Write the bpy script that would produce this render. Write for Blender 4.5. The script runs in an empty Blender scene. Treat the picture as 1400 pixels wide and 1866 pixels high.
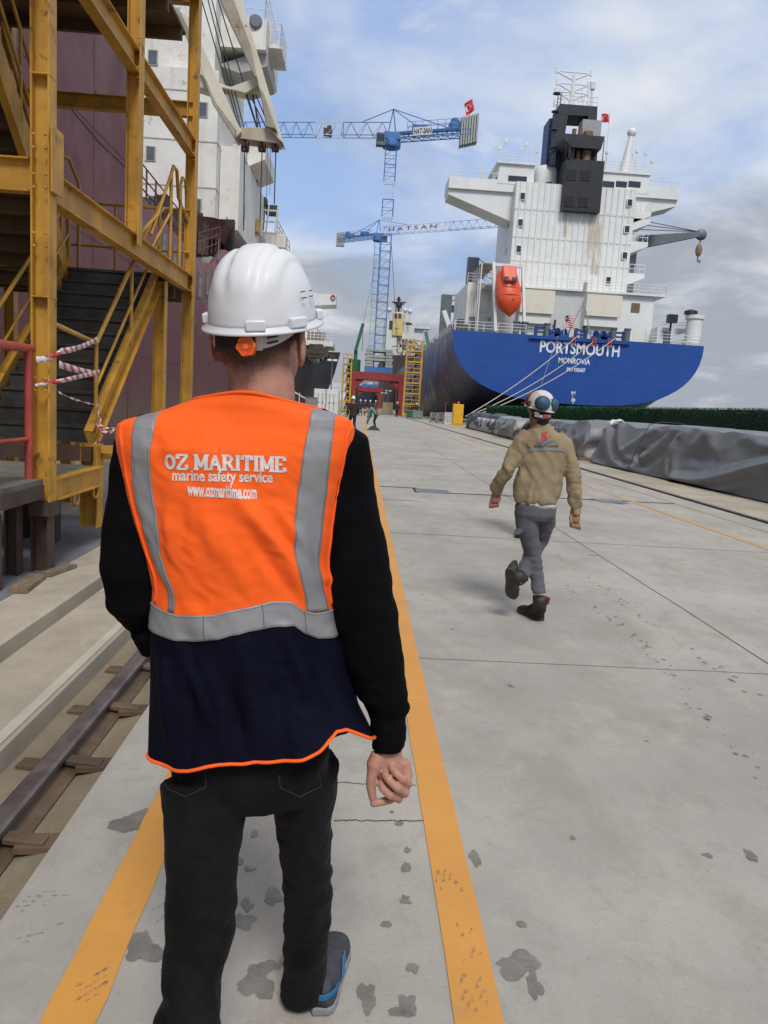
import bpy, bmesh, math, random
import numpy as np
from mathutils import Vector, Matrix, noise
random.seed(7)
SC = bpy.context.scene
COL = SC.collection
# ------------------------------------------------------------------ camera
FPX, CX, CY = 1402., 700., 933.
VPX, VPY, ROLL, CAMH = 652., 731., math.radians(3.5), 1.62
_dy = np.array([(VPX-CX)/FPX, (CY-VPY)/FPX, -1.]); _dy /= np.linalg.norm(_dy)
_s, _c = math.sin(ROLL), math.cos(ROLL)
_u = np.array([_s, _c, (_s*_dy[0]+_c*_dy[1])/-_dy[2]]); _u /= np.linalg.norm(_u)
_dx = np.cross(_dy, _u)
CR = np.stack([_dx, _dy, _u])
cam = bpy.data.cameras.new('camera'); camo = bpy.data.objects.new('camera', cam); COL.objects.link(camo)
cam.sensor_width = 36; cam.sensor_fit = 'AUTO'; cam.lens = FPX/1866*36
cam.clip_start = 0.05; cam.clip_end = 20000
camo.matrix_world = Matrix([[*CR[0], 0], [*CR[1], 0], [*CR[2], CAMH], [0, 0, 0, 1]])
SC.camera = camo
def _ray(px, py): return CR @ np.array([(px-CX)/FPX, (CY-py)/FPX, -1.])
def at(px, py, Y):
    r = _ray(px, py); t = Y/r[1]; return Vector((r[0]*t, Y, CAMH+r[2]*t))
def atx(px, py, X):
    r = _ray(px, py); t = X/r[0]; return Vector((X, r[1]*t, CAMH+r[2]*t))
def gnd(px, py, z=0.):
    r = _ray(px, py); t = (z-CAMH)/r[2]; return Vector((r[0]*t, r[1]*t, z))
# ------------------------------------------------------------------ light
SUN_EL, SUN_AZ = math.radians(50), math.radians(170)     # azimuth from +Y clockwise: behind the camera
SC.view_settings.view_transform = 'Standard'; SC.view_settings.look = 'None'
SC.view_settings.gamma = 1; SC.view_settings.exposure = 0.22
sun = bpy.data.lights.new('sun', 'SUN'); suno = bpy.data.objects.new('sun', sun); COL.objects.link(suno)
sun.energy = 2.1; sun.angle = math.radians(16); sun.color = (1, .965, .91)
_sd = Vector((math.sin(SUN_AZ)*math.cos(SUN_EL), math.cos(SUN_AZ)*math.cos(SUN_EL), math.sin(SUN_EL)))
suno.rotation_euler = _sd.to_track_quat('Z', 'Y').to_euler()
world = bpy.data.worlds.new('World'); SC.world = world; world.use_nodes = True
def build_world():
    nt = world.node_tree; N = nt.nodes; L = nt.links; N.clear()
    out = N.new('ShaderNodeOutputWorld'); bg = N.new('ShaderNodeBackground'); L.new(bg.outputs[0], out.inputs[0])
    sky = N.new('ShaderNodeTexSky'); sky.sky_type = 'NISHITA'; sky.sun_disc = False
    sky.sun_elevation = SUN_EL; sky.sun_rotation = SUN_AZ; sky.air_density = 1.0; sky.dust_density = .8; sky.ozone_density = 1.5
    tc = N.new('ShaderNodeTexCoord'); sep = N.new('ShaderNodeSeparateXYZ'); L.new(tc.outputs['Generated'], sep.inputs[0])
    def math_(op, a, b=None, cl=False):
        n = N.new('ShaderNodeMath'); n.operation = op; n.use_clamp = cl
        for i, v in enumerate((a, b)):
            if v is None: continue
            if isinstance(v, (int, float)): n.inputs[i].default_value = v
            else: L.new(v, n.inputs[i])
        return n.outputs[0]
    zc = math_('MAXIMUM', sep.outputs[2], 0.0); zz = math_('ADD', zc, .22)
    cx = math_('DIVIDE', sep.outputs[0], zz); cy = math_('DIVIDE', sep.outputs[1], zz)
    cmb = N.new('ShaderNodeCombineXYZ'); L.new(cx, cmb.inputs[0]); L.new(cy, cmb.inputs[1]); cmb.inputs[2].default_value = 3.7
    def nz(scale, det, rough, off, dist=0.):
        m = N.new('ShaderNodeMapping'); m.inputs['Location'].default_value = off; L.new(cmb.outputs[0], m.inputs[0])
        n = N.new('ShaderNodeTexNoise'); n.inputs['Scale'].default_value = scale; n.inputs['Detail'].default_value = det
        n.inputs['Roughness'].default_value = rough; n.inputs['Distortion'].default_value = dist; L.new(m.outputs[0], n.inputs[0]); return n.outputs[0]
    def ramp(x, a, b, lo=0., hi=1.):
        n = N.new('ShaderNodeMapRange'); n.interpolation_type = 'SMOOTHSTEP'
        for i, v in enumerate((a, b, lo, hi)): n.inputs[i+1].default_value = v
        L.new(x, n.inputs[0]); return n.outputs[0]
    def mix(f, a, b):
        n = N.new('ShaderNodeMix'); n.data_type = 'RGBA'
        for i, v in ((0, f), (6, a), (7, b)):
            if isinstance(v, tuple): n.inputs[i].default_value = (*v, 1)
            elif isinstance(v, (int, float)): n.inputs[i].default_value = v
            else: L.new(v, n.inputs[i])
        return n.outputs[2]
    big = nz(1.15, 7, .55, SKYOFF[0], .35); thin = nz(2.6, 8, .62, SKYOFF[1], .6); tone = nz(1.6, 6, .55, SKYOFF[2], .3)
    lowb = ramp(sep.outputs[2], .30, .03, 0., .34)          # layers pile up towards the horizon
    upb = ramp(sep.outputs[2], .46, .75, 0., .22)
    right = ramp(sep.outputs[0], -.1, .45, -.02, .10)
    cov = math_('ADD', math_('ADD', big, lowb), math_('ADD', upb, right))
    mask = ramp(cov, .46, .76, .16, 1.)
    wisp = math_('MULTIPLY', ramp(thin, .42, .70), .6)
    mask = math_('MAXIMUM', mask, wisp)
    grey = ramp(math_('ADD', tone, ramp(sep.outputs[2], .34, .06, -.10, .15)), .40, .66, 0., 1.)
    cc = mix(grey, (6.7, 6.95, 7.4), (3.3, 3.6, 4.15))
    skyb = mix(.7, sky.outputs[0], (2.5, 4.1, 7.6))
    fin = mix(mask, skyb, cc)
    L.new(fin, bg.inputs[0]); bg.inputs[1].default_value = .1
SKYOFF = ((.3, 1.1, 0), (2.2, .4, 1), (5.1, 2.2, 2))
build_world()
# ------------------------------------------------------------------ materials
MATS = {}
def M(name, col, rough=.6, var=.12, sc=3., bump=0., bsc=60., metal=0., rust=0., rcol=(.12, .045, .018), rsc=2.5,
      streak=0., scol=None, spec=.5, coat=0., stretch=(1, 1, 1), sheen=0., dirt=0., dcol=(.06, .05, .04), dsc=.8, grade=None):
    if name in MATS: return MATS[name]
    m = bpy.data.materials.new(name); m.use_nodes = True; nt = m.node_tree; N = nt.nodes; L = nt.links
    p = N['Principled BSDF']; tc = N.new('ShaderNodeTexCoord'); mp = N.new('ShaderNodeMapping'); mp.inputs['Scale'].default_value = stretch
    L.new(tc.outputs['Object'], mp.inputs[0])
    def nz(s, d=6, r=.6, src=None, dist=0.):
        n = N.new('ShaderNodeTexNoise'); n.inputs['Scale'].default_value = s; n.inputs['Detail'].default_value = d; n.inputs['Roughness'].default_value = r
        n.inputs['Distortion'].default_value = dist
        L.new(src or mp.outputs[0], n.inputs[0]); return n.outputs[0]
    def rmp(x, a, b, lo=0., hi=1.):
        n = N.new('ShaderNodeMapRange'); n.interpolation_type = 'SMOOTHSTEP'
        for i, v in enumerate((a, b, lo, hi)): n.inputs[i+1].default_value = v
        L.new(x, n.inputs[0]); return n.outputs[0]
    def mix(f, a, b, bt='MIX'):
        n = N.new('ShaderNodeMix'); n.data_type = 'RGBA'; n.blend_type = bt
        for i, v in ((0, f), (6, a), (7, b)):
            if isinstance(v, tuple): n.inputs[i].default_value = (*v[:3], 1)
            elif isinstance(v, (int, float)): n.inputs[i].default_value = v
            else: L.new(v, n.inputs[i])
        return n.outputs[2]
    lo = tuple(max(0, c*(1-var)) for c in col); hi = tuple(min(1, c*(1+var)) for c in col)
    base = mix(rmp(nz(sc), .3, .7), lo, hi)
    if grade:      # paint bands by height: list of (z, colour)
        sp = N.new('ShaderNodeSeparateXYZ'); L.new(tc.outputs['Object'], sp.inputs[0])
        ad = N.new('ShaderNodeMath'); ad.operation = 'MULTIPLY_ADD'; L.new(nz(.7), ad.inputs[0]); ad.inputs[1].default_value = grade[0]; L.new(sp.outputs[2], ad.inputs[2])
        for z0, z1, cc in grade[1:]:
            base = mix(rmp(ad.outputs[0], z1, z0), base, cc)
    if dirt: base = mix(rmp(nz(dsc, 8, .68), .5, .78, 0, dirt), base, dcol)
    if streak:
        ms = N.new('ShaderNodeMapping'); ms.inputs['Scale'].default_value = (1, 1, .045); L.new(tc.outputs['Object'], ms.inputs[0])
        base = mix(rmp(nz(rsc*1.5, 5, .65, ms.outputs[0]), .52, .78, 0, streak), base, scol or rcol)
    if rust: base = mix(rmp(nz(rsc, 9, .72), .63-rust*.12, .70, 0, .92), base, rcol)
    L.new(base, p.inputs['Base Color'])
    p.inputs['Metallic'].default_value = metal; p.inputs['Specular IOR Level'].default_value = spec
    p.inputs['Coat Weight'].default_value = coat
    if sheen: p.inputs['Sheen Weight'].default_value = sheen
    L.new(rmp(nz(sc*2.3), .25, .75, max(.03, rough-.1), min(1, rough+.1)), p.inputs['Roughness'])
    if bump:
        b = N.new('ShaderNodeBump'); b.inputs['Strength'].default_value = bump; b.inputs['Distance'].default_value = .6/bsc
        L.new(nz(bsc, 6, .6), b.inputs['Height']); L.new(b.outputs[0], p.inputs['Normal'])
    MATS[name] = m; return m
# ------------------------------------------------------------------ mesh helpers
def V(*a): return Vector(a)
class MB:
    def __init__(s): s.v = []; s.f = []; s.mi = []; s.cm = 0
    def add(s, vs, fs):
        o = len(s.v); s.v += [tuple(v) for v in vs]; s.f += [tuple(i+o for i in f) for f in fs]; s.mi += [s.cm]*len(fs); return s
    def box(s, c, d, rot=None):
        x, y, z = (k/2 for k in d); c = Vector(c)
        vs = [V(a*x, b*y, e*z) for a in (-1, 1) for b in (-1, 1) for e in (-1, 1)]
        if rot is not None:
            R = Matrix.Rotation(rot, 3, 'Z') if isinstance(rot, (int, float)) else rot
            vs = [R @ v for v in vs]
        return s.add([v+c for v in vs], [(0, 1, 3, 2), (4, 6, 7, 5), (0, 4, 5, 1), (2, 3, 7, 6), (0, 2, 6, 4), (1, 5, 7, 3)])
    def bb(s, a, b):
        return s.box([(a[i]+b[i])/2 for i in range(3)], [abs(a[i]-b[i]) for i in range(3)])
    def frame(s, p0, p1, up):
        d = (Vector(p1)-Vector(p0)); l = d.length; d = d/l; u = Vector(up)
        if abs(d.dot(u)) > .98: u = V(0, 1, 0) if abs(d.y) < .9 else V(1, 0, 0)
        r = d.cross(u).normalized(); u = r.cross(d).normalized(); return d, r, u, l
    def beam(s, p0, p1, w, h, up=(0, 0, 1), off=(0, 0)):
        d, r, u, l = s.frame(p0, p1, up); o = r*off[0]+u*off[1]
        vs = [Vector(p)+o+r*(a*w/2)+u*(b*h/2) for p in (p0, p1) for a in (-1, 1) for b in (-1, 1)]
        return s.add(vs, [(0, 1, 3, 2), (4, 6, 7, 5), (0, 4, 5, 1), (2, 3, 7, 6), (0, 2, 6, 4), (1, 5, 7, 3)])
    def ibeam(s, p0, p1, w, h, t=.012, up=(0, 0, 1), kind='I'):
        # flanges along +-up, web between
        s.beam(p0, p1, w, t, up, (0, h/2-t/2)); s.beam(p0, p1, w, t, up, (0, -h/2+t/2))
        s.beam(p0, p1, t, h-2*t, up, (0 if kind == 'I' else -w/2+t/2, 0)); return s
    def ring_frame(s, pts):
        pts = [Vector(p) for p in pts]; fr = []; prev = None
        for i, p in enumerate(pts):
            a = pts[max(0, i-1)]; b = pts[min(len(pts)-1, i+1)]; d = (b-a)
            d = d.normalized() if d.length > 1e-9 else V(0, 0, 1)
            if prev is None:
                u = V(0, 0, 1) if abs(d.z) < .9 else V(0, 1, 0)
                r = d.cross(u).normalized()
            else:
                r = (prev - d*prev.dot(d)).normalized()
            prev = r; fr.append((p, r, d.cross(r)))
        return fr
    def tube(s, pts, r, n=8, cap=True, flat=1.):
        fr = s.ring_frame(pts); rr = r if hasattr(r, '__len__') else [r]*len(pts)
        rings = [[p+(a*math.cos(2*math.pi*k/n)*q+b*math.sin(2*math.pi*k/n)*q*flat) for k in range(n)] for (p, a, b), q in zip(fr, rr)]
        return s.loft(rings, cap)
    def loft(s, rings, cap=True, closed=True):
        n = len(rings[0]); vs = [v for r in rings for v in r]; fs = []
        for i in range(len(rings)-1):
            for k in range(n if closed else n-1):
                k2 = (k+1) % n; fs.append((i*n+k, i*n+k2, (i+1)*n+k2, (i+1)*n+k))
        if cap: fs.append(tuple(range(n))[::-1]); fs.append(tuple((len(rings)-1)*n+k for k in range(n)))
        return s.add(vs, fs)
    def lathe(s, prof, c=(0, 0, 0), n=20, axis=None):
        c = Vector(c); q = Vector(axis or (0, 0, 1)).to_track_quat('Z', 'Y')
        rings = [[c+q @ V(r*math.cos(2*math.pi*k/n), r*math.sin(2*math.pi*k/n), z) for k in range(n)] for r, z in prof]
        return s.loft(rings, True)
    def prism(s, poly, vec):
        n = len(poly); vec = Vector(vec); a = [Vector(p) for p in poly]
        return s.add(a+[p+vec for p in a], [tuple(range(n))[::-1], tuple(range(n, 2*n))]+[(k, (k+1) % n, n+(k+1) % n, n+k) for k in range(n)])
    def grid(s, fn, nu, nv):
        vs = [fn(i/nu, j/nv) for j in range(nv+1) for i in range(nu+1)]
        return s.add(vs, [(j*(nu+1)+i, j*(nu+1)+i+1, (j+1)*(nu+1)+i+1, (j+1)*(nu+1)+i) for j in range(nv) for i in range(nu)])
    def ell(s, c, r, n=16, m=10, rot=None):
        c = Vector(c); rings = []
        for j in range(m+1):
            t = -math.pi/2+math.pi*j/m; q = max(math.cos(t), 1e-3)
            rr = [V(r[0]*q*math.cos(2*math.pi*k/n), r[1]*q*math.sin(2*math.pi*k/n), r[2]*math.sin(t)) for k in range(n)]
            if rot is not None: rr = [rot @ v for v in rr]
            rings.append([c+v for v in rr])
        return s.loft(rings, True)
    def mesh(s, name='mesh'):
        me = bpy.data.meshes.new(name); me.from_pydata(s.v, [], s.f); me.update()
        bm = bmesh.new(); bm.from_mesh(me); bmesh.ops.recalc_face_normals(bm, faces=bm.faces); bm.to_mesh(me); bm.free()
        return me
    def build(s, name, mat, parent=None, smooth=False, bevel=0., loc=None, auto=None):
        me = s.mesh(name)
        if isinstance(mat, (list, tuple)):
            for q in mat: me.materials.append(q)
            if len(s.mi) == len(me.polygons): me.polygons.foreach_set('material_index', s.mi)
        else: me.materials.append(mat)
        return link(name, me, parent, smooth, bevel, loc, auto)
def link(name, me, parent=None, smooth=False, bevel=0., loc=None, auto=None):
    me.name = name; o = bpy.data.objects.new(name, me); COL.objects.link(o)
    if parent is not None:
        o.parent = parent
        o.location = -Vector(parent.get('wloc', (0, 0, 0)))      # builders work in world space
        o['wloc'] = (0., 0., 0.)
        if parent.type == 'MESH': o.location = (0, 0, 0)
    if loc is not None: o.location = loc
    if smooth or auto:
        me.polygons.foreach_set('use_smooth', [True]*len(me.polygons))
        if auto: me.set_sharp_from_angle(angle=math.radians(auto))
    if bevel:
        b = o.modifiers.new('bevel', 'BEVEL'); b.width = bevel; b.segments = 2; b.limit_method = 'ANGLE'
    return o
def thing(name, label, cat, loc=(0, 0, 0), group=None):
    o = bpy.data.objects.new(name, None); COL.objects.link(o); o.location = loc; o['wloc'] = tuple(float(k) for k in loc)
    o.empty_display_size = .2
    return tag(o, label, cat, group)
def tag(o, label, cat, group=None):
    o['label'] = label; o['category'] = cat
    if group: o['group'] = group
    return o
def kind(o, k='structure'): o['kind'] = k; return o
def dup(root, loc, label=None, group=None, rotz=0.):
    r = root.copy(); COL.objects.link(r); r.location = loc; r.rotation_euler = (0, 0, rotz)
    if label: r['label'] = label
    if group: r['group'] = group
    for ch in list(root.children):
        c = ch.copy(); COL.objects.link(c); c.parent = r
        for gch in list(ch.children):
            d = gch.copy(); COL.objects.link(d); d.parent = c
    return r
def fuse(mb, voxel, smooth=4, fac=.5, name='mesh'):
    """one continuous skin out of overlapping closed lofts"""
    me = mb.mesh('tmp'); o = bpy.data.objects.new('tmp', me); COL.objects.link(o)
    r = o.modifiers.new('r', 'REMESH'); r.mode = 'VOXEL'; r.voxel_size = voxel; r.adaptivity = 0
    if smooth:
        q = o.modifiers.new('s', 'SMOOTH'); q.factor = fac; q.iterations = smooth
    dg = bpy.context.evaluated_depsgraph_get(); dg.update()
    res = bpy.data.meshes.new_from_object(o.evaluated_get(dg), depsgraph=dg)
    bpy.data.objects.remove(o); bpy.data.meshes.remove(me); res.name = name
    return res
def displace(me, fn):
    n = len(me.vertices); co = np.empty(n*3); me.vertices.foreach_get('co', co); co = co.reshape(-1, 3)
    no = np.empty(n*3); me.vertices.foreach_get('normal', no); no = no.reshape(-1, 3)
    d = np.array([fn(Vector(c)) for c in co]); co += no*d[:, None]
    me.vertices.foreach_set('co', co.ravel()); me.update()
def interp(x, xs, ys): return float(np.interp(x, xs, ys))
def smoothstep(a, b, x):
    t = min(1, max(0, (x-a)/(b-a))); return t*t*(3-2*t)
def text_mesh(txt, size=1., bold=0., align='CENTER', space=1., xs=1.):
    c = bpy.data.curves.new('txt', 'FONT'); c.body = txt; c.size = size; c.align_x = align; c.align_y = 'CENTER'; c.offset = bold; c.space_character = space
    c.resolution_u = 4
    o = bpy.data.objects.new('txt', c); COL.objects.link(o); dg = bpy.context.evaluated_depsgraph_get(); dg.update()
    me = bpy.data.meshes.new_from_object(o.evaluated_get(dg), depsgraph=dg); bpy.data.objects.remove(o)
    for v in me.vertices: v.co.x *= xs
    return me
def place_text(txt, width, height, mapf, mat, name, parent, bold=0., sub=0.):
    """letters laid on a surface: mapf(x,y) -> point, x in +-width/2, y in +-height/2"""
    me = text_mesh(txt, 1., bold); n = len(me.vertices); co = np.empty(n*3); me.vertices.foreach_get('co', co); co = co.reshape(-1, 3)
    mn = co.min(0); mx = co.max(0); bm = bmesh.new(); bm.from_mesh(me)
    for v in bm.verts:
        v.co.x = ((v.co.x-mn[0])/(mx[0]-mn[0])-.5)*width; v.co.y = ((v.co.y-mn[1])/(mx[1]-mn[1])-.5)*height; v.co.z = 0
    if sub:
        for _ in range(4):
            ed = [e for e in bm.edges if e.calc_length() > sub]
            if not ed: break
            bmesh.ops.subdivide_edges(bm, edges=ed, cuts=1); bmesh.ops.triangulate(bm, faces=bm.faces)
    for v in bm.verts: v.co = mapf(v.co.x, v.co.y)
    bm.to_mesh(me); bm.free(); me.materials.clear(); me.materials.append(mat)
    return link(name, me, parent)
# shared paints
yellow = M('yellow_paint', (.50, .26, .03), .55, .22, 2.2, .12, 40, rust=.62, rsc=4.5, dirt=.6, dcol=(.10, .055, .02), dsc=1.7, streak=.35, scol=(.13, .065, .02))
yellow2 = M('yellow_clean', (.58, .33, .04), .5, .15, 1.5, .05, 30, dirt=.25)
darksteel = M('dark_steel', (.055, .034, .025), .65, .3, 3, .15, 40, rust=1.3, rcol=(.12, .052, .030), rsc=1.2)
redpaint = M('red_paint', (.36, .055, .04), .5, .2, 3, .1, 40, rust=.25, dirt=.4)
white = M('white_paint', (.72, .72, .69), .5, .05, .6, dirt=.25, dcol=(.45, .40, .30), dsc=.5, streak=.22, scol=(.42, .33, .20), rsc=.5)
whiteold = M('white_paint_rusty', (.72, .70, .64), .55, .08, .7, rust=.5, rcol=(.34, .20, .10), rsc=1.1, dirt=.4, dcol=(.42, .34, .22), dsc=.5, streak=.45, scol=(.40, .28, .14))
cream = M('cream_paint', (.70, .65, .53), .55, .06, .8, dirt=.2)
greyp = M('grey_paint', (.12, .14, .155), .5, .15, 1)
black = M('black_paint', (.012, .013, .015), .5, .3, 1.5, dirt=.3, dcol=(.03, .028, .025))
glassd = M('dark_glass', (.02, .025, .03), .12, .3, .4, spec=.8)
wire = M('steel_wire', (.035, .035, .04), .5, .2, 5)
rope_m = M('rope_fibre', (.48, .44, .36), .85, .2, 20, .3, 200)
rubberm = M('rubber', (.015, .015, .016), .8, .3, 8)
# ------------------------------------------------------------------ ground, water
def shear(x, y): return x-.016*(y-13)*smoothstep(4.6, 6.6, x) if 4 < x < 11.2 else x
def concrete(name, col, blot=.2, wet=.0, bumpy=.25):
    m = bpy.data.materials.new(name); m.use_nodes = True; nt = m.node_tree; N = nt.nodes; L = nt.links; p = N['Principled BSDF']
    tc = N.new('ShaderNodeTexCoord')
    def mp(sc=(1, 1, 1), off=(0, 0, 0)):
        q = N.new('ShaderNodeMapping'); q.inputs['Scale'].default_value = sc; q.inputs['Location'].default_value = off; L.new(tc.outputs['Object'], q.inputs[0]); return q.outputs[0]
    def nz(s, d=8, r=.62, src=None, dist=0.):
        n = N.new('ShaderNodeTexNoise'); n.inputs['Scale'].default_value = s; n.inputs['Detail'].default_value = d; n.inputs['Roughness'].default_value = r; n.inputs['Distortion'].default_value = dist
        L.new(src or mp(), n.inputs[0]); return n.outputs[0]
    def rmp(x, a, b, lo=0., hi=1.):
        n = N.new('ShaderNodeMapRange'); n.interpolation_type = 'SMOOTHSTEP'
        for i, v in enumerate((a, b, lo, hi)): n.inputs[i+1].default_value = v
        L.new(x, n.inputs[0]); return n.outputs[0]
    def mix(f, a, b):
        n = N.new('ShaderNodeMix'); n.data_type = 'RGBA'
        for i, v in ((0, f), (6, a), (7, b)):
            if isinstance(v, tuple): n.inputs[i].default_value = (*v, 1)
            elif isinstance(v, (int, float)): n.inputs[i].default_value = v
            else: L.new(v, n.inputs[i])
        return n.outputs[2]
    sc = lambda k, t=(1, 1, 1): tuple(c*k*w for c, w in zip(col, t))
    b = mix(rmp(nz(.45, 7, .65, None, .15), .3, .7), sc(1-blot), sc(1+blot*.6))
    b = mix(rmp(nz(1.9, 9, .7, mp((1, .6, 1), (4, 2, 0)), .25), .46, .66, 0, .65), b, sc(.76, (1, .97, .93)))
    b = mix(rmp(nz(2.3, 9, .7, mp((1.2, .8, 1), (9, 5, 0)), .2), .52, .70, 0, .6), b, sc(1.18, (1, .98, .90)))
    b = mix(rmp(nz(.9, 7, .65, mp((1, 1, 1), (3, 12, 0)), .3), .55, .72, 0, .35), b, sc(.86, (.90, 1.02, 1.02)))
    b = mix(rmp(nz(5.5, 9, .72, mp((1, .7, 1), (2, 7, 0)), .4), .50, .68, 0, .55), b, sc(.76, (1, .97, .95)))
    b = mix(rmp(nz(14, 8, .75), .60, .72, 0, .55), b, sc(.60))
    b = mix(rmp(nz(22, 6, .7, mp((1, 1, 1), (5, 3, 0))), .60, .72, 0, .45), b, sc(1.25))
    b = mix(rmp(nz(55, 5, .7), .57, .70, 0, .6), b, sc(.62, (1, .95, .9)))
    b = mix(rmp(nz(120, 4, .7, mp((1, 1, 1), (1, 9, 0))), .56, .68, 0, .5), b, sc(.66))
    scr = nz(9, 4, .6, mp((3.2, .22, 1), (0, 0, 0)), 1.5); b = mix(rmp(scr, .66, .72, 0, .4), b, sc(.7))
    scr = nz(7, 4, .6, mp((.25, 3., 1), (7, 1, 0)), 1.5); b = mix(rmp(scr, .67, .72, 0, .35), b, sc(.72))
    v = N.new('ShaderNodeTexVoronoi'); v.inputs['Scale'].default_value = 1.7; v.inputs['Randomness'].default_value = 1; L.new(mp(), v.inputs[0])
    b = mix(rmp(v.outputs['Distance'], .035, .02, 0, .75), b, sc(.34, (1, .85, .75)))
    L.new(b, p.inputs['Base Color']); L.new(rmp(nz(1.3), .3, .7, .62, .88), p.inputs['Roughness']); p.inputs['Specular IOR Level'].default_value = .35
    bm_ = N.new('ShaderNodeBump'); bm_.inputs['Strength'].default_value = bumpy; bm_.inputs['Distance'].default_value = .01
    L.new(nz(70, 6, .7), bm_.inputs['Height']); L.new(bm_.outputs[0], p.inputs['Normal']); return m
conc = concrete('quay_concrete', (.375, .350, .310), .20)
conc2 = concrete('kerb_concrete', (.39, .345, .27), .28)
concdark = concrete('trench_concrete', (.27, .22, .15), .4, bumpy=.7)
plate_m = M('ground_plate', (.15, .16, .17), .6, .2, 2, .1, 40, dirt=.5, dcol=(.10, .09, .075), dsc=1.5)
seam_m = M('joint_filler', (.045, .042, .038), .9, .3, 9)
def sheet(name, prof, mat, ys, sh=False):
    mb = MB(); n = len(prof)
    for y in ys:
        for (x, z) in prof: mb.v.append((shear(x, y) if sh else x, y, z))
    for j in range(len(ys)-1):
        for i in range(n-1): mb.f.append((j*n+i, j*n+i+1, (j+1)*n+i+1, (j+1)*n+i)); mb.mi.append(0)
    return kind(mb.build(name, mat))
YS = [-6, 0, 5, 10, 15, 20, 30, 40, 55, 75, 100, 150, 220, 330]
sheet('quay_floor', [(-1.005, -.14), (-.992, 0), (-.55, 0), (2, 0), (4.6, 0), (5.5, 0), (6.2, 0), (6.96, 0), (6.97, -.09)], conc, YS, True)
sheet('quay_apron', [(7.13, -.09), (7.14, .015), (9, .015), (11.2, .015), (11.7, .015), (11.7, -5)], conc2, YS, True)
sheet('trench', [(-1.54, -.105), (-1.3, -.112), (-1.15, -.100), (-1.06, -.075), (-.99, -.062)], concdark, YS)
sheet('kerb', [(-2.15, -.16), (-1.985, -.16), (-1.98, -.01), (-1.96, .012), (-1.505, .012), (-1.488, -.004), (-1.478, -.20)], conc2, YS)
sheet('kerb_lip', [(-1.56, .0165), (-1.502, .0165)], concrete('lip_concrete', (.50, .46, .38), .35), YS)
sheet('quay_side', [(-6.2, -5), (-6.2, 0), (-4, 0), (-3.0, 0), (-2.16, 0), (-2.13, -.015), (-2.11, -.17)], conc2, YS)
sheet('rail_slot', [(6.9, -.085), (7.2, -.085)], seam_m, YS, True)
mb = MB()
for y0, y1 in ((5.3, 7.25), (7.26, 9.6)): mb.bb((-4.3, y0, .001), (-2.55, y1, .007))
kind(mb.build('ground_plate', plate_m))
water_m = M('sea_water', (.035, .055, .06), .12, .3, .05, .5, .8, spec=.5)
mb = MB(); mb.add([(-6000, -800, -2.6), (6000, -800, -2.6), (6000, 9000, -2.6), (-6000, 9000, -2.6)], [(0, 1, 2, 3)])
kind(mb.build('sea', water_m))
# joints between the slabs
mb = MB()
def strip(pts, w, z=.003):
    for a, b in zip(pts, pts[1:]):
        a = V(*a, 0); b = V(*b, 0); d = (b-a).normalized(); n = V(-d.y, d.x, 0)*w/2
        mb.add([a-n+V(0, 0, z), a+n+V(0, 0, z), b+n+V(0, 0, z), b-n+V(0, 0, z)], [(0, 1, 2, 3)])
def wob(x0, y0, x1, y1, w=.007, n=24, amp=.008):
    pts = []
    for i in range(n+1):
        t = i/n; pts.append((x0+(x1-x0)*t+random.uniform(-amp, amp)*(y0 != y1), y0+(y1-y0)*t+random.uniform(-amp, amp)*(x0 != x1)))
    strip(pts, w)
for y in (2.8, 4.78, 9.6, 20.5, 26, 31.5, 40, 52): wob(.0 if y < 4 else -.9, y, 6.6 if y > 4 else .4, y+.02, .005 if y < 6 else .011, 40, .006)
wob(2.93, 1.5, 2.93, 60, .008, 60, .01); wob(-.2, 3.1, .34, 3.1, .004)
strip([(.49, 14.95), (1.25, 15.0)], .10); strip([(1.3, 14.35), (4.9, 14.75), (6.4, 14.8)], .12); strip([(1.2, 14.25), (1.2, 15.05)], .08)
wob(.5, 12.9, 1.15, 12.95, .02, 8); wob(1.5, 20.8, 2.6, 20.3, .02, 8); wob(4.25, 14.9, 5.1, 14.2, .05, 6)
kind(mb.build('floor_joint', seam_m))
pl = MB(); pl.bb((1.2, 14.3, .001), (1.85, 14.9, .007)); pl.bb((4.7, 14.3, .001), (5.25, 14.9, .007))
kind(pl.build('drain_cover', plate_m))
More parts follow.
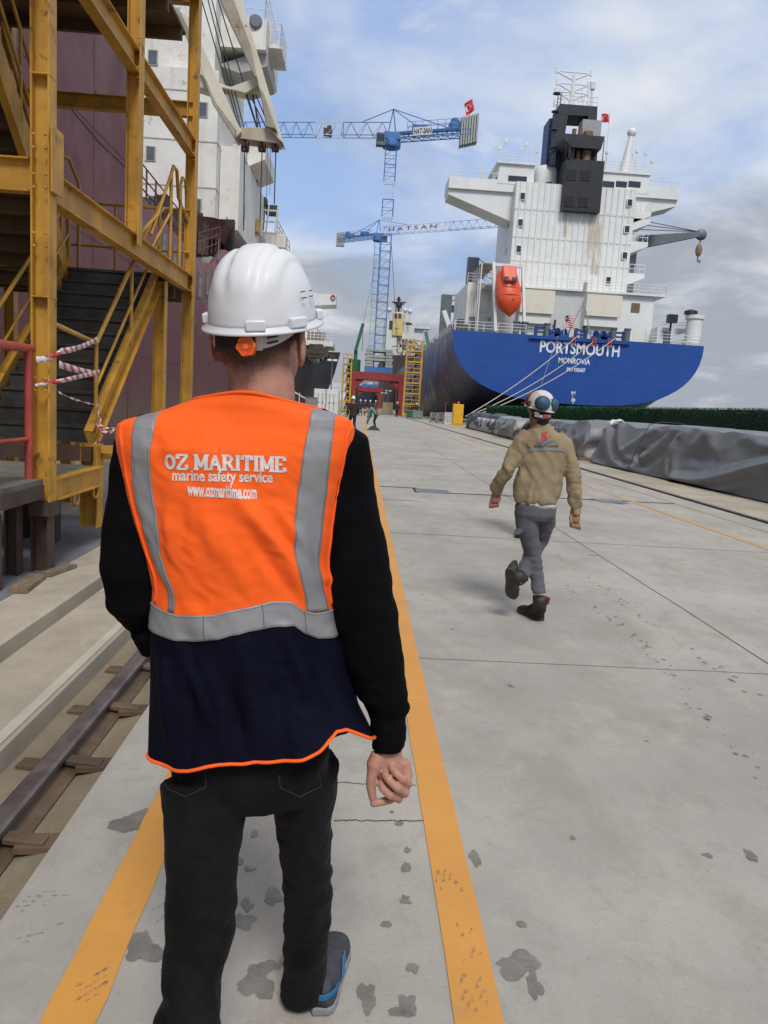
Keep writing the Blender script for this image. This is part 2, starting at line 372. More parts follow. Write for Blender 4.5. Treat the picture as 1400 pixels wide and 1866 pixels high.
# painted lines
def paint_mat(name, col, wear, nsc=4.):
    m = bpy.data.materials.new(name); m.use_nodes = True; nt = m.node_tree; N = nt.nodes; L = nt.links; p = N['Principled BSDF']
    tc = N.new('ShaderNodeTexCoord')
    def nz(s, d=8, r=.65):
        n = N.new('ShaderNodeTexNoise'); n.inputs['Scale'].default_value = s; n.inputs['Detail'].default_value = d; n.inputs['Roughness'].default_value = r; L.new(tc.outputs['Object'], n.inputs[0]); return n.outputs[0]
    def rmp(x, a, b, lo=0., hi=1.):
        n = N.new('ShaderNodeMapRange')
        for i, v in enumerate((a, b, lo, hi)): n.inputs[i+1].default_value = v
        L.new(x, n.inputs[0]); return n.outputs[0]
    def mix(f, a, b):
        n = N.new('ShaderNodeMix'); n.data_type = 'RGBA'
        for i, v in ((0, f), (6, a), (7, b)):
            if isinstance(v, tuple): n.inputs[i].default_value = (*v, 1)
            else: L.new(v, n.inputs[i])
        return n.outputs[2]
    b = mix(rmp(nz(2.), .3, .7), tuple(c*.9 for c in col), tuple(min(1, c*1.08) for c in col))
    b = mix(rmp(nz(nsc), .66-wear*.2, .74, 0, .55), b, (.25, .18, .10))
    b = mix(rmp(nz(26), .64, .72, 0, .5), b, (.22, .16, .09)); b = mix(rmp(nz(75), .6, .7, 0, .3), b, (.3, .2, .1))
    L.new(b, p.inputs['Base Color']); p.inputs['Roughness'].default_value = .62; return m
linem = paint_mat('line_paint', (.60, .28, .055), .38, 3.); linef = paint_mat('line_paint_faded', (.46, .29, .13), .45, 1.5)
def line(name, x0, x1, y0, y1, mat, f=None):
    mb = MB(); n = max(8, int((y1-y0)*6)); n = min(n, 240)
    ys = [y0+(y1-y0)*(i/n)**1.7 for i in range(n+1)]
    vs = []
    for y in ys:
        o = f(y) if f else 0
        vs += [(x0+o+random.uniform(-1, 1)*.0035, y, .004), (x1+o+random.uniform(-1, 1)*.0035, y, .004)]
    mb.add(vs, [(2*i, 2*i+1, 2*i+3, 2*i+2) for i in range(n)]); return kind(mb.build(name, mat))
line('yellow_line', .348, .485, -2, 130, linem, lambda y: .0028*max(0, y-4))
line('yellow_line', -.722, -.582, -2, 60, linem)
line('orange_line', 5.42, 5.56, 5, 60, linef, lambda y: -.02*(y-14))
line('orange_line', 6.35, 6.43, 8, 42, paint_mat('line_paint_ghost', (.36, .27, .17), .6, 1.2), lambda y: -.02*(y-14))
# damp stains, drips and sole prints left on the slab
stain_m = M('damp_concrete', (.20, .182, .155), .5, .2, 9, .1, 60)
mud_m = M('mud_print', (.235, .195, .145), .8, .25, 14)
redst = M('red_drip', (.21, .125, .11), .8, .2, 12)
def soak(m, lo, hi, a0, a1, sc):
    nt = m.node_tree; n = nt.nodes.new('ShaderNodeTexNoise'); n.inputs['Scale'].default_value = sc; n.inputs['Detail'].default_value = 7; n.inputs['Roughness'].default_value = .7
    tc = nt.nodes.new('ShaderNodeTexCoord'); nt.links.new(tc.outputs['Object'], n.inputs[0]); r = nt.nodes.new('ShaderNodeMapRange')
    for i, v in enumerate((lo, hi, a0, a1)): r.inputs[i+1].default_value = v
    nt.links.new(n.outputs[0], r.inputs[0]); nt.links.new(r.outputs[0], nt.nodes['Principled BSDF'].inputs['Alpha'])
soak(stain_m, .35, .55, .45, .92, 22); soak(mud_m, .42, .60, .0, .6, 60); soak(redst, .35, .6, .15, .65, 60)
def blob(mb, c, rx, ry, seed, z, jag=.35, n=26):
    r = random.Random(seed); vs = [(c[0], c[1], z)]
    for k in range(n):
        a = 2*math.pi*k/n; q = 1+jag*(noise.noise(V(math.cos(a)*1.0+seed*3.1, math.sin(a)*1.0, seed))*1.5+noise.noise(V(math.cos(a)*3.2+seed, math.sin(a)*3.2, seed))*.35)+r.uniform(-.02, .02)
        vs.append((c[0]+rx*q*math.cos(a), c[1]+ry*q*math.sin(a), z))
    mb.add(vs, [(0, 1+k, 1+(k+1) % n) for k in range(n)])
mb = MB()
for i, (px, py, rx, ry) in enumerate([(945, 1760, .062, .052), (975, 1795, .02, .05), (952, 1685, .018, .016), (668, 1815, .026, .045), (744, 1832, .024, .04), (735, 1845, .03, .02), (470, 1795, .055, .05), (490, 1760, .035, .025),
        (440, 1680, .036, .03), (500, 1635, .028, .045), (452, 1650, .02, .03), (262, 1725, .05, .06), (245, 1500, .07, .07), (742, 1580, .018, .03), (738, 1640, .022, .02), (742, 1550, .015, .015), (728, 1500, .014, .02), (715, 1480, .008, .01),
        (752, 1765, .02, .02), (465, 1520, .012, .025), (455, 1585, .02, .014), (438, 1570, .012, .02), (1044, 1528, .012, .014), (866, 1565, .02, .05), (930, 1250, .018, .02), (1080, 1012, .05, .03), (705, 1685, .018, .014), (520, 1750, .02, .02),
        (500, 1460, .01, .02), (1290, 1560, .02, .015), (1370, 1560, .02, .04)]):
    p = gnd(px, py); blob(mb, (p.x, p.y), rx*1.0, ry*1.05, i+1, .0022+.00005*i, .55, 44)
kind(mb.build('damp_stain', stain_m))
mb = MB(); R_ = random.Random(5)
for k in range(120):
    t = R_.random()**.7; y = 8.5-6.3*t; x = 2.08+.09*math.sin(y*1.4)+(R_.gauss(0, .03)); s = R_.uniform(.004, .016)
    blob(mb, (x, y), s, s*R_.uniform(1, 1.9), k, .0022, .5, 8)
for k in range(90):
    t = R_.random(); y = 9-6.*t; x = 2.45+.16*(6-y)*.2+R_.gauss(0, .035); s = R_.uniform(.004, .018); blob(mb, (x, y), s, s*1.3, k+200, .0022, .5, 8)
kind(mb.build('red_drip_mark', redst))
mb = MB()
def sole(px, py, rot, k, z=.0055, full=True):
    p = gnd(px, py); c, s = math.cos(rot), math.sin(rot); r = random.Random(k)
    for i in range(7):
        for j in range(3):
            if r.random() < (.4 if full else .6): continue
            x = (j-1)*.026+(.006 if i % 2 else -.006); y = (i-3)*.022
            if abs(x)/.045+abs(y)/.085 > 1.25: continue
            w, h = .0075, .0065
            e = r.uniform(.5, 1.3); w2, h2 = w*e, h*r.uniform(.6, 1.4); q = [(x-w2, y-h2-.005), (x+w2*.8, y-h2+.003), (x+w2, y+h2+.005), (x-w2*.7, y+h2-.002)]
            mb.add([(p.x+a*c-b*s, p.y+a*s+b*c, z) for a, b in q], [(0, 1, 2, 3)])
sole(75, 1640, -.9, 1, .0025); sole(75, 1690, -.6, 2, .0025, False); sole(172, 1790, -.2, 3, .0055); sole(815, 1612, .3, 4, .0055); sole(850, 1715, .2, 5, .0055, False); sole(860, 1810, .1, 6, .0055); sole(300, 1655, 0, 8, .0025, False)
kind(mb.build('sole_print', mud_m))
# crane rail with its clips
rust_m = M('rail_steel', (.105, .066, .040), .62, .35, 5, .25, 50, rust=.3, rcol=(.14, .07, .035), rsc=3, dirt=.4, dcol=(.05, .04, .03))
railtop = M('rail_head', (.12, .10, .095), .42, .3, 6, .15, 60, metal=.3, rust=.25, rcol=(.12, .06, .03))
cr = thing('crane_rail', 'brown rusty crane rail in the concrete trench at lower left', 'rail', (-1.245, 3, -.11))
def railprof(c, z0):
    return [(c-.09, z0), (c+.09, z0), (c+.09, z0+.010), (c+.03, z0+.024), (c+.014, z0+.036), (c+.014, z0+.070), (c-.014, z0+.070), (c-.014, z0+.036), (c-.03, z0+.024), (c-.09, z0+.010)]
mb = MB(); mb.prism([(x, -4, z) for x, z in railprof(-1.245, -.100)], (0, 70, 0)); mb.build('rail_web', rust_m, cr)
mb = MB(); mb.prism([(x, -4, z) for x, z in [(-1.286, -.030), (-1.204, -.030), (-1.201, -.004), (-1.214, .006), (-1.276, .006), (-1.289, -.004)]], (0, 70, 0)); mb.build('rail_head', railtop, cr)
for k in range(26):
    y = 1.44+.62*k; mb = MB()
    mb.box((-1.075, y, -.066), (.17, .10, .024), .1); mb.build('base_plate', rust_m, cr)
    mb = MB(); mb.prism([(-1.215, y-.026, -.062), (-1.055, y-.034, -.070), (-1.055, y-.034, -.044), (-1.215, y-.026, -.036)], (0, .062, 0)); mb.build('rail_clip', rust_m, cr, bevel=.006)
    mb = MB(); mb.box((-1.385, y+.05, -.100), (.11, .09, .016), -.1); mb.build('base_plate', rust_m, cr)
sr = MB(); ys = YS
for j in range(len(ys)-1):
    a, b = ys[j], ys[j+1]; sr.beam((shear(7.06, a), a, -.03), (shear(7.06, b), b, -.03), .07, .1)
tag(sr.build('crane_rail', railtop), 'dark rail set flush in the slot beside the tarpaulins', 'rail')
# ------------------------------------------------------------------ yellow stair tower
ct = thing('stair_tower', 'yellow steel stair tower with I-beam posts on the left of the quay', 'stair tower', (-3.85, 9.3, 0))
XR, XL, YN, YF = -2.62, -5.25, 6.6, 12.0
def part(mb, name, mat=None, parent=None, **k): return mb.build(name, mat or yellow, parent or ct, **k)
def post(x, y, z0, z1, parent=None, w=.15):
    mb = MB(); mb.ibeam((x, y, z0), (x, y, z1), w, w*1.0, .014, (1, 0, 0)); return part(mb, 'post', None, parent)
post(XR, YN, .62, 9); post(XR, 9.1, 3.2, 9); post(XR, YF, .0, 7.6); post(XL, YN, .62, 9); post(XL, YF, 0, 9); post(-2.72, 10.75, 0.0, 3.05); post(-3.95, 10.75, 0, 3.05)
mb = MB(); mb.bb((XR-.096, YN-.097, .50), (XR+.096, YN+.097, .62)); part(mb, 'post_foot', darksteel)
mb = MB(); mb.bb((XR+.097, YN-.11, 3.12), (XR+.112, YN+.13, 3.62)); part(mb, 'gusset_plate')
def hb(a, b, h=.24, w=.12): mb = MB(); mb.ibeam(a, b, w, h, .013); return part(mb, 'beam')
for z in (3.2, 5.12, 7.28):
    hb((XR, YN+.1 if z < 5 else 3., z), (XR, YF, z)); hb((XL, YN+.1, z), (XL, YF, z))
hb((XL, YF, 5.66), (XR, YF, 5.66), .2); hb((XL, YN, 3.25), (XR-.1, YN, 3.25), .26); hb((XL, YF, 3.2), (XR, YF, 3.2), .2); hb((XL, YN, 7.2), (XR, YN, 7.2), .2); hb((XL, YF, 7.2), (XR, YF, 7.2), .24)
for x, y, zs in ((XR, YN, (1.6, 2.75, 3.2, 3.5, 4.6, 5.6)), (XR, 9.1, (3.4, 5.0, 5.3)), (XR, YF, (3.1, 3.4, 5.0, 5.3))):
    for z in zs:
        for dx in (-.045, .045):
            for dz in (-.05, .05): mb = MB(); mb.lathe([(.013, 0), (.013, .012), (.008, .016)], (x+dx, y-.0745, z+dz), 6, (0, -1, 0)); part(mb, 'bolt')
for z in (2.3, 4.0): mb = MB(); mb.bb((XR-.078, YN-.078, z), (XR+.078, YN+.078, z+.012)); part(mb, 'weld_band')
# braces seen against the top platform
mb = MB(); mb.beam((-3.6, 10.2, 6.55), (-2.75, 11.3, 7.7), .10, .22); part(mb, 'brace')
mb = MB(); mb.beam((-4.9, YN, 3.4), (-5.1, 9.9, 6.8), .08, .16); part(mb, 'brace')
# top platform: deck on cross joists
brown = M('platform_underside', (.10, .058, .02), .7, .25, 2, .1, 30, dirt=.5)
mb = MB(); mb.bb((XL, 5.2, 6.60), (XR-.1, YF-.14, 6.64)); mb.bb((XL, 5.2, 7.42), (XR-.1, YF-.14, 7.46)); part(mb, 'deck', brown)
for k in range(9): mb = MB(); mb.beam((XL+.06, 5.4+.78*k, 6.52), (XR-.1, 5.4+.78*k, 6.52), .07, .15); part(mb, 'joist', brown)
# lower flight, climbing away from the camera
tread_m = M('stair_tread', (.04, .037, .032), .75, .3, 6, .35, 90, rust=.12)
XA, XB = -3.92, -2.74; YA, YB, ZA, ZB = 8.15, 10.75, 1.02, 3.12
NS = 12
for k in range(NS):
    t = k/NS; y = YA+(YB-YA)*t; z = ZA+(ZB-ZA)*(k+1)/NS; mb = MB()
    mb.bb((XA+.05, y, z-.03), (XB-.05, y+.26, z)); mb.bb((XA+.05, y+.012, z-.172), (XB-.05, y+.02, z-.031)); mb.bb((XA+.05, y-.008, z-.028), (XB-.05, y-.001, z+.003)); part(mb, 'tread', tread_m)
def stringer(x, a, b, w=.09, h=.26):
    mb = MB(); mb.ibeam((x, a[0], a[1]), (x, b[0], b[1]), w, h, .014, (0, 0, 1), 'C'); part(mb, 'stringer')
stringer(XB, (YA-.05, ZA+.03), (YB+.05, ZB+.06)); stringer(XA, (YA-.05, ZA+.03), (YB+.05, ZB+.06))
mb = MB(); mb.bb((XL, YA-.16, .84), (XB+.04, YA-.03, .99)); part(mb, 'stair_sill', darksteel)
# middle landing
mb = MB(); mb.bb((XA-.0, YB+.06, 3.06), (XR-.07, YF-.07, 3.12)); part(mb, 'landing', tread_m)
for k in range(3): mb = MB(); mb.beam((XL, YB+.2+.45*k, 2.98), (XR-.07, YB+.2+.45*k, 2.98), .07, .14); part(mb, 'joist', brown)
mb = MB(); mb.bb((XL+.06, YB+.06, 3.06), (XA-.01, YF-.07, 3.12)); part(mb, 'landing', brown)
# upper flight, climbing back towards the camera; seen from below
for k in range(21):
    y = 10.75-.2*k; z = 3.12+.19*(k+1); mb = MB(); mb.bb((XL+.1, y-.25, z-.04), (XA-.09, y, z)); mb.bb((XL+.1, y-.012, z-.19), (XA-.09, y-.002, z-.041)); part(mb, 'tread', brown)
stringer(XA-.06, (10.8, 3.05), (6.55, 7.1), .09, .28); stringer(XL+.06, (10.8, 3.05), (6.55, 7.1), .09, .28)
# handrails
def pipe(pts, r=.024, name='handrail', mat=None, parent=None): mb = MB(); mb.tube(pts, r, 8); return part(mb, name, mat, parent, smooth=False, auto=50)
sl = (ZB-ZA)/(YB-YA)
def rail_flight(x, y0, y1, hs=(.95, .5), up=True):
    f = lambda y: ZA+(y-YA)*sl
    for h in hs: pipe([(x, y0, f(y0)+h), (x, y1, f(y1)+h)], .024 if h > .8 else .017)
    for k in range(3):
        y = y0+(y1-y0)*k/2; pipe([(x, y, f(y)+.02), (x, y, f(y)+.95)], .022, 'rail_post')
rail_flight(XB+.0, 8.25, 10.7); rail_flight(XA, 8.25, 10.7)
pipe([(XB, 8.25, 2.05), (XR-.05, 7.0, 2.12), (XR-.05, YN, 2.12)])
g0 = lambda y: 3.12+(10.75-y)*.95
for h in (.95, .5): pipe([(XA-.02, 10.6, g0(10.6)+h), (XA-.02, 6.6, g0(6.6)+h)], .022)
for y in (10.5, 9.3, 8.1, 6.9): pipe([(XA-.02, y, g0(y)), (XA-.02, y, g0(y)+.95)], .02, 'rail_post')
# landing guard at the far end, with the looped gate
for z in (3.65, 4.25): pipe([(XL, YF-.05, z), (XR, YF-.05, z)], .022)
for x in (-4.4, -3.7): pipe([(x, YF-.05, 3.1), (x, YF-.05, 4.25)], .022, 'rail_post')
pipe([(-4.22, 11.9, 3.15), (-4.22, 11.9, 4.5), (-4.25, 11.6, 4.75), (-4.5, 11.2, 4.8), (-4.52, 10.9, 5.0), (-4.55, 10.2, 5.9)], .026)
for y in (11.0, 11.55):
    pipe([(XR-.05, y, 3.12), (XR-.05, y, 4.5), (XR-.05, y+.1, 4.62), (XR-.05, y+.3, 4.62), (XR-.05, y+.42, 4.3), (XR-.05, YF-.02, 4.1)], .024)
pipe([(XR-.05, 10.0, 3.5), (XR-.05, 11.0, 4.5)], .022); pipe([(XR-.05, 9.9, 3.25), (XR-.05, 11.0, 4.0)], .018); pipe([(XR-.05, 9.3, 3.3), (XR-.05, 10.6, 3.95)], .02)
# lower platform edge beams
mb = MB(); mb.ibeam((XR, YN+.1, .70), (XR, 8.02, .70), .1, .2, .014); part(mb, 'beam')
mb = MB(); mb.ibeam((XB+.02, 8.08, .15), (XB+.02, 8.08, 1.02), .18, .18, .014, (1, 0, 0)); part(mb, 'post')
mb = MB(); mb.bb((XB+.12, 8.04, .93), (-1.9, 8.12, 1.0)); mb.ibeam((XB+.12, 8.10, .93), (-1.95, 9.4, .93), .08, .14, .012); part(mb, 'beam')
mb = MB(); mb.bb((XL+.05, YN+.1, .745), (XR-.06, 8.0, .80)); part(mb, 'lower_deck', M('deck_plate', (.17, .155, .13), .75, .25, 3, .2, 50, dirt=.5))
for x, y in ((XR-.02, YN+.02), (XR-.45, 7.9), (XL, YN), (XL, 7.9), (-3.4, 8.1)):
    mb = MB(); mb.ibeam((x, y, .01), (x, y, .745 if y > 6.7 else .5), .14, .15, .014, (1, 0, 0)); part(mb, 'leg', darksteel)
for y in (7.2, 7.75): pipe([(XR+.03, y, .60), (XR+.03, y, .53), (XR+.03, y+.03, .50), (XR+.03, y+.1, .50), (XR+.03, y+.13, .53), (XR+.03, y+.13, .60)], .013, 'lashing_eye')
# ------------------------------------------------------------------ dark work platform with red guard rail
wp = thing('work_platform', 'dark steel work platform with a red guard rail beside the stair tower', 'platform', (-3.5, 6.2, 0))
mb = MB(); mb.bb((-4.9, 5.75, .775), (-2.58, 6.48, .82)); mb.build('deck', M('platform_deck', (.11, .10, .085), .8, .3, 4, .3, 40), wp)
mb = MB(); mb.bb((-4.9, 5.70, .66), (-2.62, 5.748, .80)); mb.bb((-2.62, 5.70, .66), (-2.57, 6.48, .773)); mb.build('edge_beam', darksteel, wp)
for x, y in ((-2.72, 5.85), (-2.80, 6.42), (-4.7, 5.85)): mb = MB(); mb.ibeam((x, y, .012), (x, y, .60 if y < 6 else .77), .11, .11, .012, (1, 0, 0)); mb.build('leg', darksteel, wp)
for x, y in ((-2.70, 5.80), (-2.68, 6.44), (-3.6, 5.8)): mb = MB(); mb.tube([(x, y, .80), (x, y, 1.87)], .033, 10); mb.build('rail_post', redpaint, wp, auto=50)
mb = MB(); mb.tube([(-4.6, 5.80, 1.88), (-2.70, 5.80, 1.88), (-2.68, 6.5, 1.88)], .036, 10); mb.build('top_rail', redpaint, wp, auto=50)
mb = MB(); mb.tube([(-2.70, 5.83, 1.15), (-2.68, 6.41, 1.15)], .018, 8); mb.build('mid_rail', redpaint, wp, auto=50)
mb = MB(); mb.box((-2.55, 6.1, .025), (.14, .5, .035), .1); mb.box((-2.50, 6.62, .02), (.10, .4, .03), -.2)
tag(mb.build('timber_board', M('old_timber', (.19, .14, .09), .85, .3, 6, .3, 40, stretch=(8, 1, 1))), 'short worn boards on the ground under the platform leg', 'timber')
# ------------------------------------------------------------------ red and white barrier tapes
def tape_mat():
    m = bpy.data.materials.new('barrier_tape'); m.use_nodes = True; N = m.node_tree.nodes; L = m.node_tree.links; p = N['Principled BSDF']
    uv = N.new('ShaderNodeUVMap'); uv.uv_map = 'UVMap'; s = N.new('ShaderNodeSeparateXYZ'); L.new(uv.outputs[0], s.inputs[0])
    a = N.new('ShaderNodeMath'); a.operation = 'MULTIPLY_ADD'; L.new(s.outputs[1], a.inputs[0]); a.inputs[1].default_value = .35; L.new(s.outputs[0], a.inputs[2])
    f = N.new('ShaderNodeMath'); f.operation = 'FRACT'; L.new(a.outputs[0], f.inputs[0])
    g = N.new('ShaderNodeMath'); g.operation = 'GREATER_THAN'; g.inputs[1].default_value = .58; L.new(f.outputs[0], g.inputs[0])
    mx = N.new('ShaderNodeMix'); mx.data_type = 'RGBA'; mx.inputs[6].default_value = (.62, .58, .57, 1); mx.inputs[7].default_value = (.42, .05, .05, 1); L.new(g.outputs[0], mx.inputs[0])
    L.new(mx.outputs[2], p.inputs['Base Color']); p.inputs['Roughness'].default_value = .45; return m
tape = tape_mat()
def ribbon(name, label, pts, wd, sag=.03, rep=.1, group=None, wdn=None, twist=0.):
    pts = [Vector(p) for p in pts]; n = 28*(len(pts)-1); P = []
    for i in range(n+1):
        t = i/n*(len(pts)-1); k = min(int(t), len(pts)-2); q = pts[k].lerp(pts[k+1], t-k); u = (t-k); q.z -= sag*4*u*(1-u); P.append(q)
    me = bpy.data.meshes.new(name); vs = []; ln = 0; uvs = []
    for i, q in enumerate(P):
        if i: ln += (q-P[i-1]).length
        w = wd+(wdn-wd)*i/n if wdn else wd
        a = .25*math.sin(i*.35)+twist*i/n; d = V(math.sin(a)*.4, math.sin(a)*.6, math.cos(a))*w/2
        vs += [q-d, q+V(.004*math.sin(i*.6), .012*math.sin(i*.8), 0), q+d]; uvs.append(ln/rep)
    fs = [(3*i+j, 3*i+j+1, 3*i+j+4, 3*i+j+3) for i in range(n) for j in range(2)]
    me.from_pydata([tuple(v) for v in vs], [], fs); uv = me.uv_layers.new(name='UVMap')
    for l in me.loops: uv.data[l.index].uv = (uvs[l.vertex_index//3], (l.vertex_index % 3)/2)
    me.materials.append(tape); o = link(name, me, None, True)
    sdf = o.modifiers.new('s', 'SOLIDIFY'); sdf.thickness = .0015
    return tag(o, label, 'tape', group)
T = lambda px, py, Y: at(px, py, Y)
ribbon('barrier_tape', 'topmost red and white tape from the yellow post up to the handrail corner', [T(66, 655, 6.42), T(112, 640, 6.47), T(177, 618, 8.2)], .05, .02, .24, 'barrier tapes across the stair foot')
ribbon('barrier_tape', 'wide middle tape falling towards the handrail post and folding back', [T(108, 664, 6.75), T(180, 682, 8.2)], .062, .01, .26, 'barrier tapes across the stair foot')
ribbon('barrier_tape', 'thin tape rising from the red post to the middle of the handrail post', [T(64, 702, 6.42), T(112, 694, 6.47), T(181, 678, 8.2)], .022, .0, .24, 'barrier tapes across the stair foot', .05)
ribbon('barrier_tape', 'lowest twisted string of tape sloping down to the knot on the rail foot', [T(107, 715, 6.75), T(181, 738, 8.2)], .02, .02, .2, 'barrier tapes across the stair foot', None, 9)
kn = MB()
o = ribbon('barrier_tape', 'knotted bunch of tape with a loose end at the foot of the handrail', [T(176, 735, 8.18), T(184, 765, 8.15), T(178, 772, 8.14), T(214, 778, 8.1), T(188, 786, 8.1), T(176, 768, 8.12), T(190, 790, 8.12), T(165, 812, 8.1), T(163, 830, 8.1)], .035, .03, .09, 'barrier tapes across the stair foot', .03, 14)
# ------------------------------------------------------------------ people: shared materials
def cloth(name, col, rough=.85, var=.1, weave=900., bump=.12, sheen=.15, dirt=0., dcol=(.06, .05, .04), fold=0., spec=.22):
    m = M(name, col, rough, var, 6, 0, 60, spec=spec, sheen=sheen, dirt=dirt, dcol=dcol, dsc=3.)
    N = m.node_tree.nodes; L = m.node_tree.links; p = N['Principled BSDF']; tc = N.new('ShaderNodeTexCoord')
    h = None
    for sc_, st, ds in ((weave, bump, .0006), (14, fold, .03)):
        if not st: continue
        n = N.new('ShaderNodeTexNoise'); n.inputs['Scale'].default_value = sc_; n.inputs['Detail'].default_value = 3; L.new(tc.outputs['Object'], n.inputs[0])
        b = N.new('ShaderNodeBump'); b.inputs['Strength'].default_value = st; b.inputs['Distance'].default_value = ds; L.new(n.outputs[0], b.inputs['Height'])
        if h: L.new(h, b.inputs['Normal'])
        h = b.outputs[0]
    if h: L.new(h, p.inputs['Normal'])
    return m
def skin_mat(name, col):
    m = M(name, col, .5, .10, 30, .25, 350, spec=.35); p = m.node_tree.nodes['Principled BSDF']
    p.inputs['Subsurface Weight'].default_value = .12; p.inputs['Subsurface Radius'].default_value = (.012, .005, .003); p.inputs['Subsurface Scale'].default_value = .5
    return m
skin = skin_mat('skin', (.43, .215, .15)); skin2 = skin_mat('skin_tan', (.33, .165, .105))
orange_f = cloth('vest_orange', (.95, .125, .012), .75, .05, 1000, .1, .05)
navy_f = cloth('vest_navy', (.0022, .0024, .010), .75, .2, 1000, .15, .0, fold=.1, spec=.1)
silver_f = M('reflective_tape', (.25, .25, .255), .5, .1, 9, .12, 500, metal=.1, dirt=.15, dcol=(.2, .19, .18))
black_f = cloth('sweater_black', (.0020, .0021, .0030), .92, .2, 800, .2, .0, fold=.12, spec=.1)
denim = cloth('black_denim', (.0058, .0057, .0062), .9, .4, 1100, .3, .02, fold=.55, spec=.16)
ink_w = M('white_print', (.66, .63, .60), .7, .06, 30)
helmet_w = M('helmet_shell', (.68, .68, .69), .40, .02, 3, coat=.0, dirt=.10, dcol=(.55, .54, .52), dsc=6)
knob_m = M('orange_plastic', (.75, .13, .015), .4, .08, 20)
band_m = M('black_plastic', (.010, .009, .009), .6, .3, 10)
strap_m = M('grey_plastic', (.50, .48, .47), .5, .06, 10)
hair_m = None
def hair_mat():
    m = bpy.data.materials.new('short_hair'); m.use_nodes = True; N = m.node_tree.nodes; L = m.node_tree.links; p = N['Principled BSDF']
    at_ = N.new('ShaderNodeAttribute'); at_.attribute_name = 'fade'; tc = N.new('ShaderNodeTexCoord')
    mp = N.new('ShaderNodeMapping'); mp.inputs['Scale'].default_value = (1, 1, .35); L.new(tc.outputs['Object'], mp.inputs[0])
    n = N.new('ShaderNodeTexNoise'); n.inputs['Scale'].default_value = 900; n.inputs['Detail'].default_value = 2; L.new(mp.outputs[0], n.inputs[0])
    n2 = N.new('ShaderNodeTexNoise'); n2.inputs['Scale'].default_value = 45; L.new(tc.outputs['Object'], n2.inputs[0])
    a = N.new('ShaderNodeMath'); a.operation = 'MULTIPLY_ADD'; L.new(n.outputs[0], a.inputs[0]); a.inputs[1].default_value = 1.1; L.new(at_.outputs['Fac'], a.inputs[2])
    a2 = N.new('ShaderNodeMath'); a2.operation = 'MULTIPLY_ADD'; L.new(n2.outputs[0], a2.inputs[0]); a2.inputs[1].default_value = .3; L.new(a.outputs[0], a2.inputs[2])
    r = N.new('ShaderNodeMapRange'); r.inputs[1].default_value = .80; r.inputs[2].default_value = 1.45; L.new(a2.outputs[0], r.inputs[0])
    p.inputs['Base Color'].default_value = (.045, .030, .021, 1); p.inputs['Roughness'].default_value = .75
    q = N.new('ShaderNodeMath'); q.operation = 'MULTIPLY'; q.inputs[1].default_value = .93; L.new(r.outputs[0], q.inputs[0]); L.new(q.outputs[0], p.inputs['Alpha']); return m
hair_m = hair_mat()
# ------------------------------------------------------------------ the man in the orange vest
YC = 1.62
Lp = [(408, 713), (385, 721), (362, 727), (335, 735), (300, 748), (262, 757), (232, 764), (219, 772), (215, 790), (216, 820), (222, 860), (231, 905), (242, 950), (258, 1000), (270, 1040), (277, 1065), (276, 1100), (276, 1160), (277, 1220), (279, 1290), (282, 1350), (286, 1400), (288, 1440)]
Rp = [(512, 718), (527, 727), (545, 734), (570, 742), (600, 750), (625, 758), (640, 766), (647, 778), (648, 800), (640, 835), (630, 870), (620, 910), (611, 955), (604, 1010), (603, 1060), (612, 1100), (618, 1150), (628, 1200), (640, 1240), (656, 1285), (672, 1315), (683, 1342), (690, 1380)]
def trace(pl):
    q = [at(x, y, YC) for x, y in pl]; q = sorted(q, key=lambda p: p.z); return [p.z for p in q], [p.x for p in q]
LZ, LX = trace(Lp); RZ, RX = trace(Rp)
BZ = [.70, .80, .95, 1.08, 1.20, 1.35, 1.45, 1.505, 1.535, 1.56, 1.585, 1.61, 1.64]
BD = [.150, .145, .128, .118, .122, .140, .142, .130, .112, .095, .082, .074, .068]
FD = [.135, .135, .135, .130, .130, .130, .125, .115, .105, .09, .08, .075, .07]
NE = 2.35
FOLDS = [((372, 930), (396, 1030), .013, .005), ((430, 900), (566, 1075), .016, .008), ((452, 965), (532, 1095), .014, -.006), ((505, 925), (560, 1010), .012, .005), ((300, 930), (312, 1030), .01, .004), ((562, 960), (584, 1090), .011, -.004), ((335, 900), (330, 1010), .012, -.004), ((395, 960), (450, 1080), .018, .006), ((480, 790), (560, 800), .02, .003), ((330, 790), (300, 840), .016, .003), ((520, 1030), (560, 1110), .012, .006), ((585, 1060), (612, 1100), .01, .005),
         ((318, 1180), (385, 1310), .013, .008), ((340, 1170), (352, 1390), .018, -.006), ((440, 1160), (462, 1310), .02, .008), ((520, 1150), (566, 1280), .016, .008), ((600, 1170), (655, 1300), .012, .009), ((560, 1170), (620, 1330), .014, -.007), ((400, 1210), (410, 1390), .02, .006), ((500, 1240), (520, 1380), .02, -.006), ((290, 1190), (300, 1380), .014, .006), ((470, 1300), (440, 1390), .018, .005), ((380, 1180), (470, 1390), .016, -.006)]
FOLDW = []
for a, b, w, amp in FOLDS:
    a = at(*a, 1.50); b = at(*b, 1.50); FOLDW.append((a.x, a.z, b.x, b.z, w, amp))
def fold_off(x, z):
    d = 0
    for ax, az, bx, bz, w, amp in FOLDW:
        dx, dz = bx-ax, bz-az; l2 = dx*dx+dz*dz; t = max(0, min(1, ((x-ax)*dx+(z-az)*dz)/l2))
        q = math.hypot(x-ax-t*dx, z-az-t*dz)/w
        if q < 3: d += 1.75*amp*math.exp(-q*q)*math.sin(math.pi*min(1, .12+t*.8))
    return d
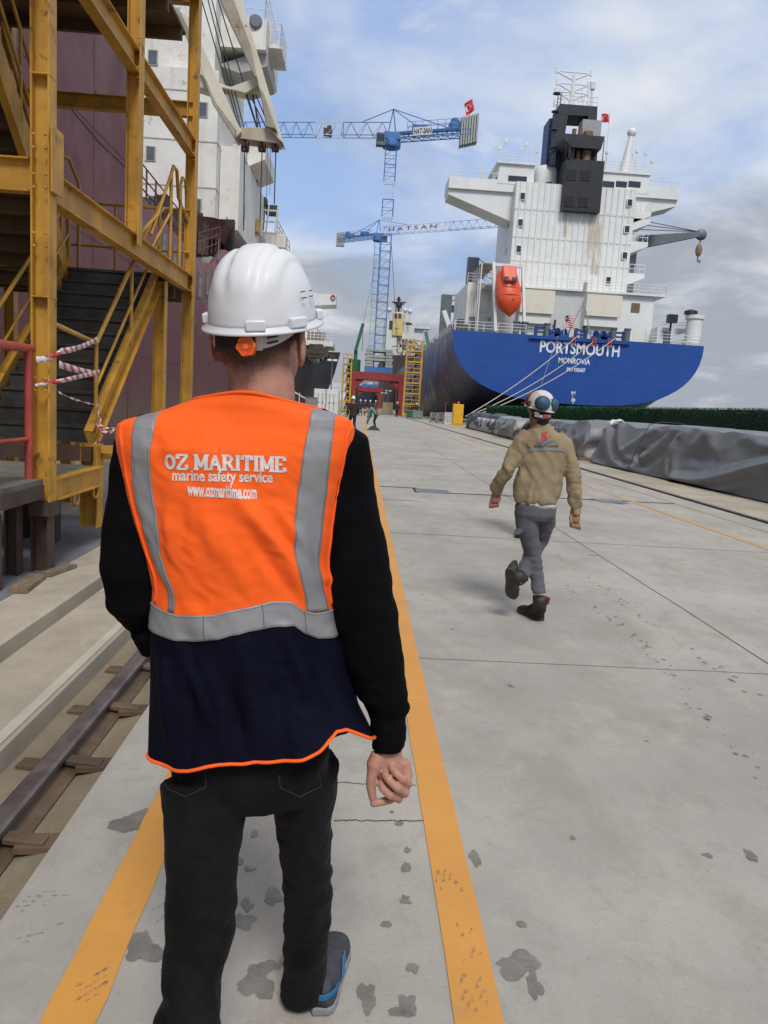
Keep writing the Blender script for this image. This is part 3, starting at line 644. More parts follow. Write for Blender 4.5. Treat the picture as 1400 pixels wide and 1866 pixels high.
def S(th, z, off=0., fold=True):
    l = interp(z, LZ, LX); r = interp(z, RZ, RX); cx = (l+r)/2; rx = (r-l)/2
    c, s = math.cos(th), math.sin(th); e = 2/NE
    ux = math.copysign(abs(c)**e, c); uy = math.copysign(abs(s)**e, s)
    rb = interp(z, BZ, BD) if s < 0 else interp(z, BZ, FD)
    yc = interp(z, [.7, .9, 1.2, 1.45, 1.6], [1.60, 1.61, 1.63, 1.635, 1.60])
    o = off
    if fold:
        x = cx+rx*ux; k = smoothstep(1.60, 1.50, z)
        o += k*(fold_off(x, z) if s < .2 else 0)
        o += k*(.008*noise.noise(V(x*7, z*4, th*.8))+(1-abs(ux)**5)*(.0034*noise.noise(V(x*24+z*10, z*13, 5+th))+.0016*(1-3*abs(noise.noise(V(x*30+z*22, z*20-x*8, 2))))))
        if z < 1.05: o += .010*smoothstep(1.05, .8, z)*math.sin(th*7+z*3+.8)
    n = V(ux/max(rx, .01), uy/rb, 0); n.normalize()
    return V(cx+rx*ux, yc+rb*uy, z)+n*o
def th_of(x, z):
    l = interp(z, LZ, LX); r = interp(z, RZ, RX); u = max(-1, min(1, (x-(l+r)/2)/((r-l)/2)))
    c = math.copysign(abs(u)**(NE/2), u); return -math.acos(c)
def onS(px, py):
    Y = 1.5
    for _ in range(6):
        p = at(px, py, Y); th = th_of(p.x, p.z); Y = .5*Y+.5*S(th, p.z, 0, False).y
    return th, p.z
man = thing('person', 'man in a white hard hat and orange safety vest walking away in the foreground', 'person', (-.2, 1.6, 0))
def curve_z(pts):
    q = [onS(*p) for p in pts]; q.sort(); return [a for a, b in q], [b for a, b in q]
BT = curve_z([(278, 1100), (300, 1113), (330, 1121), (390, 1120), (440, 1108), (495, 1095), (530, 1096), (552, 1112), (575, 1117), (600, 1112), (614, 1104)])
BB = curve_z([(278, 1152), (310, 1164), (350, 1170), (400, 1165), (450, 1150), (500, 1141), (535, 1139), (555, 1155), (580, 1164), (600, 1162), (614, 1155)])
HM = curve_z([(288, 1396), (312, 1405), (345, 1404), (380, 1396), (410, 1393), (470, 1393), (520, 1388), (550, 1383), (580, 1368), (600, 1348), (615, 1334), (632, 1330), (650, 1336), (668, 1343), (680, 1343)])
def zc(tab, th):
    if th <= 0: return interp(th, *tab)
    t = th/math.pi; return tab[1][-1]*(1-t)+tab[1][0]*t+.02*math.sin(math.pi*t)*math.sin(th*3)
NU = 190
TH = [-math.pi+2*math.pi*i/NU for i in range(NU+1)]
def band(name, z0f, z1f, nv, mat, off=0., parent=None, thr=None):
    mb = MB(); ths = thr or TH
    mb.grid(lambda u, v: (lambda th: S(th, z0f(th)+(z1f(th)-z0f(th))*v, off))(ths[min(len(ths)-1, int(round(u*(len(ths)-1))))]), len(ths)-1, nv)
    o = mb.build(name, mat, parent, smooth=True); sd = o.modifiers.new('s', 'SOLIDIFY'); sd.thickness = .0018; sd.offset = -1; return o
def ztop(th): return (1.603-.06*math.sin(th)**2) if th > 0 else 1.603+.021*abs(math.sin(th))**1.5
vest = band('safety_vest', lambda t: zc(BB, t)+.01, ztop, 150, orange_f, 0, man)
skirt = band('vest_skirt', lambda t: zc(HM, t), lambda t: zc(BB, t)+.016, 70, navy_f, 0, vest)
band('reflective_strip', lambda t: zc(BB, t), lambda t: zc(BT, t), 14, silver_f, .0028, vest)
def vstrip(Lf, Rf, nv=130, nu=12):
    def path(pl):
        q = [onS(*p) for p in pl]; th0, z0 = q[0]; x0 = S(th0, z0, 0, False).x; up = []
        side = -1 if x0 < -.2 else 1; zz = z0                      # carry on over the shoulder at the same distance from the spine
        edge = lambda z: (interp(z, LZ, LX)-x0)*side if side > 0 else (x0-interp(z, LZ, LX))
        while zz < 1.62:
            e = x0-interp(zz, LZ, LX) if side < 0 else interp(zz, RZ, RX)-x0
            if e < .004: break
            zz += .001
        for k in range(1, 9): z = z0+(zz-z0)*k/8; up.append((th_of(x0, z), z))
        fr = []
        for k in range(1, 9): z = zz-.10*k/8; t = -th_of(x0, z); fr.append((t if side > 0 else t-2*math.pi, z))
        return (fr[::-1]+up[::-1]+q)
    A = path(Lf); B = path(Rf)
    def ev(T, v):
        k = v*(len(T)-1); i = min(int(k), len(T)-2); f = k-i; return T[i][0]*(1-f)+T[i+1][0]*f, T[i][1]*(1-f)+T[i+1][1]*f
    mb = MB()
    def fn(u, v):
        a = ev(A, v); b = ev(B, v); return S(a[0]*(1-u)+b[0]*u, a[1]*(1-u)+b[1]*u, .0024)
    mb.grid(fn, nu, nv); o = mb.build('reflective_strip', silver_f, vest, smooth=True); sd = o.modifiers.new('s', 'SOLIDIFY'); sd.thickness = .002; sd.offset = -1
vstrip([(243, 790), (241, 812), (239, 840), (241, 880), (247, 915), (257, 950), (267, 985), (277, 1015), (288, 1042), (303, 1065), (307, 1113)],
       [(281, 782), (276, 802), (273, 825), (272, 850), (275, 890), (282, 930), (289, 970), (292, 1010), (302, 1043), (315, 1070), (318, 1118)])
vstrip([(564, 772), (560, 788), (556, 805), (550, 840), (545, 880), (540, 920), (536, 960), (535, 1000), (540, 1040), (550, 1078), (558, 1115)],
       [(608, 780), (606, 792), (604, 805), (600, 840), (596, 880), (591, 920), (586, 960), (583, 1000), (584, 1040), (590, 1078), (598, 1112)])
def piping(name, fn, n, r=.0045, mat=orange_f, parent=None):
    mb = MB(); mb.tube([fn(i/n) for i in range(n+1)], r, 7); return mb.build(name, mat, parent or vest, smooth=True)
piping('hem_piping', lambda u: S(-math.pi+2*math.pi*u, zc(HM, -math.pi+2*math.pi*u), .001), 220, .0038)
piping('neck_piping', lambda u: S(-math.pi+2*math.pi*u, ztop(-math.pi+2*math.pi*u), .001), 120, .004)
def seamline(pts, n=60, r=.003):
    q = [onS(*p) for p in pts]
    def f(u):
        k = u*(len(q)-1); i = min(int(k), len(q)-2); t = k-i; return S(q[i][0]*(1-t)+q[i+1][0]*t, q[i][1]*(1-t)+q[i+1][1]*t, .0018)
    piping('armhole_piping', f, n, r)
seamline([(634, 766), (630, 800), (622, 850), (612, 900), (603, 950), (597, 1010), (597, 1060), (605, 1100)])
seamline([(226, 772), (224, 810), (229, 860), (240, 915), (253, 965), (266, 1010), (280, 1050), (283, 1098)])
stitch_m = M('stitching', (.10, .10, .10), .8, .1)
def stitch(fn, n, dash=True):
    mb = MB(); 
    for i in range(0, n, 2 if dash else 1): mb.tube([fn(i/n), fn((i+.5)/n), fn((i+1)/n)], .0006, 4)
    return mb
bandm = MB()
for tab, dz in ((BT, -.004), (BB, .004)):
    q = stitch(lambda u: S(-math.pi+math.pi*u, zc(tab, -math.pi+math.pi*u)+dz, .0032), 300); bandm.add(q.v, q.f)
for th_ in (onS(373, 1140)[0], onS(556, 1140)[0], onS(480, 1120)[0]): bandm.tube([S(th_, zc(BB, th_)+(zc(BT, th_)-zc(BB, th_))*k/8, .0032) for k in range(9)], .0009, 5)
for pl in ([(243, 800), (244, 840), (246, 880), (252, 915), (262, 950), (272, 985), (282, 1015), (293, 1042), (305, 1065), (309, 1108)], [(273, 805), (269, 850), (272, 890), (279, 930), (286, 970), (289, 1010), (299, 1045), (311, 1070), (315, 1112)], [(558, 800), (552, 840), (547, 880), (542, 920), (538, 960), (537, 1000), (542, 1040), (552, 1078), (560, 1110)], [(601, 805), (597, 840), (593, 880), (588, 920), (583, 960), (580, 1000), (581, 1040), (587, 1076), (595, 1106)]):
    qs = [onS(*p) for p in pl]
    def fz(u):
        k = u*(len(qs)-1); i = min(int(k), len(qs)-2); t = k-i; return S(qs[i][0]*(1-t)+qs[i+1][0]*t, qs[i][1]*(1-t)+qs[i+1][1]*t, .003)
    q = stitch(fz, 150); bandm.add(q.v, q.f)
bandm.build('stitching', stitch_m, vest)
# printing on the back: bold slab capitals drawn as strokes, then two lines of sans
def slab_line(word, x0, x1, y0, y1, parent):
    G = {'O': ([], .92), 'Z': ([[(0, 1), (.8, 1)], [(.8, 1), (0, 0)], [(0, 0), (.8, 0)], [(.04, 1), (.04, .72)], [(.77, 0), (.77, .3)]], .82),
         'M': ([[(.12, 0), (.12, 1)], [(.12, 1), (.5, .15)], [(.5, .15), (.9, 1)], [(.9, 1), (.9, 0)]], 1.05), 'A': ([[(.1, 0), (.45, 1)], [(.45, 1), (.82, 0)], [(.25, .36), (.68, .36)]], .92),
         'R': ([[(.15, 0), (.15, 1)], [(.15, 1), (.5, 1), (.68, .86), (.68, .66), (.5, .5), (.15, .5)], [(.45, .5), (.8, 0)]], .88), 'I': ([[(.2, 0), (.2, 1)]], .42),
         'T': ([[(.4, 0), (.4, 1)], [(0, 1), (.8, 1)], [(.04, 1), (.04, .72)], [(.76, 1), (.76, .72)]], .82), 'E': ([[(.14, 0), (.14, 1)], [(.14, 1), (.74, 1)], [(.14, .5), (.55, .5)], [(.14, 0), (.76, 0)], [(.72, 1), (.72, .74)], [(.74, 0), (.74, .28)]], .80), ' ': ([], .38)}
    SER = {'M': [(.12, 0), (.9, 0), (.08, 1), (.94, 1)], 'A': [(.1, 0), (.82, 0)], 'R': [(.15, 0), (.1, 1), (.85, 0)], 'I': [(.2, 0), (.2, 1)], 'T': [(.4, 0)], 'E': [(.1, 0), (.1, 1)]}
    TH_ = {'O': (.2, .1)}; gap = .10; tot = sum(G[c][1] for c in word)+gap*(len(word)-1)
    sx = (x1-x0)/tot; sy = y1-y0; mb = MB(); lay = [0]
    def pt(ox, x, y): # along the line; print px
        X = x0+(ox+x)*sx; k = (X-x0)/(x1-x0); yb = (854.5+4*k*k*1.2); yt = (829+5*k*k); return (X, yb+(yt-yb)*y)
    def quad(ox, a, b, w, hz):
        # thick stroke from a to b in glyph units; verticals thick, horizontals thin
        dx, dy = (b[0]-a[0])*sx, (b[1]-a[1])*28.; l = math.hypot(dx, dy); nx, ny = -dy/l*w/2, dx/l*w/2
        n = 4; lay[0] += 1; o = .0012+.000010*lay[0]; vs = []
        for i in range(n+1):
            t = i/n; q = pt(ox, a[0]+(b[0]-a[0])*t, a[1]+(b[1]-a[1])*t)
            for s_ in (-1, 1): th, z = onS(q[0]+nx*s_, q[1]-ny*s_); vs.append(S(th, z, o))
        mb.add(vs, [(2*i, 2*i+1, 2*i+3, 2*i+2) for i in range(n)])
    ox = 0
    for c in word:
        st, w = G[c]
        if c == 'O':
            n = 22; vs = []; lay[0] += 1
            for k in range(n):
                a = 2*math.pi*k/n
                for rx, ry in ((.46, .56), (.19, .33)): th, z = onS(*pt(ox, .46+rx*math.cos(a), .5+ry*math.sin(a))); vs.append(S(th, z, .0016+.00006*lay[0]))
            mb.add(vs, [(2*k, 2*k+1, 2*((k+1) % n)+1, 2*((k+1) % n)) for k in range(n)])
        for s_ in st:
            for a, b in zip(s_, s_[1:]):
                horiz = abs(b[1]-a[1]) < .1; quad(ox, a, b, 4.2 if horiz else (6.6 if abs(b[0]-a[0]) < .1 else 5.6), horiz)
        for (x, y) in SER.get(c, []): quad(ox, (x-.19, y), (x+.19, y), 3.6, True)
        ox += w+gap
    me = mb.mesh('lettering'); me.materials.append(ink_w); link('lettering', me, parent)
slab_line('OZ MARITIME', 299, 520, 829, 857, vest)
def vtext(txt, x0, x1, yc_, h, slope, bold):
    def mapf(x, y):
        px = (x0+x1)/2+x; th, z = onS(px, yc_+slope*((px-x0)/(x1-x0)-.5)-y); return S(th, z, .0014)
    place_text(txt, x1-x0, h, mapf, ink_w, 'lettering', vest, bold, 7)
vtext('marine safety service', 314, 497, 870.5, 27, 4, .024); vtext('www.ozmaritime.com', 342, 468, 895, 24, 6, .030)
# head, hard hat -----------------------------------------------------
HC = at(478, 604, 1.615); HR = Matrix.Rotation(math.radians(-17), 3, 'Z') @ Matrix.Rotation(math.radians(-2), 3, 'Y')
def hl(x, y, z): return HC+HR @ V(x, y, z)
bod = MB()
bod.ell(hl(0, -.002, .028), (.080, .100, .095), 24, 16, HR); bod.ell(hl(0, -.028, -.03), (.070, .068, .055), 20, 12, HR)
bod.ell(hl(0, .045, -.058), (.058, .058, .062), 20, 12, HR); bod.ell(hl(0, .058, -.01), (.058, .045, .075), 20, 12, HR)
bod.tube([hl(0, .105, .01), hl(0, .122, -.022), hl(0, .112, -.034)], [.008, .014, .010], 8)
bod.ell(hl(0, .098, -.066), (.024, .010, .009), 12, 8, HR); bod.ell(hl(0, .094, -.098), (.022, .018, .018), 12, 8, HR); bod.ell(hl(0, .090, .022), (.05, .02, .014), 12, 8, HR)
nb = at(476, 735, 1.60)
bod.tube([hl(0, -.018, -.01), hl(0, -.018, -.06), nb+V(0, 0, .045), nb+V(0, 0, 0), nb+V(0, 0.01, -.04), nb+V(0, .01, -.08)], [.062, .0645, .066, .070, .084, .10], 24)
for s in (-1, 1):
    ER = HR @ Matrix.Rotation(s*math.radians(36), 3, 'Z') @ Matrix.Rotation(math.radians(-10), 3, 'X')
    bod.ell(hl(s*.089, -.008, -.030), (.008, .022, .035), 14, 10, ER); bod.tube([hl(s*(.094+.006*math.sin(a)), -.010-.020*math.sin(a)-.002, -.030+.034*math.cos(a)) for a in [k*.4 for k in range(-1, 8)]], .0055, 7)
    bod.ell(hl(s*.084, .002, -.060), (.006, .009, .011), 10, 8, ER)
# inner body under the clothes
P3 = lambda px, py, Y: at(px, py, Y)
bod.tube([P3(476, 760, 1.62), P3(440, 900, 1.63), P3(440, 1100, 1.62), P3(445, 1300, 1.62), P3(455, 1400, 1.62)], [.09, .10, .09, .10, .09], 16)
RA = [P3(585, 790, 1.63), P3(632, 900, 1.63), P3(652, 1000, 1.625), P3(664, 1100, 1.605), P3(681, 1200, 1.605), P3(703, 1290, 1.615), P3(710, 1345, 1.62)]
LA = [P3(285, 790, 1.63), P3(247, 880, 1.625), P3(236, 960, 1.61), P3(237, 1040, 1.60), P3(240, 1080, 1.61), P3(258, 1118, 1.68), P3(290, 1135, 1.77), P3(318, 1140, 1.85)]
bod.tube(RA, [.05, .045, .043, .04, .036, .030, .027], 12); bod.tube(LA, [.05, .045, .043, .042, .04, .035, .03, .026], 12)
LL = [P3(385, 1390, 1.60), P3(380, 1480, 1.575), P3(372, 1600, 1.53), P3(365, 1700, 1.49), P3(358, 1790, 1.45), P3(352, 1880, 1.40)]
la = LL[-1]; LL += [V(la.x+.033, 1.335, .22), V(la.x+.045, 1.30, .10)]
RL = [P3(535, 1380, 1.64), P3(553, 1460, 1.68), P3(558, 1550, 1.74), P3(562, 1640, 1.80), P3(560, 1710, 1.84), P3(556, 1770, 1.86), P3(553, 1808, 1.875)]
for k in range(len(RL)): pass
bod.tube(LL, [.06, .055, .045, .04, .035, .032, .03, .028], 12); bod.tube(RL, [.05, .045, .038, .034, .032, .03, .03], 12)
# right hand: palm, thumb hanging on the left, fingers curling in
def finger(mb, pts, r0, r1):
    n = len(pts); mb.tube(pts, [r0+(r1-r0)*i/(n-1) for i in range(n)], 10)
    mb.ell(pts[0], (r0, r0, r0), 10, 8); mb.ell(pts[-1], (r1, r1, r1), 10, 8)
H = lambda px, py, d=0.: at(px, py, 1.615+d)
bod.tube([H(711, 1345), H(710, 1362), H(709, 1380), H(711, 1400, .004), H(719, 1420, .006), H(726, 1436, .01)], [.026, .027, .031, .037, .035, .020], 16, True, .62)
bod.tube([H(735, 1385, 0), H(739, 1412, .0), H(735, 1438, 0)], [.014, .018, .012], 10)            # heel of the little-finger side
bod.tube([H(690, 1372, -.004), H(683, 1392, -.008), H(680, 1410, -.008)], [.016, .019, .014], 10)      # ball of the thumb
finger(bod, [H(684, 1392, -.010), H(677, 1416, -.014), H(676, 1434, -.016), H(679, 1452, -.018)], .0135, .0095)
finger(bod, [H(722, 1440, .010), H(712, 1457, .002), H(696, 1461, -.014), H(681, 1464, -.020)], .0112, .0086)     # index, tip to the left
finger(bod, [H(731, 1437, .004), H(727, 1456, -.012), H(711, 1449, -.030), H(698, 1436, -.026), H(695, 1428, -.018)], .0116, .0092)
finger(bod, [H(739, 1428, .000), H(739, 1446, -.018), H(724, 1436, -.036), H(708, 1420, -.033), H(702, 1412, -.024)], .0112, .0088)
finger(bod, [H(742, 1413, .000), H(745, 1430, -.018), H(735, 1421, -.034), H(721, 1408, -.034), H(714, 1400, -.024)], .0100, .0078)
lh = LA[-1]
bod.tube([lh, lh+V(.02, .03, .01), lh+V(.045, .07, .02)], [.026, .034, .028], 12, True, .6)
for k in range(4): finger(bod, [lh+V(.03+.012*k, .085-.012*k, .03-.018*k), lh+V(.06+.008*k, .105, .03-.018*k), lh+V(.075, .085, .025-.018*k), lh+V(.06, .07, .02-.018*k)], .0095, .0075)
finger(bod, [lh+V(.01, .04, .035), lh+V(.03, .07, .055), lh+V(.05, .09, .058)], .011, .008)
me = fuse(bod, .0030, 3, .5, 'body'); me.materials.append(skin)
body = link('body', me, man, True)
# hair: the skin of the head lifted a little, thinning out at the nape
def make_hair():
    n = len(me.vertices); co = np.empty(n*3); me.vertices.foreach_get('co', co); co = co.reshape(-1, 3)
    loc = (co-np.array(HC)) @ np.array(HR); fade = np.full(n, -9.)
    back = np.clip(-(loc[:, 1]+.01)/.08, 0, 1); side = np.abs(loc[:, 0])
    low = -.112*back-.045*(1-back)      # hairline height
    fade = (loc[:, 2]-low)/.075
    front = loc[:, 1] > .035; fade[front & (loc[:, 2] < .06)] = -9
    ear = (side > .0815) & (loc[:, 2] < .012) & (loc[:, 2] > -.07); fade[ear] = -9
    fade[loc[:, 2] < -.125] = -9; keep = fade > -.25
    idx = {}; vs = []; fd = []; fs = []
    for p in me.polygons:
        v = list(p.vertices)
        if all(keep[k] for k in v):
            for k in v:
                if k not in idx: idx[k] = len(vs); vs.append(co[k]+np.array(me.vertices[k].normal)*.0013); fd.append(min(1., max(0., fade[k])))
            fs.append([idx[k] for k in v])
    hm = bpy.data.meshes.new('hair'); hm.from_pydata([tuple(v) for v in vs], [], fs); a = hm.attributes.new('fade', 'FLOAT', 'POINT'); a.data.foreach_set('value', fd)
    hm.materials.append(hair_m); return link('hair', hm, man, True)
make_hair()
mb = MB()
for s in (-1, 1): mb.ell(hl(s*.031, .094, .006), (.012, .010, .009), 12, 8, HR)
mb.build('eyes', M('eye_white', (.6, .58, .55), .2, .05), man, True)
# hard hat
KR = Matrix.Rotation(math.radians(-14), 3, 'Z') @ Matrix.Rotation(math.radians(-1), 3, 'Y') @ Matrix.Rotation(math.radians(13.5), 3, 'X')
KC = at(480, 586, 1.615)
def make_helmet(parent, KC, KR, mat, s=1., name='hard_hat', n=72, m=30, ridge=.0065):
    def kl(x, y, z): return KC+KR @ (V(x, y, z)*s)
    rx, ry, h = .109, .136, .150
    rings = []
    for j in range(m+1):
        v = j/m; a = v*math.pi/2; q = math.cos(a)**(2/2.35); zz = h*math.sin(a)**(2/2.2); rr = []
        for k in range(n):
            t = 2*math.pi*k/n; x = rx*q*math.cos(t); y = ry*q*math.sin(t); u = abs(x)/rx
            fz = smoothstep(.30*h, .62*h, zz)
            e = smoothstep(.235, .20, u)+smoothstep(.36, .40, u)*smoothstep(.66, .60, u)*.85
            o = ridge*e*fz; nrm = V(x/rx**2, y/ry**2, (zz/h**2)*1.0+1e-4).normalized()
            rr.append(kl(*(V(x, y, zz)+nrm*o)))
        rings.append(rr)
    mb = MB(); mb.loft(rings, True); shell = mb.build(name, mat, parent, True)
    mb = MB(); prof = [(0., .004), (.006, .0015), (1., -.0045), (1.02, -.0075), (.98, -.0095), (.0, -.006), (-.03, -.002)]
    rings = []
    for f, dz in prof:
        rr = []
        for k in range(n):
            t = 2*math.pi*k/n; c, si = math.cos(t), math.sin(t)
            w = .013+(.030*max(0, si)**3 if si > 0 else .004*abs(si)**2); e = f*w
            rr.append(kl((rx+e)*c, (ry+e)*si, dz-(.004*max(0, si)**2)*f))
        rings.append(rr)
    mb.loft(rings, False); mb.add([], []); o = mb.build('brim', mat, shell, True)
    return shell, kl
shell, kl = make_helmet(man, KC, KR, helmet_w, .965)
for t, w in ((-168, 1), (-72, 1.25), (-30, 1.3), (30, 1), (150, 1)):
    a = math.radians(t); mb = MB(); c, s = math.cos(a), math.sin(a); tx = KR @ Matrix.Rotation(a+math.pi/2, 3, 'Z')
    mb.box(kl(.116*c, .143*s, .0095), (.030*w, .014, .020), tx); mb.build('lug', helmet_w, shell, bevel=.003, auto=40)
slot_m = M('vent_slot', (.08, .08, .085), .7, .1)
def on_shell(px, py):
    best = None
    for k in range(200):
        Y = 1.46+k*.001; p = at(px, py, Y); q = KR.transposed() @ (p-KC)
        if q.z > -.01 and (abs(q.x)/.109)**2.2+(abs(q.y)/.136)**2.2+(max(0, q.z)/.158)**2.3 < 1.05: return p
    return p
for px, py, w in ((552, 532, 7), (555, 543, 7), (566, 530, 3), (568, 540, 4)):
    a, b = on_shell(px-w/2, py), on_shell(px+w/2, py-1); mb = MB(); mb.tube([a, b], .0013, 6); mb.build('vent_slot', slot_m, shell)
# headband, ratchet and knob
def hb_pt(t, z, r=0.): return hl((.090+r)*math.cos(t), -.002+(.108+r)*math.sin(t), z)
def hb_strip(name, t0, t1, z0f, z1f, r, mat, th=.003, n=24):
    mb = MB(); mb.grid(lambda u, v: hb_pt(t0+(t1-t0)*u, z0f(u)+(z1f(u)-z0f(u))*v, r), n, 6); o = mb.build(name, mat, shell, True); sd = o.modifiers.new('s', 'SOLIDIFY'); sd.thickness = th; sd.offset = 1; return o
D = math.radians
hb_strip('headband', D(-142), D(-50), lambda u: -.004, lambda u: .032, .000, band_m)
hb_strip('ratchet_case', D(-136), D(-64), lambda u: -.050+.006*(2*u-1)**4, lambda u: .02, .004, band_m, .008)
hb_strip('headband_strap', D(-68), D(-8), lambda u: -.044+.05*u**1.6, lambda u: .012+.02*u, .001, strap_m)
hb_strip('headband_strap', D(-152), D(-131), lambda u: -.02-.022*u, lambda u: .02, .001, strap_m)
hb_strip('strap_buckle', D(-69), D(-61), lambda u: -.046, lambda u: -.004, .005, strap_m, .004, 6)
for z in (-.012, -.024, -.034): hb_strip('strap_slot', D(-56), D(-43), lambda u: z+.006*u, lambda u: z+.004+.006*u, .0044, band_m, .0006, 8)
for z in (-.008, -.020): hb_strip('strap_slot', D(-148), D(-138), lambda u: z-.004*u, lambda u: z+.005-.004*u, .0044, band_m, .0006, 8)
kp = at(448, 631, 1.488); kd = (V(kp.x, kp.y, 0)-V(HC.x, HC.y, 0)).normalized(); kx = V(-kd.y, kd.x, 0); kz = V(0, 0, 1)
def knob():
    mb = MB(); n = 48
    def ring(r, d, amp): return [kp+kd*d+kx*(r*(1+amp*math.cos(6*a))*math.cos(a+.2))+kz*(r*(1+amp*math.cos(6*a))*math.sin(a+.2)) for a in [2*math.pi*k/n for k in range(n)]]
    mb.loft([ring(.0175, -.02, .06), ring(.0185, -.002, .07), ring(.0175, .0015, .07), ring(.0150, .002, .03), ring(.0145, -.001, .0), ring(.006, -.001, 0), ring(.0055, .002, 0), ring(.001, .002, 0)], True)
    for k in range(16):
        a = 2*math.pi*k/16; e = kx*math.cos(a)+kz*math.sin(a); mb.beam(kp+e*.006-kd*.0005, kp+e*.0142-kd*.0005, .0012, .003, kd)
    return mb.build('adjuster_knob', knob_m, shell, auto=35)
knob()
# sweater ------------------------------------------------------------
sw = MB(); rings = []
for z in [.92, .96, 1.0, 1.1, 1.2, 1.3, 1.4, 1.46, 1.50, 1.53, 1.55, 1.57]:
    rings.append([S(2*math.pi*k/40, z, -.016, False) for k in range(40)])
sw.loft(rings, True)
sw.tube([P3(560, 800, 1.635)]+[P3(622, 830, 1.635)]+RA[1:5]+[P3(697, 1250, 1.61), P3(706, 1290, 1.615), P3(709, 1318, 1.618)], [.075, .070, .063, .063, .067, .065, .057, .046, .040], 22)
sw.tube([P3(703, 1300, 1.617), P3(709, 1335, 1.618), P3(710, 1362, 1.62)], [.036, .0385, .0375], 20)
sw.tube([P3(300, 800, 1.635), P3(262, 830, 1.635), P3(247, 900, 1.625), P3(240, 980, 1.61), P3(237, 1040, 1.60), P3(243, 1085, 1.61), P3(262, 1118, 1.68), P3(290, 1135, 1.77), P3(312, 1139, 1.83)], [.075, .068, .058, .058, .060, .058, .050, .042, .036], 22)
sw.tube([P3(262, 1150, 1.63), P3(268, 1175, 1.64), P3(268, 1192, 1.645)], [.028, .022, .012], 10)
sme = fuse(sw, .0055, 5, .5, 'sweater')
elb = P3(668, 1100, 1.6); cuf = P3(706, 1300, 1.61)
def sw_fn(c):
    d = .0035*noise.noise(c*14)+.0015*noise.noise(c*38)
    if c.x > .0:
        k = smoothstep(.16, .03, abs(c.z-cuf.z)); d += k*.007*noise.noise(V(c.x*7, c.y*7, c.z*42))
        k = smoothstep(.16, .02, abs(c.z-elb.z)); d += k*.006*noise.noise(V(c.x*9+c.z*10, c.y*8, c.z*26))
    elif c.x < -.38: d += .006*noise.noise(V(c.x*12+c.z*9, c.y*9, c.z*22))
    return d
displace(sme, sw_fn); sme.materials.append(black_f); link('sweater', sme, man, True)
# jeans ----------------------------------------------------------------
je = MB()
je.loft([[V(c.x+rx*math.copysign(abs(math.cos(a))**.85, math.cos(a)), c.y+ry*math.copysign(abs(math.sin(a))**.85, math.sin(a)), c.z) for a in [2*math.pi*k/32 for k in range(32)]] for c, rx, ry in
         [(P3(456, 1445, 1.63), .135, .10), (P3(457, 1415, 1.63), .168, .118), (P3(456, 1370, 1.63), .178, .125), (P3(456, 1300, 1.63), .172, .118), (P3(455, 1230, 1.63), .160, .10)]], True)
def edges(pl, Y):
    out = []
    for (y, xa, xb), yy in zip(pl, Y):
        a = P3(xa, y, yy); b = P3(xb, y, yy); out.append(((a+b)/2, (b-a).length/2))
    return out
LE = edges([(1420, 292, 455), (1480, 296, 452), (1540, 300, 443), (1600, 303, 436), (1660, 303, 430), (1710, 299, 424), (1760, 295, 412), (1810, 293, 407), (1866, 292, 405)], [1.60, 1.58, 1.555, 1.53, 1.505, 1.485, 1.46, 1.43, 1.40])
RE = edges([(1400, 478, 622), (1450, 495, 612), (1500, 502, 605), (1550, 510, 604), (1600, 516, 606), (1650, 517, 604), (1700, 516, 602), (1750, 513, 598), (1795, 509, 593), (1812, 508, 588)], [1.64, 1.67, 1.705, 1.74, 1.775, 1.81, 1.84, 1.86, 1.872, 1.876])
la = LE[-1][0]; LE += [(V(la.x+.030, 1.345, .26), .053), (V(la.x+.042, 1.32, .14), .052), (V(la.x+.045, 1.31, .095), .053)]
je.tube([c for c, r in LE], [r*.985 for c, r in LE], 26); je.tube([c for c, r in RE], [r*.985 for c, r in RE], 26)
jme = fuse(je, .0055, 5, .5, 'jeans')
kneeL, kneeR = LE[4][0], RE[4][0]
def jn_fn(c):
    d = .004*noise.noise(c*13)+.0018*noise.noise(c*40)+.004*(.35-abs(noise.noise(V(c.x*9+c.z*5, c.y*7, c.z*9)))*2)
    left = c.x < (-.13)
    kz_ = kneeL.z if left else kneeR.z
    low = smoothstep(kz_+.05, kz_-.22, c.z); d += low*.010*(abs(noise.noise(V(c.x*8+c.z*6, c.y*6, c.z*(19+6*noise.noise(V(0, 0, c.z*3)))+(9 if left else 0))))-.25)*2*(.45+1.1*abs(noise.noise(V(c.x*4, c.y*4, c.z*6+2))))
    bk = smoothstep(.13, .0, abs(c.z-kz_)); d += bk*.010*noise.noise(V(c.x*8+c.z*12, c.y*6, c.z*30))
    up = smoothstep(.60, .72, c.z); d += up*.005*noise.noise(V(c.x*8, c.y*8-c.z*14, c.z*20))
    return d
displace(jme, jn_fn); jme.materials.append(denim); jeans = link('jeans', jme, man, True)
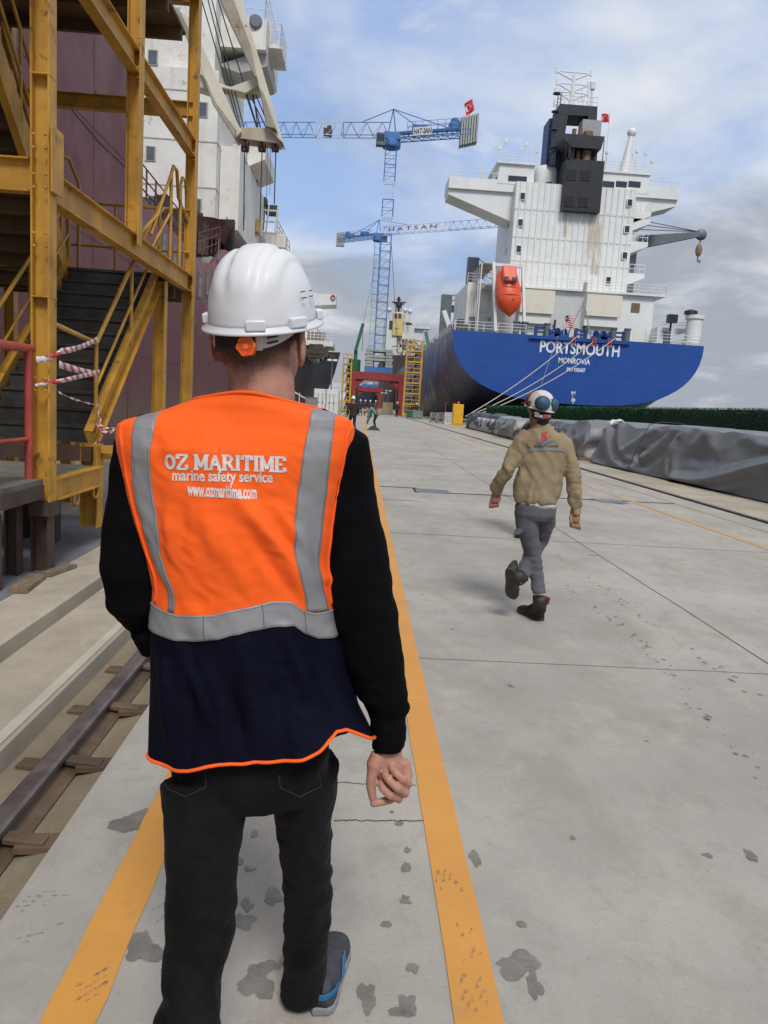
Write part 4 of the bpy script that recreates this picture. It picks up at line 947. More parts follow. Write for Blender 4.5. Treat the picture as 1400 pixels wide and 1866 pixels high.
for xs in ((300, 376), (508, 584)):
    mb = MB()
    for (a, b) in (((xs[0], 1412), (xs[0]+3, 1436)), ((xs[0]+3, 1436), ((xs[0]+xs[1])/2, 1452)), (((xs[0]+xs[1])/2, 1452), (xs[1], 1434)), ((xs[1], 1434), (xs[1]-2, 1410))):
        pts = []
        for k in range(7):
            t = k/6; px, py = a[0]+(b[0]-a[0])*t, a[1]+(b[1]-a[1])*t
            hit = None; o3 = V(0, 0, CAMH); d3 = (at(px, py, 1.6)-o3).normalized()
            pts.append((o3, d3))
        bv = globals().setdefault('_jbvh', __import__('mathutils.bvhtree', fromlist=['BVHTree']).BVHTree.FromPolygons([v.co for v in jme.vertices], [p.vertices for p in jme.polygons]))
        h = [bv.ray_cast(o3, d3)[0] for o3, d3 in pts]; h = [p-d3*.001 for p, (o3, d3) in zip(h, pts) if p]
        if len(h) > 2: mb.tube(h, .0016, 5)
    if mb.v: mb.build('pocket_seam', M('denim_seam', (.014, .0135, .013), .8, .2), jeans)
# shoes
shoe_u = M('shoe_fabric', (.04, .042, .052), .75, .2, 30, .3, 400); shoe_s = M('shoe_sole', (.20, .21, .225), .6, .1, 12, dirt=.4, dsc=12, dcol=(.12, .11, .10)); shoe_b = M('shoe_blue', (.012, .12, .26), .5, .1); shoe_k = M('shoe_black', (.02, .019, .02), .7, .3, 10)
def make_shoe(name, heel, yaw, pitch=0., parent=None, mats=(shoe_u, shoe_s, shoe_b, shoe_k), L_=.29, boot=False):
    R = Matrix.Rotation(yaw, 3, 'Z') @ Matrix.Rotation(pitch, 3, 'X'); heel = Vector(heel)
    q = lambda x, y, z: heel+R @ V(x, y, z)
    ys = [0, .012, .04, .08, .12, .17, .215, .25, .275, L_]
    w = [.018, .030, .036, .037, .037, .043, .048, .044, .032, .012]; top = [.06, .082, .088, .085, .078, .066, .056, .050, .042, .026]
    if boot: top = [.10, .14, .15, .145, .115, .082, .070, .064, .054, .032]; w = [k*1.08 for k in w]
    rings = []
    for y, a, t in zip(ys, w, top):
        rings.append([q(a*math.copysign(abs(math.cos(u))**.7, math.cos(u))*(1 if math.sin(u) < .3 else .86), y, .026+(t-.026)*max(0, math.sin(u))**.75-.004*max(0, -math.sin(u))) for u in [2*math.pi*k/22 for k in range(22)]])
    mb = MB(); mb.loft(rings, True); up = mb.build(name, mats[0], parent, True)
    ws = [k+.0035 for k in w]; out = [q(-a, y-(.008 if i == 0 else 0), 0) for i, (a, y) in enumerate(zip(ws, ys))]+[q(a, y, 0) for a, y in zip(ws[::-1], [ys[-1]+.008]+ys[::-1][1:])]
    mb = MB(); nrm = R @ V(0, 0, .023); n = len(out); mb.add(out+[p+nrm for p in out], [tuple(range(n)), tuple(range(n, 2*n))]+[(k, (k+1) % n, n+(k+1) % n, n+k) for k in range(n)])
    mb.build('sole', mats[1], up, bevel=.004, auto=40)
    return up, q
su, q = make_shoe('shoe', (-.008, 1.835, .003), math.radians(-7), 0, man)
mb = MB(); mb.grid(lambda u, v: q((.036+.004)*math.cos(math.pi*(1.02+.96*u)), .040-.047*math.sin(math.pi*u), .045+.018*v+.012*abs(2*u-1)), 20, 4); o = mb.build('heel_band', shoe_b, su, True); sd = o.modifiers.new('s', 'SOLIDIFY'); sd.thickness = .003
mb = MB()
for x0 in (-1, 1):
    for a, b in (((.041, .10, .035), (.036, .14, .072)), ((.043, .13, .035), (.037, .165, .066)), ((.041, .08, .040), (.041, .15, .038))): mb.tube([q(x0*a[0], a[1], a[2]), q(x0*(a[0]+b[0])/2*1.06, (a[1]+b[1])/2, (a[2]+b[2])/2), q(x0*b[0], b[1], b[2])], .0022, 6)
mb.build('blue_trim', shoe_b, su)
make_shoe("shoe", (la.x+.045, 1.25, .003), math.radians(3), 0, man)
# ------------------------------------------------------------------ the big blue-sterned ship on the right
hullblue = M('hull_blue', (.006, .060, .28), .5, .07, .25, dirt=.18, dcol=(.01, .05, .22), dsc=.3, streak=.12, scol=(.02, .09, .30), rsc=.5)
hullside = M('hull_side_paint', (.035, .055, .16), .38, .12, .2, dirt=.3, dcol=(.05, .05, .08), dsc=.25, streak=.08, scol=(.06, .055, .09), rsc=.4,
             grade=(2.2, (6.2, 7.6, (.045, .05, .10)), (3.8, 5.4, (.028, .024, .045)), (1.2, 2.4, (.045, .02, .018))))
ship = thing('cargo_ship', 'white superstructure and blue transom of the cargo ship moored on the right', 'ship', (23.5, 85, 3))
SY = 85.
def sp(mb, name, mat=white, parent=None, **k): return mb.build(name, mat, parent or ship, **k)
tl, tr = at(825, 604, SY), at(1283, 628, SY); XC = (tl.x+tr.x)/2; HW = (tr.x-tl.x)/2; ZD = (tl.z+tr.z)/2
# transom outline: a bowl, half-breadth by height
def bowl(zb, zt, hw, n=26, ex=2.7, exz=2.0):
    out = []
    for k in range(n+1):
        a = math.pi*k/n; c, s = math.cos(a), math.sin(a)
        out.append((hw*math.copysign(abs(c)**(2/ex), c), zt-(zt-zb)*abs(s)**(2/exz)))
    return out
def section(y, zb, hw, ex=2.7, exz=2.): return [V(XC+x, y, z) for x, z in bowl(zb, ZD, hw, 26, ex, exz)]
secs = [section(SY, 2.7, HW, 2.9, 2.3), section(SY+4, 1.6, HW, 2.7, 2.3), section(SY+10, -.5, HW, 2.6, 2.6), section(SY+20, -3, HW, 2.8, 3.2), section(SY+38, -5, HW, 4, 5), section(SY+60, -5, HW, 6, 8), section(SY+120, -5, HW, 6, 8), section(SY+150, -5, HW*.7, 3, 4), section(SY+175, -5, .6, 2, 4)]
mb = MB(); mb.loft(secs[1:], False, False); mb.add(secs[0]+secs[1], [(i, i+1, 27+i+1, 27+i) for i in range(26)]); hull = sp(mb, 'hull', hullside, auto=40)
mb = MB(); mb.add(secs[0], [tuple(range(27))]); mb.prism([p+V(0, -.02, 0) for p in secs[0]], (0, -.10, 0)); sp(mb, 'transom', hullblue)
mb = MB(); mb.prism([V(XC-HW+.05, SY+.1, ZD-.02), V(XC+HW-.05, SY+.1, ZD-.02), V(XC+HW-.3, SY+120, ZD-.02), V(XC+HW*.65, SY+150, ZD-.02), V(XC, SY+174, ZD-.02), V(XC-HW*.65, SY+150, ZD-.02), V(XC-HW+.3, SY+120, ZD-.02)], (0, 0, .05)); sp(mb, 'main_deck', M('deck_green', (.10, .12, .11), .7, .2, 1))
# stern lip and fender line
mb = MB(); a, b = at(965, 613, SY-.3), at(1148, 624, SY-.3); mb.bb((a.x, SY-.42, ZD-.40), (b.x, SY-.13, ZD-.22)); sp(mb, 'transom_lip', hullblue)
mb = MB()
for z, e in ((ZD-3.2, 1.2), (ZD-4.6, 3.2)): mb.bb((XC-HW+e, SY-.135, z), (XC+HW-e, SY-.121, z+.06))
sp(mb, 'weld_seam', M('hull_blue_seam', (.02, .10, .40), .5, .05))
whitel = M('hull_lettering', (.78, .78, .78), .6, .04, 2)
def stern_text(t, x0, x1, y, h, bold):
    a, b = at(x0, y, SY-.14), at(x1, y, SY-.14); c = (a+b)/2
    c.z = at((x0+x1)/2, y, SY-.14).z
    place_text(t, b.x-a.x, h/FPX*SY, lambda x, yy: V(c.x+x, SY-.135, c.z+yy), whitel, 'ship_name', ship, bold)
stern_text('PORTSMOUTH', 984, 1130, 635.5, 21, .022); stern_text('MONROVIA', 1018, 1076, 658, 10, .02); stern_text('IMO 9302437', 1033, 1067, 674, 7, .03)
mb = MB()
for k in range(9): p = at(1043.5+.1*k, 716+2.4*k, SY-.14); mb.box(p, (.12, .02, .06))
for py, s in ((716, 'M'), (729, '8')):
    p = at(1045, py, SY-.14); place_text(s, .42, .36, lambda x, yy, p=p: V(p.x+x, SY-.137, p.z+yy), whitel, 'draught_mark', ship, .01)
sp(mb, 'draught_mark', whitel)
# superstructure
T0 = 93.0
def X_(px, py, Y): return at(px, py, Y).x
def Z_(px, py, Y): return at(px, py, Y).z
tx0, tx1 = X_(935, 420, T0), X_(1152, 430, T0); tz0, tz1 = Z_(1030, 535, T0), Z_(1050, 338, T0)
TD = 11.
mb = MB(); mb.bb((tx0, T0, tz0-.6), (tx1, T0+TD, tz1)); tower = sp(mb, 'accommodation_block')
# stiffener ribs on the aft face
nr = 19
for k in range(nr):
    x = tx0+.55+(tx1-tx0-1.1)*k/(nr-1); mb = MB(); mb.prism([(x-.16, T0, tz0), (x-.07, T0-.13, tz0), (x+.07, T0-.13, tz0), (x+.16, T0, tz0)], (0, 0, tz1-tz0-.02)); sp(mb, 'wall_rib', white, tower)
for py in (386, 437, 480): z = Z_(1040, py, T0); mb = MB(); mb.bb((tx0+.01, T0-.145, z-.04), (tx1-.01, T0-.132, z+.04)); sp(mb, 'deck_seam', whiteold, tower)
mb = MB()
for x0, x1, y0, y1 in ((1086, 1089.5, 389, 500), (1030, 1032, 389, 430), (1076, 1077.5, 389, 470)):
    a, b = at(x0, y0, T0-.15), at(x1, y1, T0-.15); mb.bb((a.x, T0-.150, b.z), (b.x, T0-.147, a.z))
rs_ = M('rust_stain', (.60, .46, .26), .7, .12, 3); rs_n = rs_.node_tree; q1 = rs_n.nodes.new('ShaderNodeTexNoise'); q1.inputs['Scale'].default_value = 3.5; q1.inputs['Detail'].default_value = 6
q2_ = rs_n.nodes.new('ShaderNodeMapping'); q2_.inputs['Scale'].default_value = (1, 1, .12); q3 = rs_n.nodes.new('ShaderNodeTexCoord'); rs_n.links.new(q3.outputs['Object'], q2_.inputs[0]); rs_n.links.new(q2_.outputs[0], q1.inputs[0])
q4 = rs_n.nodes.new('ShaderNodeMapRange'); q4.inputs[1].default_value = .38; q4.inputs[2].default_value = .68; q4.inputs[4].default_value = .38; rs_n.links.new(q1.outputs[0], q4.inputs[0]); rs_n.links.new(q4.outputs[0], rs_n.nodes['Principled BSDF'].inputs['Alpha'])
sp(mb, 'rust_streak', rs_, tower)
def port(px, py, Y, w=.52, h=.72, name='window', off=.15):
    p = at(px, py, Y); mb = MB(); mb.bb((p.x-w/2-.1, Y-off-.05, p.z-h/2-.1), (p.x+w/2+.1, Y-off+.05, p.z+h/2+.1)); f = sp(mb, name, white, tower, bevel=.06)
    mb = MB(); mb.bb((p.x-w/2, Y-off-.06, p.z-h/2), (p.x+w/2, Y-off-.052, p.z+h/2)); sp(mb, 'pane', glassd, f)
for px, py in ((952, 358), (948, 406), (945, 454), (1147, 370), (1142, 418), (1138, 466)): port(px, py, T0)
for px, py in ((1108, 511),): port(px, py, T0)
# recessed side faces: port side windows
for k in range(4): z = tz0+1.5+k*3.0; mb = MB(); mb.bb((tx0-.03, T0+3.1, z), (tx0-.01, T0+3.8, z+.8)); sp(mb, 'window', glassd, tower)
# poop deckhouse with the two cream casings
D0 = 90.0; dx0, dx1 = X_(906, 560, D0), X_(1190, 570, D0); dz1 = Z_(1040, 531, D0)
mb = MB(); mb.bb((dx0, D0, ZD+.03), (dx1, D0+15, dz1)); house = sp(mb, 'deckhouse')
mb = MB(); mb.bb((X_(852, 520, 94), 93.5, ZD+.03), (dx0-.02, 106, Z_(880, 517, 94))); sp(mb, 'side_house', whiteold)
mb = MB(); mb.bb((dx0-1.5, D0-.5, dz1+.01), (dx1+1.2, D0+15, dz1+.22)); sp(mb, 'boat_deck')
for x0, x1, y0, y1 in ((950, 1008, 526, 573), (1070, 1130, 535, 579)):
    a, b = at(x0, y0, D0-.9), at(x1, y1, D0-.9); mb = MB(); mb.bb((a.x, D0-1.1, b.z), (b.x, D0-.01, a.z-.05)); sp(mb, 'casing', cream)
    mb = MB(); mb.bb((a.x, D0-.8, b.z-1.1), (b.x-.3, D0-.02, b.z-.02)); sp(mb, 'casing_base')
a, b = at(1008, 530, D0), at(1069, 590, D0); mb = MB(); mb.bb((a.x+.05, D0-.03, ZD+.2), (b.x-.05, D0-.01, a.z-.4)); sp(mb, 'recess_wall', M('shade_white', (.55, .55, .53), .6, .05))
p = at(1158, 561, D0); mb = MB(); mb.box((p.x, D0-.03, p.z), (1.0, .05, 1.05)); sp(mb, 'vent_grille', M('vent_brown', (.16, .11, .07), .7, .3, 4))
mb = MB()
for px in (1012, 1066): p = at(px, 580, D0-.5); mb.beam((p.x, D0-.5, ZD+.1), (p.x, D0-.5, ZD+2.3), .2, .2)
sp(mb, 'pillar', black)
# small doors, ladders, fittings on the deckhouse
for px, py, w, h in ((1185, 583, .8, 1.9), (920, 590, .8, 1.9), (1040, 585, .9, 1.9)): p = at(px, py, D0); mb = MB(); mb.box((p.x, D0-.05, ZD+1.1), (w, .06, h)); sp(mb, 'door', whiteold)
# wheelhouse
W0 = 94.; wz0 = tz1+.02; wz1 = Z_(1140, 315, W0)
mb = MB(); mb.bb((X_(1100, 330, W0), W0+.4, wz0), (X_(1185, 330, W0), W0+9, wz1)); wh = sp(mb, 'wheelhouse')
mb = MB(); mb.bb((X_(1098, 318, W0), W0+.2, wz1+.01), (X_(1189, 318, W0), W0+9.2, wz1+.25)); sp(mb, 'wheelhouse_roof')
for x0, x1 in ((1101, 1121), (1125, 1144), (1148, 1169)): a, b = at(x0, 328, W0), at(x1, 342, W0); mb = MB(); mb.bb((a.x, W0+.36, b.z+.1), (b.x, W0+.398, a.z)); sp(mb, 'bridge_window', glassd, wh)
lx0, lx1 = X_(908, 320, W0), X_(975, 320, W0); lz1 = Z_(940, 298, W0)
mb = MB(); mb.prism([(lx0, W0+.4, wz0), (lx1, W0+.4, wz0), (lx1, W0+.4, lz1), (lx0+.2, W0+.4, lz1)], (0, 9, 0)); wl = sp(mb, 'wheelhouse')
mb = MB(); mb.bb((lx0-.2, W0+.1, lz1+.01), (lx1, W0+9.5, lz1+.2)); sp(mb, 'wheelhouse_roof')
a, b = at(928, 318, W0), at(961, 330, W0); mb = MB(); mb.bb((a.x, W0+.33, b.z), (b.x, W0+.398, a.z)); sp(mb, 'bridge_window', glassd, wl)
mb = MB(); mb.bb((lx0-.03, W0+1, b.z), (lx0-.005, W0+5, a.z)); sp(mb, 'bridge_window', glassd, wl)
c = at(1004, 320, W0); mb = MB(); mb.lathe([(1.35, 0), (1.4, .1), (1.4, 2.5), (1.2, 2.75), (0.01, 2.85)], (c.x, W0+2.6, wz0), 20); sp(mb, 'tank', white, auto=40)
# bridge wings
def wing(side):
    if side < 0: xo = X_(816, 348, 96); xi = tx0-.01; zt = Z_(870, 345, 96)
    else: xo = X_(1226, 372, 96); xi = tx1+.01; zt = Z_(1200, 361, 96)
    y0, y1 = 94.5, 99.
    mb = MB(); mb.bb((min(xo, xi), y0, zt-.45), (max(xo, xi), y1, zt)); w = sp(mb, 'bridge_wing')
    mb = MB(); mb.bb((min(xo, xi), y0-.06, zt-.45), (max(xo, xi), y0-.01, zt+.85)); mb.bb((xo-.06, y0-.05, zt-.45), (xo+.06, y1, zt+.85)); sp(mb, 'bulwark', white, w)
    # tapered bracket under the wing
    L_ = abs(xo-xi); d = side
    mb = MB(); mb.prism([(xo, y0+.3, zt-.46), (xo, y0+.3, zt-1.1), (xi, y0+.3, zt-.46-.42*L_), (xi, y0+.3, zt-.42-.24*L_), (xi-d*.5, y0+.3, zt-.42-.19*L_), (xi-d*.55*L_, y0+.3, zt-.47)], (0, 3.8, 0)); sp(mb, 'wing_bracket', white, w)
    for k in range(6):
        x = xo+(xi-xo)*k/6; mb = MB(); mb.tube([(x, y0, zt+.8), (x, y0, zt+1.5)], .035, 6); sp(mb, 'rail_post', white, w)
    mb = MB(); mb.tube([(xo, y0, zt+1.5), (xi, y0, zt+1.5)], .04, 6); sp(mb, 'hand_rail', white, w)
wing(-1); wing(1)
# balconies down the starboard side
for py in (384, 398, 440, 498):
    a = at(1150, py, T0+.5); mb = MB(); mb.prism([(tx1+.01, T0+.3, a.z), (tx1+2.1, T0+.3, a.z), (tx1+2.1, T0+.3, a.z-.5), (tx1+.01, T0+.3, a.z-1.4)], (0, 5, 0)); bal = sp(mb, 'balcony')
    mb = MB()
    for z in (.5, 1.0): mb.tube([(tx1+.1, T0+.32, a.z+z), (tx1+2.05, T0+.32, a.z+z), (tx1+2.05, T0+5.2, a.z+z)], .035, 6)
    for k in range(4): mb.tube([(tx1+.2+.6*k, T0+.32, a.z), (tx1+.2+.6*k, T0+.32, a.z+1)], .03, 6)
    sp(mb, 'hand_rail', white, bal)
# funnel casing
F0 = T0-.6; fa, fb = at(1026, 300, F0), at(1095, 388, F0)
fz0, fz1 = Z_(1060, 387, F0), Z_(1062, 293, F0); fx0, fx1 = X_(1027, 340, F0), X_(1096, 340, F0)
mb = MB(); mb.bb((fx0, F0-.4, fz0), (fx1, F0+7, fz1)); fun = sp(mb, 'funnel', black)
louv = M('louvre', (.018, .016, .016), .7, .3, 8)
for px, py in ((1041, 319), (1067, 320), (1037, 367), (1063, 368)):
    p = at(px, py, F0-.4); mb = MB(); mb.box((p.x, F0-.43, p.z), (1.15, .05, 1.15)); lv = sp(mb, 'louvre_frame', louv, fun)
    mb = MB()
    for k in range(7): mb.box((p.x, F0-.47, p.z-.48+.16*k), (1.05, .04, .05))
    sp(mb, 'louvre_slats', M('louvre_slat', (.03, .027, .026), .6, .2), lv)
# upper casing: shelf, exhaust pipes, arch frame
shz = Z_(1062, 249, F0); sx0, sx1 = X_(1022, 249, F0), X_(1100, 251, F0)
mb = MB(); mb.prism([(sx0, F0-.6, shz), (sx1, F0-.6, shz), (sx1-.1, F0-.6, shz-.35), (fx1-.6, F0-.6, shz-1.4), (fx0+.5, F0-.6, shz-1.4), (sx0+.1, F0-.6, shz-.5)], (0, 6, 0)); sp(mb, 'funnel_shelf', black)
for px, r in ((1037, .16), (1045, .05), (1098, .05), (1030, .06)): x = X_(px, 270, F0); mb = MB(); mb.tube([(x, F0-.45, fz1-.02), (x, F0-.45, shz-.3)], r, 8); sp(mb, 'stay', black)
exh = M('exhaust_rust', (.17, .10, .065), .7, .3, 2)
for px, r, z1 in ((1046, .26, .9), (1057, .26, 1.0), (1072, .55, .7)): x = X_(px, 270, F0); mb = MB(); mb.tube([(x, F0+.5, fz1-.5), (x, F0+.5, shz+z1)], r, 12); sp(mb, 'exhaust_pipe', exh)
mb = MB(); mb.bb((fx0+.2, F0+2.2, fz1), (fx1-.2, F0+6.5, shz-.4)); sp(mb, 'funnel_core', black)
p0 = at(1073, 217, F0+1); mb = MB(); x = X_(1076, 235, F0+1); mb.bb((x-1.0, F0+.8, shz+.01), (x+1.2, F0+2.6, Z_(1075, 219, F0+1))); sp(mb, 'exhaust_box', M('exhaust_grey', (.30, .30, .29), .6, .1, 2))
az1 = Z_(1050, 191, F0+3); ax0, ax1 = X_(1012, 240, F0+3), X_(1088, 240, F0+3); az0 = shz-3.6
mb = MB()
mb.prism([(ax0+.3, F0+3, az1), (ax1-.2, F0+3, az1), (ax1-.15, F0+3, az1-1.1), (ax0+.2, F0+3, az1-1.2)], (0, 3.5, 0))
mb.prism([(ax0+.2, F0+3, az1-1.21), (ax0+1.35, F0+3, az1-1.2), (ax0+1.2, F0+3, az1-3.3), (ax0+1.9, F0+3, az1-3.9), (ax0+1.9, F0+3, az0), (ax0+.3, F0+3, az0+1)], (0, 3.5, 0))
mb.prism([(ax1-1.2, F0+3, az1-1.12), (ax1-.15, F0+3, az1-1.11), (ax1+.15, F0+3, az0), (ax1-1.3, F0+3, az0)], (0, 3.5, 0))
mb.prism([(ax0+1.91, F0+3, az1-3.3), (ax1-1.25, F0+3, az1-3.1), (ax1-1.3, F0+3, az1-4.4), (ax0+1.91, F0+3, az1-4.4)], (0, 3.5, 0))
sp(mb, 'funnel_arch', black)
mb = MB(); mb.prism([(ax0-.02, F0+6.6, az1-.4), (ax0-.02, F0+6.6, az0-1.2), (ax0+1.6, F0+6.6, az0-1.2), (ax0+.4, F0+6.6, az1-.4)], (0, 3.0, 0)); sp(mb, 'funnel_side', M('funnel_blue', (.03, .05, .16), .5, .1))
# ladders, radar mast, poles
mb = MB(); x = ax0-.35
for dx in (0, .35): mb.tube([(x+dx, F0+3, az0-1.5), (x+dx+.35, F0+3, az1+1.3)], .045, 6)
for k in range(26): mb.tube([(x+.35*k/26, F0+3, az0-1.5+k*.42), (x+.35+.35*k/26, F0+3, az0-1.5+k*.42)], .03, 5)
for k in range(6): z = az0-1+k*2.; mb.lathe([(.42, 0), (.45, .03), (.45, .09), (.42, .12)], (x+.1, F0+2.8, z), 10)
sp(mb, 'ladder', wire)
YM = F0+5; mx = X_(1043, 160, YM); mz0 = az1; mz1 = Z_(1044, 128, YM)
mb = MB(); mb.tube([(mx, YM, mz0), (mx+.1, YM, mz1-.5)], [.32, .18], 10)
for f, w in ((.95, 2.1), (.66, 1.9), (.45, 2.0), (.15, 2.0)):
    z = mz0+(mz1-mz0)*f
    for s in (-1, 1): mb.tube([(mx, YM, z-.9), (mx+s*w, YM, z)], .09, 6); mb.tube([(mx, YM, z), (mx+s*w, YM, z)], .07, 6); mb.tube([(mx+s*w, YM, z-.3), (mx+s*w, YM, z+.4)], .12, 6)
for s in (-1.8, -1.2, 1.5): mb.tube([(mx+s, YM, mz0), (mx+s*.8, YM, mz0+2.5)], .06, 6)
sp(mb, 'radar_mast')
mb = MB(); x = X_(1079, 170, YM); mb.tube([(x, YM, mz0), (x, YM, mz0+3.0)], .14, 8); mb.lathe([(.14, 0), (.32, .1), (.34, .9), (.1, 1.1)], (x, YM, mz0+2.5), 10); sp(mb, 'aerial_pole')
mb = MB()
for z in (.5, 1.0): mb.tube([(ax0+.3, F0+3.1, az1+z), (ax1-.2, F0+3.1, az1+z)], .04, 6)
for k in range(9): mb.tube([(ax0+.3+(ax1-ax0-.5)*k/8, F0+3.1, az1), (ax0+.3+(ax1-ax0-.5)*k/8, F0+3.1, az1+1)], .035, 6)
sp(mb, 'mast_rail')
mb = MB(); x = X_(1143, 280, W0+4); z0 = wz1+.2; zt_ = Z_(1150, 247, W0+4)
mb.tube([(x-.2, W0+4, z0), (x+.3, W0+4, zt_)], [.75, .30], 14); mb.ell((x+.32, W0+4, zt_+.35), (.55, .55, .55), 14, 10)
for s in (-1.5, 1.9): mb.tube([(x+s, W0+4, z0), (x+.25, W0+4, zt_-1)], .07, 6)
sp(mb, 'signal_mast', white, auto=40)
for px, z in ((1163, 2.6), (1180, 2.4), (1108, 2.2), (1192, 1.6)): x = X_(px, 310, W0); mb = MB(); mb.tube([(x, W0+1, wz1+.2), (x, W0+1, wz1+.2+z)], .05, 6); mb.box((x, W0+1, wz1+.2+z), (.3, .3, .25)); sp(mb, 'aerial')
for px, z in ((922, 3.2), (960, 3.0), (911, 2.2), (980, 2.2)): x = X_(px, 295, W0); mb = MB(); mb.tube([(x, W0+1, lz1+.2), (x, W0+1, lz1+.2+z)], .055, 6); mb.box((x, W0+1, lz1+.2+z*.8), (.4, .2, .5)); sp(mb, 'aerial')
for px in (873, 837): x = X_(px, 340, 96); mb = MB(); mb.tube([(x, 95, Z_(873, 345, 96)), (x, 95, Z_(873, 345, 96)+(3.4 if px == 873 else 1.6))], [.12, .04], 6); mb.lathe([(.3, 0), (.3, .5), (.1, .7)], (x, 95, Z_(873, 345, 96)), 8); sp(mb, 'aerial')
def deck_rail(pts, h=1.05, nm='deck_rail', step=1.5, mat=white, r=.035, par=None):
    mb = MB()
    for a, b in zip(pts, pts[1:]):
        a, b = Vector(a), Vector(b); n = max(1, int((b-a).length/step))
        for z in (h*.36, h*.68, h): mb.tube([a+V(0, 0, z), b+V(0, 0, z)], r*.8, 5)
        for k in range(n+1): q = a.lerp(b, k/n); mb.tube([q, q+V(0, 0, h)], r, 5)
    return sp(mb, nm, mat, par)
deck_rail([(lx0, W0+.3, lz1+.2), (lx1, W0+.3, lz1+.2)]); deck_rail([(X_(1100, 312, W0), W0+.4, wz1+.25), (X_(1188, 312, W0), W0+.4, wz1+.25)])
deck_rail([(dx0-1.4, D0-.4, dz1+.22), (dx1+1.1, D0-.4, dz1+.22), (dx1+1.1, D0+8, dz1+.22)])
deck_rail([(XC-HW+.3, SY+.3, ZD), (X_(960, 600, SY), SY+.3, ZD)]); deck_rail([(X_(1155, 620, SY), SY+.3, ZD), (XC+HW-.2, SY+.3, ZD), (XC+HW-.2, SY+10, ZD)])
deck_rail([(XC-HW+.2, SY+.3, ZD), (XC-HW+.2, SY+60, ZD)], step=2.)
a = at(1200, 596, 88); mb = MB(); mb.prism([(dx1+.02, 88, a.z), (dx1+3.6, 88, a.z), (dx1+3.6, 88, a.z-.3), (dx1+.02, 88, a.z-1.6)], (0, 3, 0)); sp(mb, 'side_platform'); deck_rail([(dx1+.1, 88, a.z), (dx1+3.5, 88, a.z)])
p = at(1225, 581, 87); mb = MB(); mb.box((p.x, 87, p.z), (1.0, .8, .9)); mb.tube([(p.x, 87.2, ZD), (p.x, 87.2, p.z)], .12, 8); sp(mb, 'searchlight', black)
p = at(1264, 600, 86.5); mb = MB(); mb.lathe([(1.05, 0), (1.05, .4), (.85, .5), (.85, 2.9), (1.0, 3.0), (1.0, 3.4), (.4, 3.5)], (p.x, 86.5, ZD), 18); sp(mb, 'ventilator', white, auto=40)
mb = MB(); mb.lathe([(.75, 0), (.7, .35), (.3, .5)], (p.x-.5, 86.5, ZD+3.5), 12); sp(mb, 'ventilator_cap', black)
# mooring winches and rollers along the stern
wb = M('winch_blue', (.012, .05, .20), .5, .2, 2)
for px in (985, 1004, 1022, 1058, 1092, 1106, 1128):
    p = at(px, 612, SY+1.2); mb = MB()
    if px in (985, 1058, 1128):
        for s in (-.55, .55): mb.beam((p.x+s, SY+1.2, ZD), (p.x+s, SY+1.2, ZD+1.15), .3, .5)
        mb.beam((p.x-.55, SY+1.2, ZD+.95), (p.x+.55, SY+1.2, ZD+.95), .2, .22); mb.beam((p.x-.55, SY+1.2, ZD+.5), (p.x+.55, SY+1.2, ZD+.5), .2, .2)
    else: mb.lathe([(.5, -.5), (.5, -.4), (.3, -.38), (.3, .38), (.5, .4), (.5, .5)], (p.x, SY+1.2, ZD+.55), 18, (1, .4, .0)); mb.box((p.x, SY+1.2, ZD+.2), (1.6, 1, .4))
    sp(mb, 'mooring_winch', wb)
for px in (955, 1143, 996, 1118, 940, 1215): p = at(px, 610, SY+1); mb = MB(); mb.lathe([(.34, 0), (.34, 1.25), (.42, 1.3), (.42, 1.45)], (p.x, SY+1., ZD), 10); sp(mb, 'bollard', greyp)
for px in (1044, 1081, 1110): p = at(px, 622, SY-.3); mb = MB(); mb.box((p.x-.16, SY-.56, ZD-.36), (.11, .2, .62)); mb.box((p.x+.16, SY-.56, ZD-.36), (.11, .2, .62)); mb.box((p.x, SY-.56, ZD-.02), (.5, .22, .1)); sp(mb, 'fairlead', M('fairlead_red', (.45, .06, .035), .5, .1))
mb = MB(); p = at(1059, 605, SY+1.5); mb.tube([(p.x, SY+1.5, ZD), (p.x+.1, SY+1.5, ZD+6.2)], .07, 8); mb.box((p.x, SY+1.5, ZD+5.6), (.35, .3, 1.0)); mb.tube([(p.x-1.6, SY+1.5, ZD+.1), (p.x, SY+1.5, ZD+4.2)], .07, 6); mb.tube([(p.x+1.2, SY+1.5, ZD+.1), (p.x, SY+1.5, ZD+4.2)], .07, 6); sp(mb, 'stern_light_mast', M('mast_mixed', (.35, .34, .32), .6, .2))
deck_rail([(X_(960, 600, SY), SY+2.2, ZD), (X_(1155, 620, SY), SY+2.2, ZD)], step=1.2)
# deck gear on the port side and grey posts with stays
for px0, px1, pt, pb, Y in ((854, 869, 468, 535, 108), (806, 821, 536, 590, 125)):
    a, b = at(px0, pt, Y), at(px1, pb, Y); mb = MB(); mb.bb((a.x, Y, ZD), (b.x, Y+1.2, a.z)); mb.bb((b.x-.01, Y+.2, a.z-2.6), (b.x+.9, Y+1, a.z-1.6)); sp(mb, 'crane_post', greyp)
    mb = MB()
    for dz in (.1, .9, 1.7): mb.tube([(b.x, Y+.5, a.z-dz), (b.x+5.5, Y+14 if Y < 110 else Y-14, a.z-dz*.8+.3)], .06, 5)
    sp(mb, 'stay', wire)
rr = random.Random(3)
for k in range(40):
    y = SY+1+k*1.4; h = rr.uniform(.5, 1.6); mb = MB(); mb.box((XC-HW+rr.uniform(.6, 2.0), y, ZD+h/2), (rr.uniform(.2, .9), rr.uniform(.3, .9), h), rr.uniform(0, 3)); sp(mb, 'deck_fitting', M('deck_clutter', (.13, .12, .11), .7, .5, 1.2), bevel=.04)
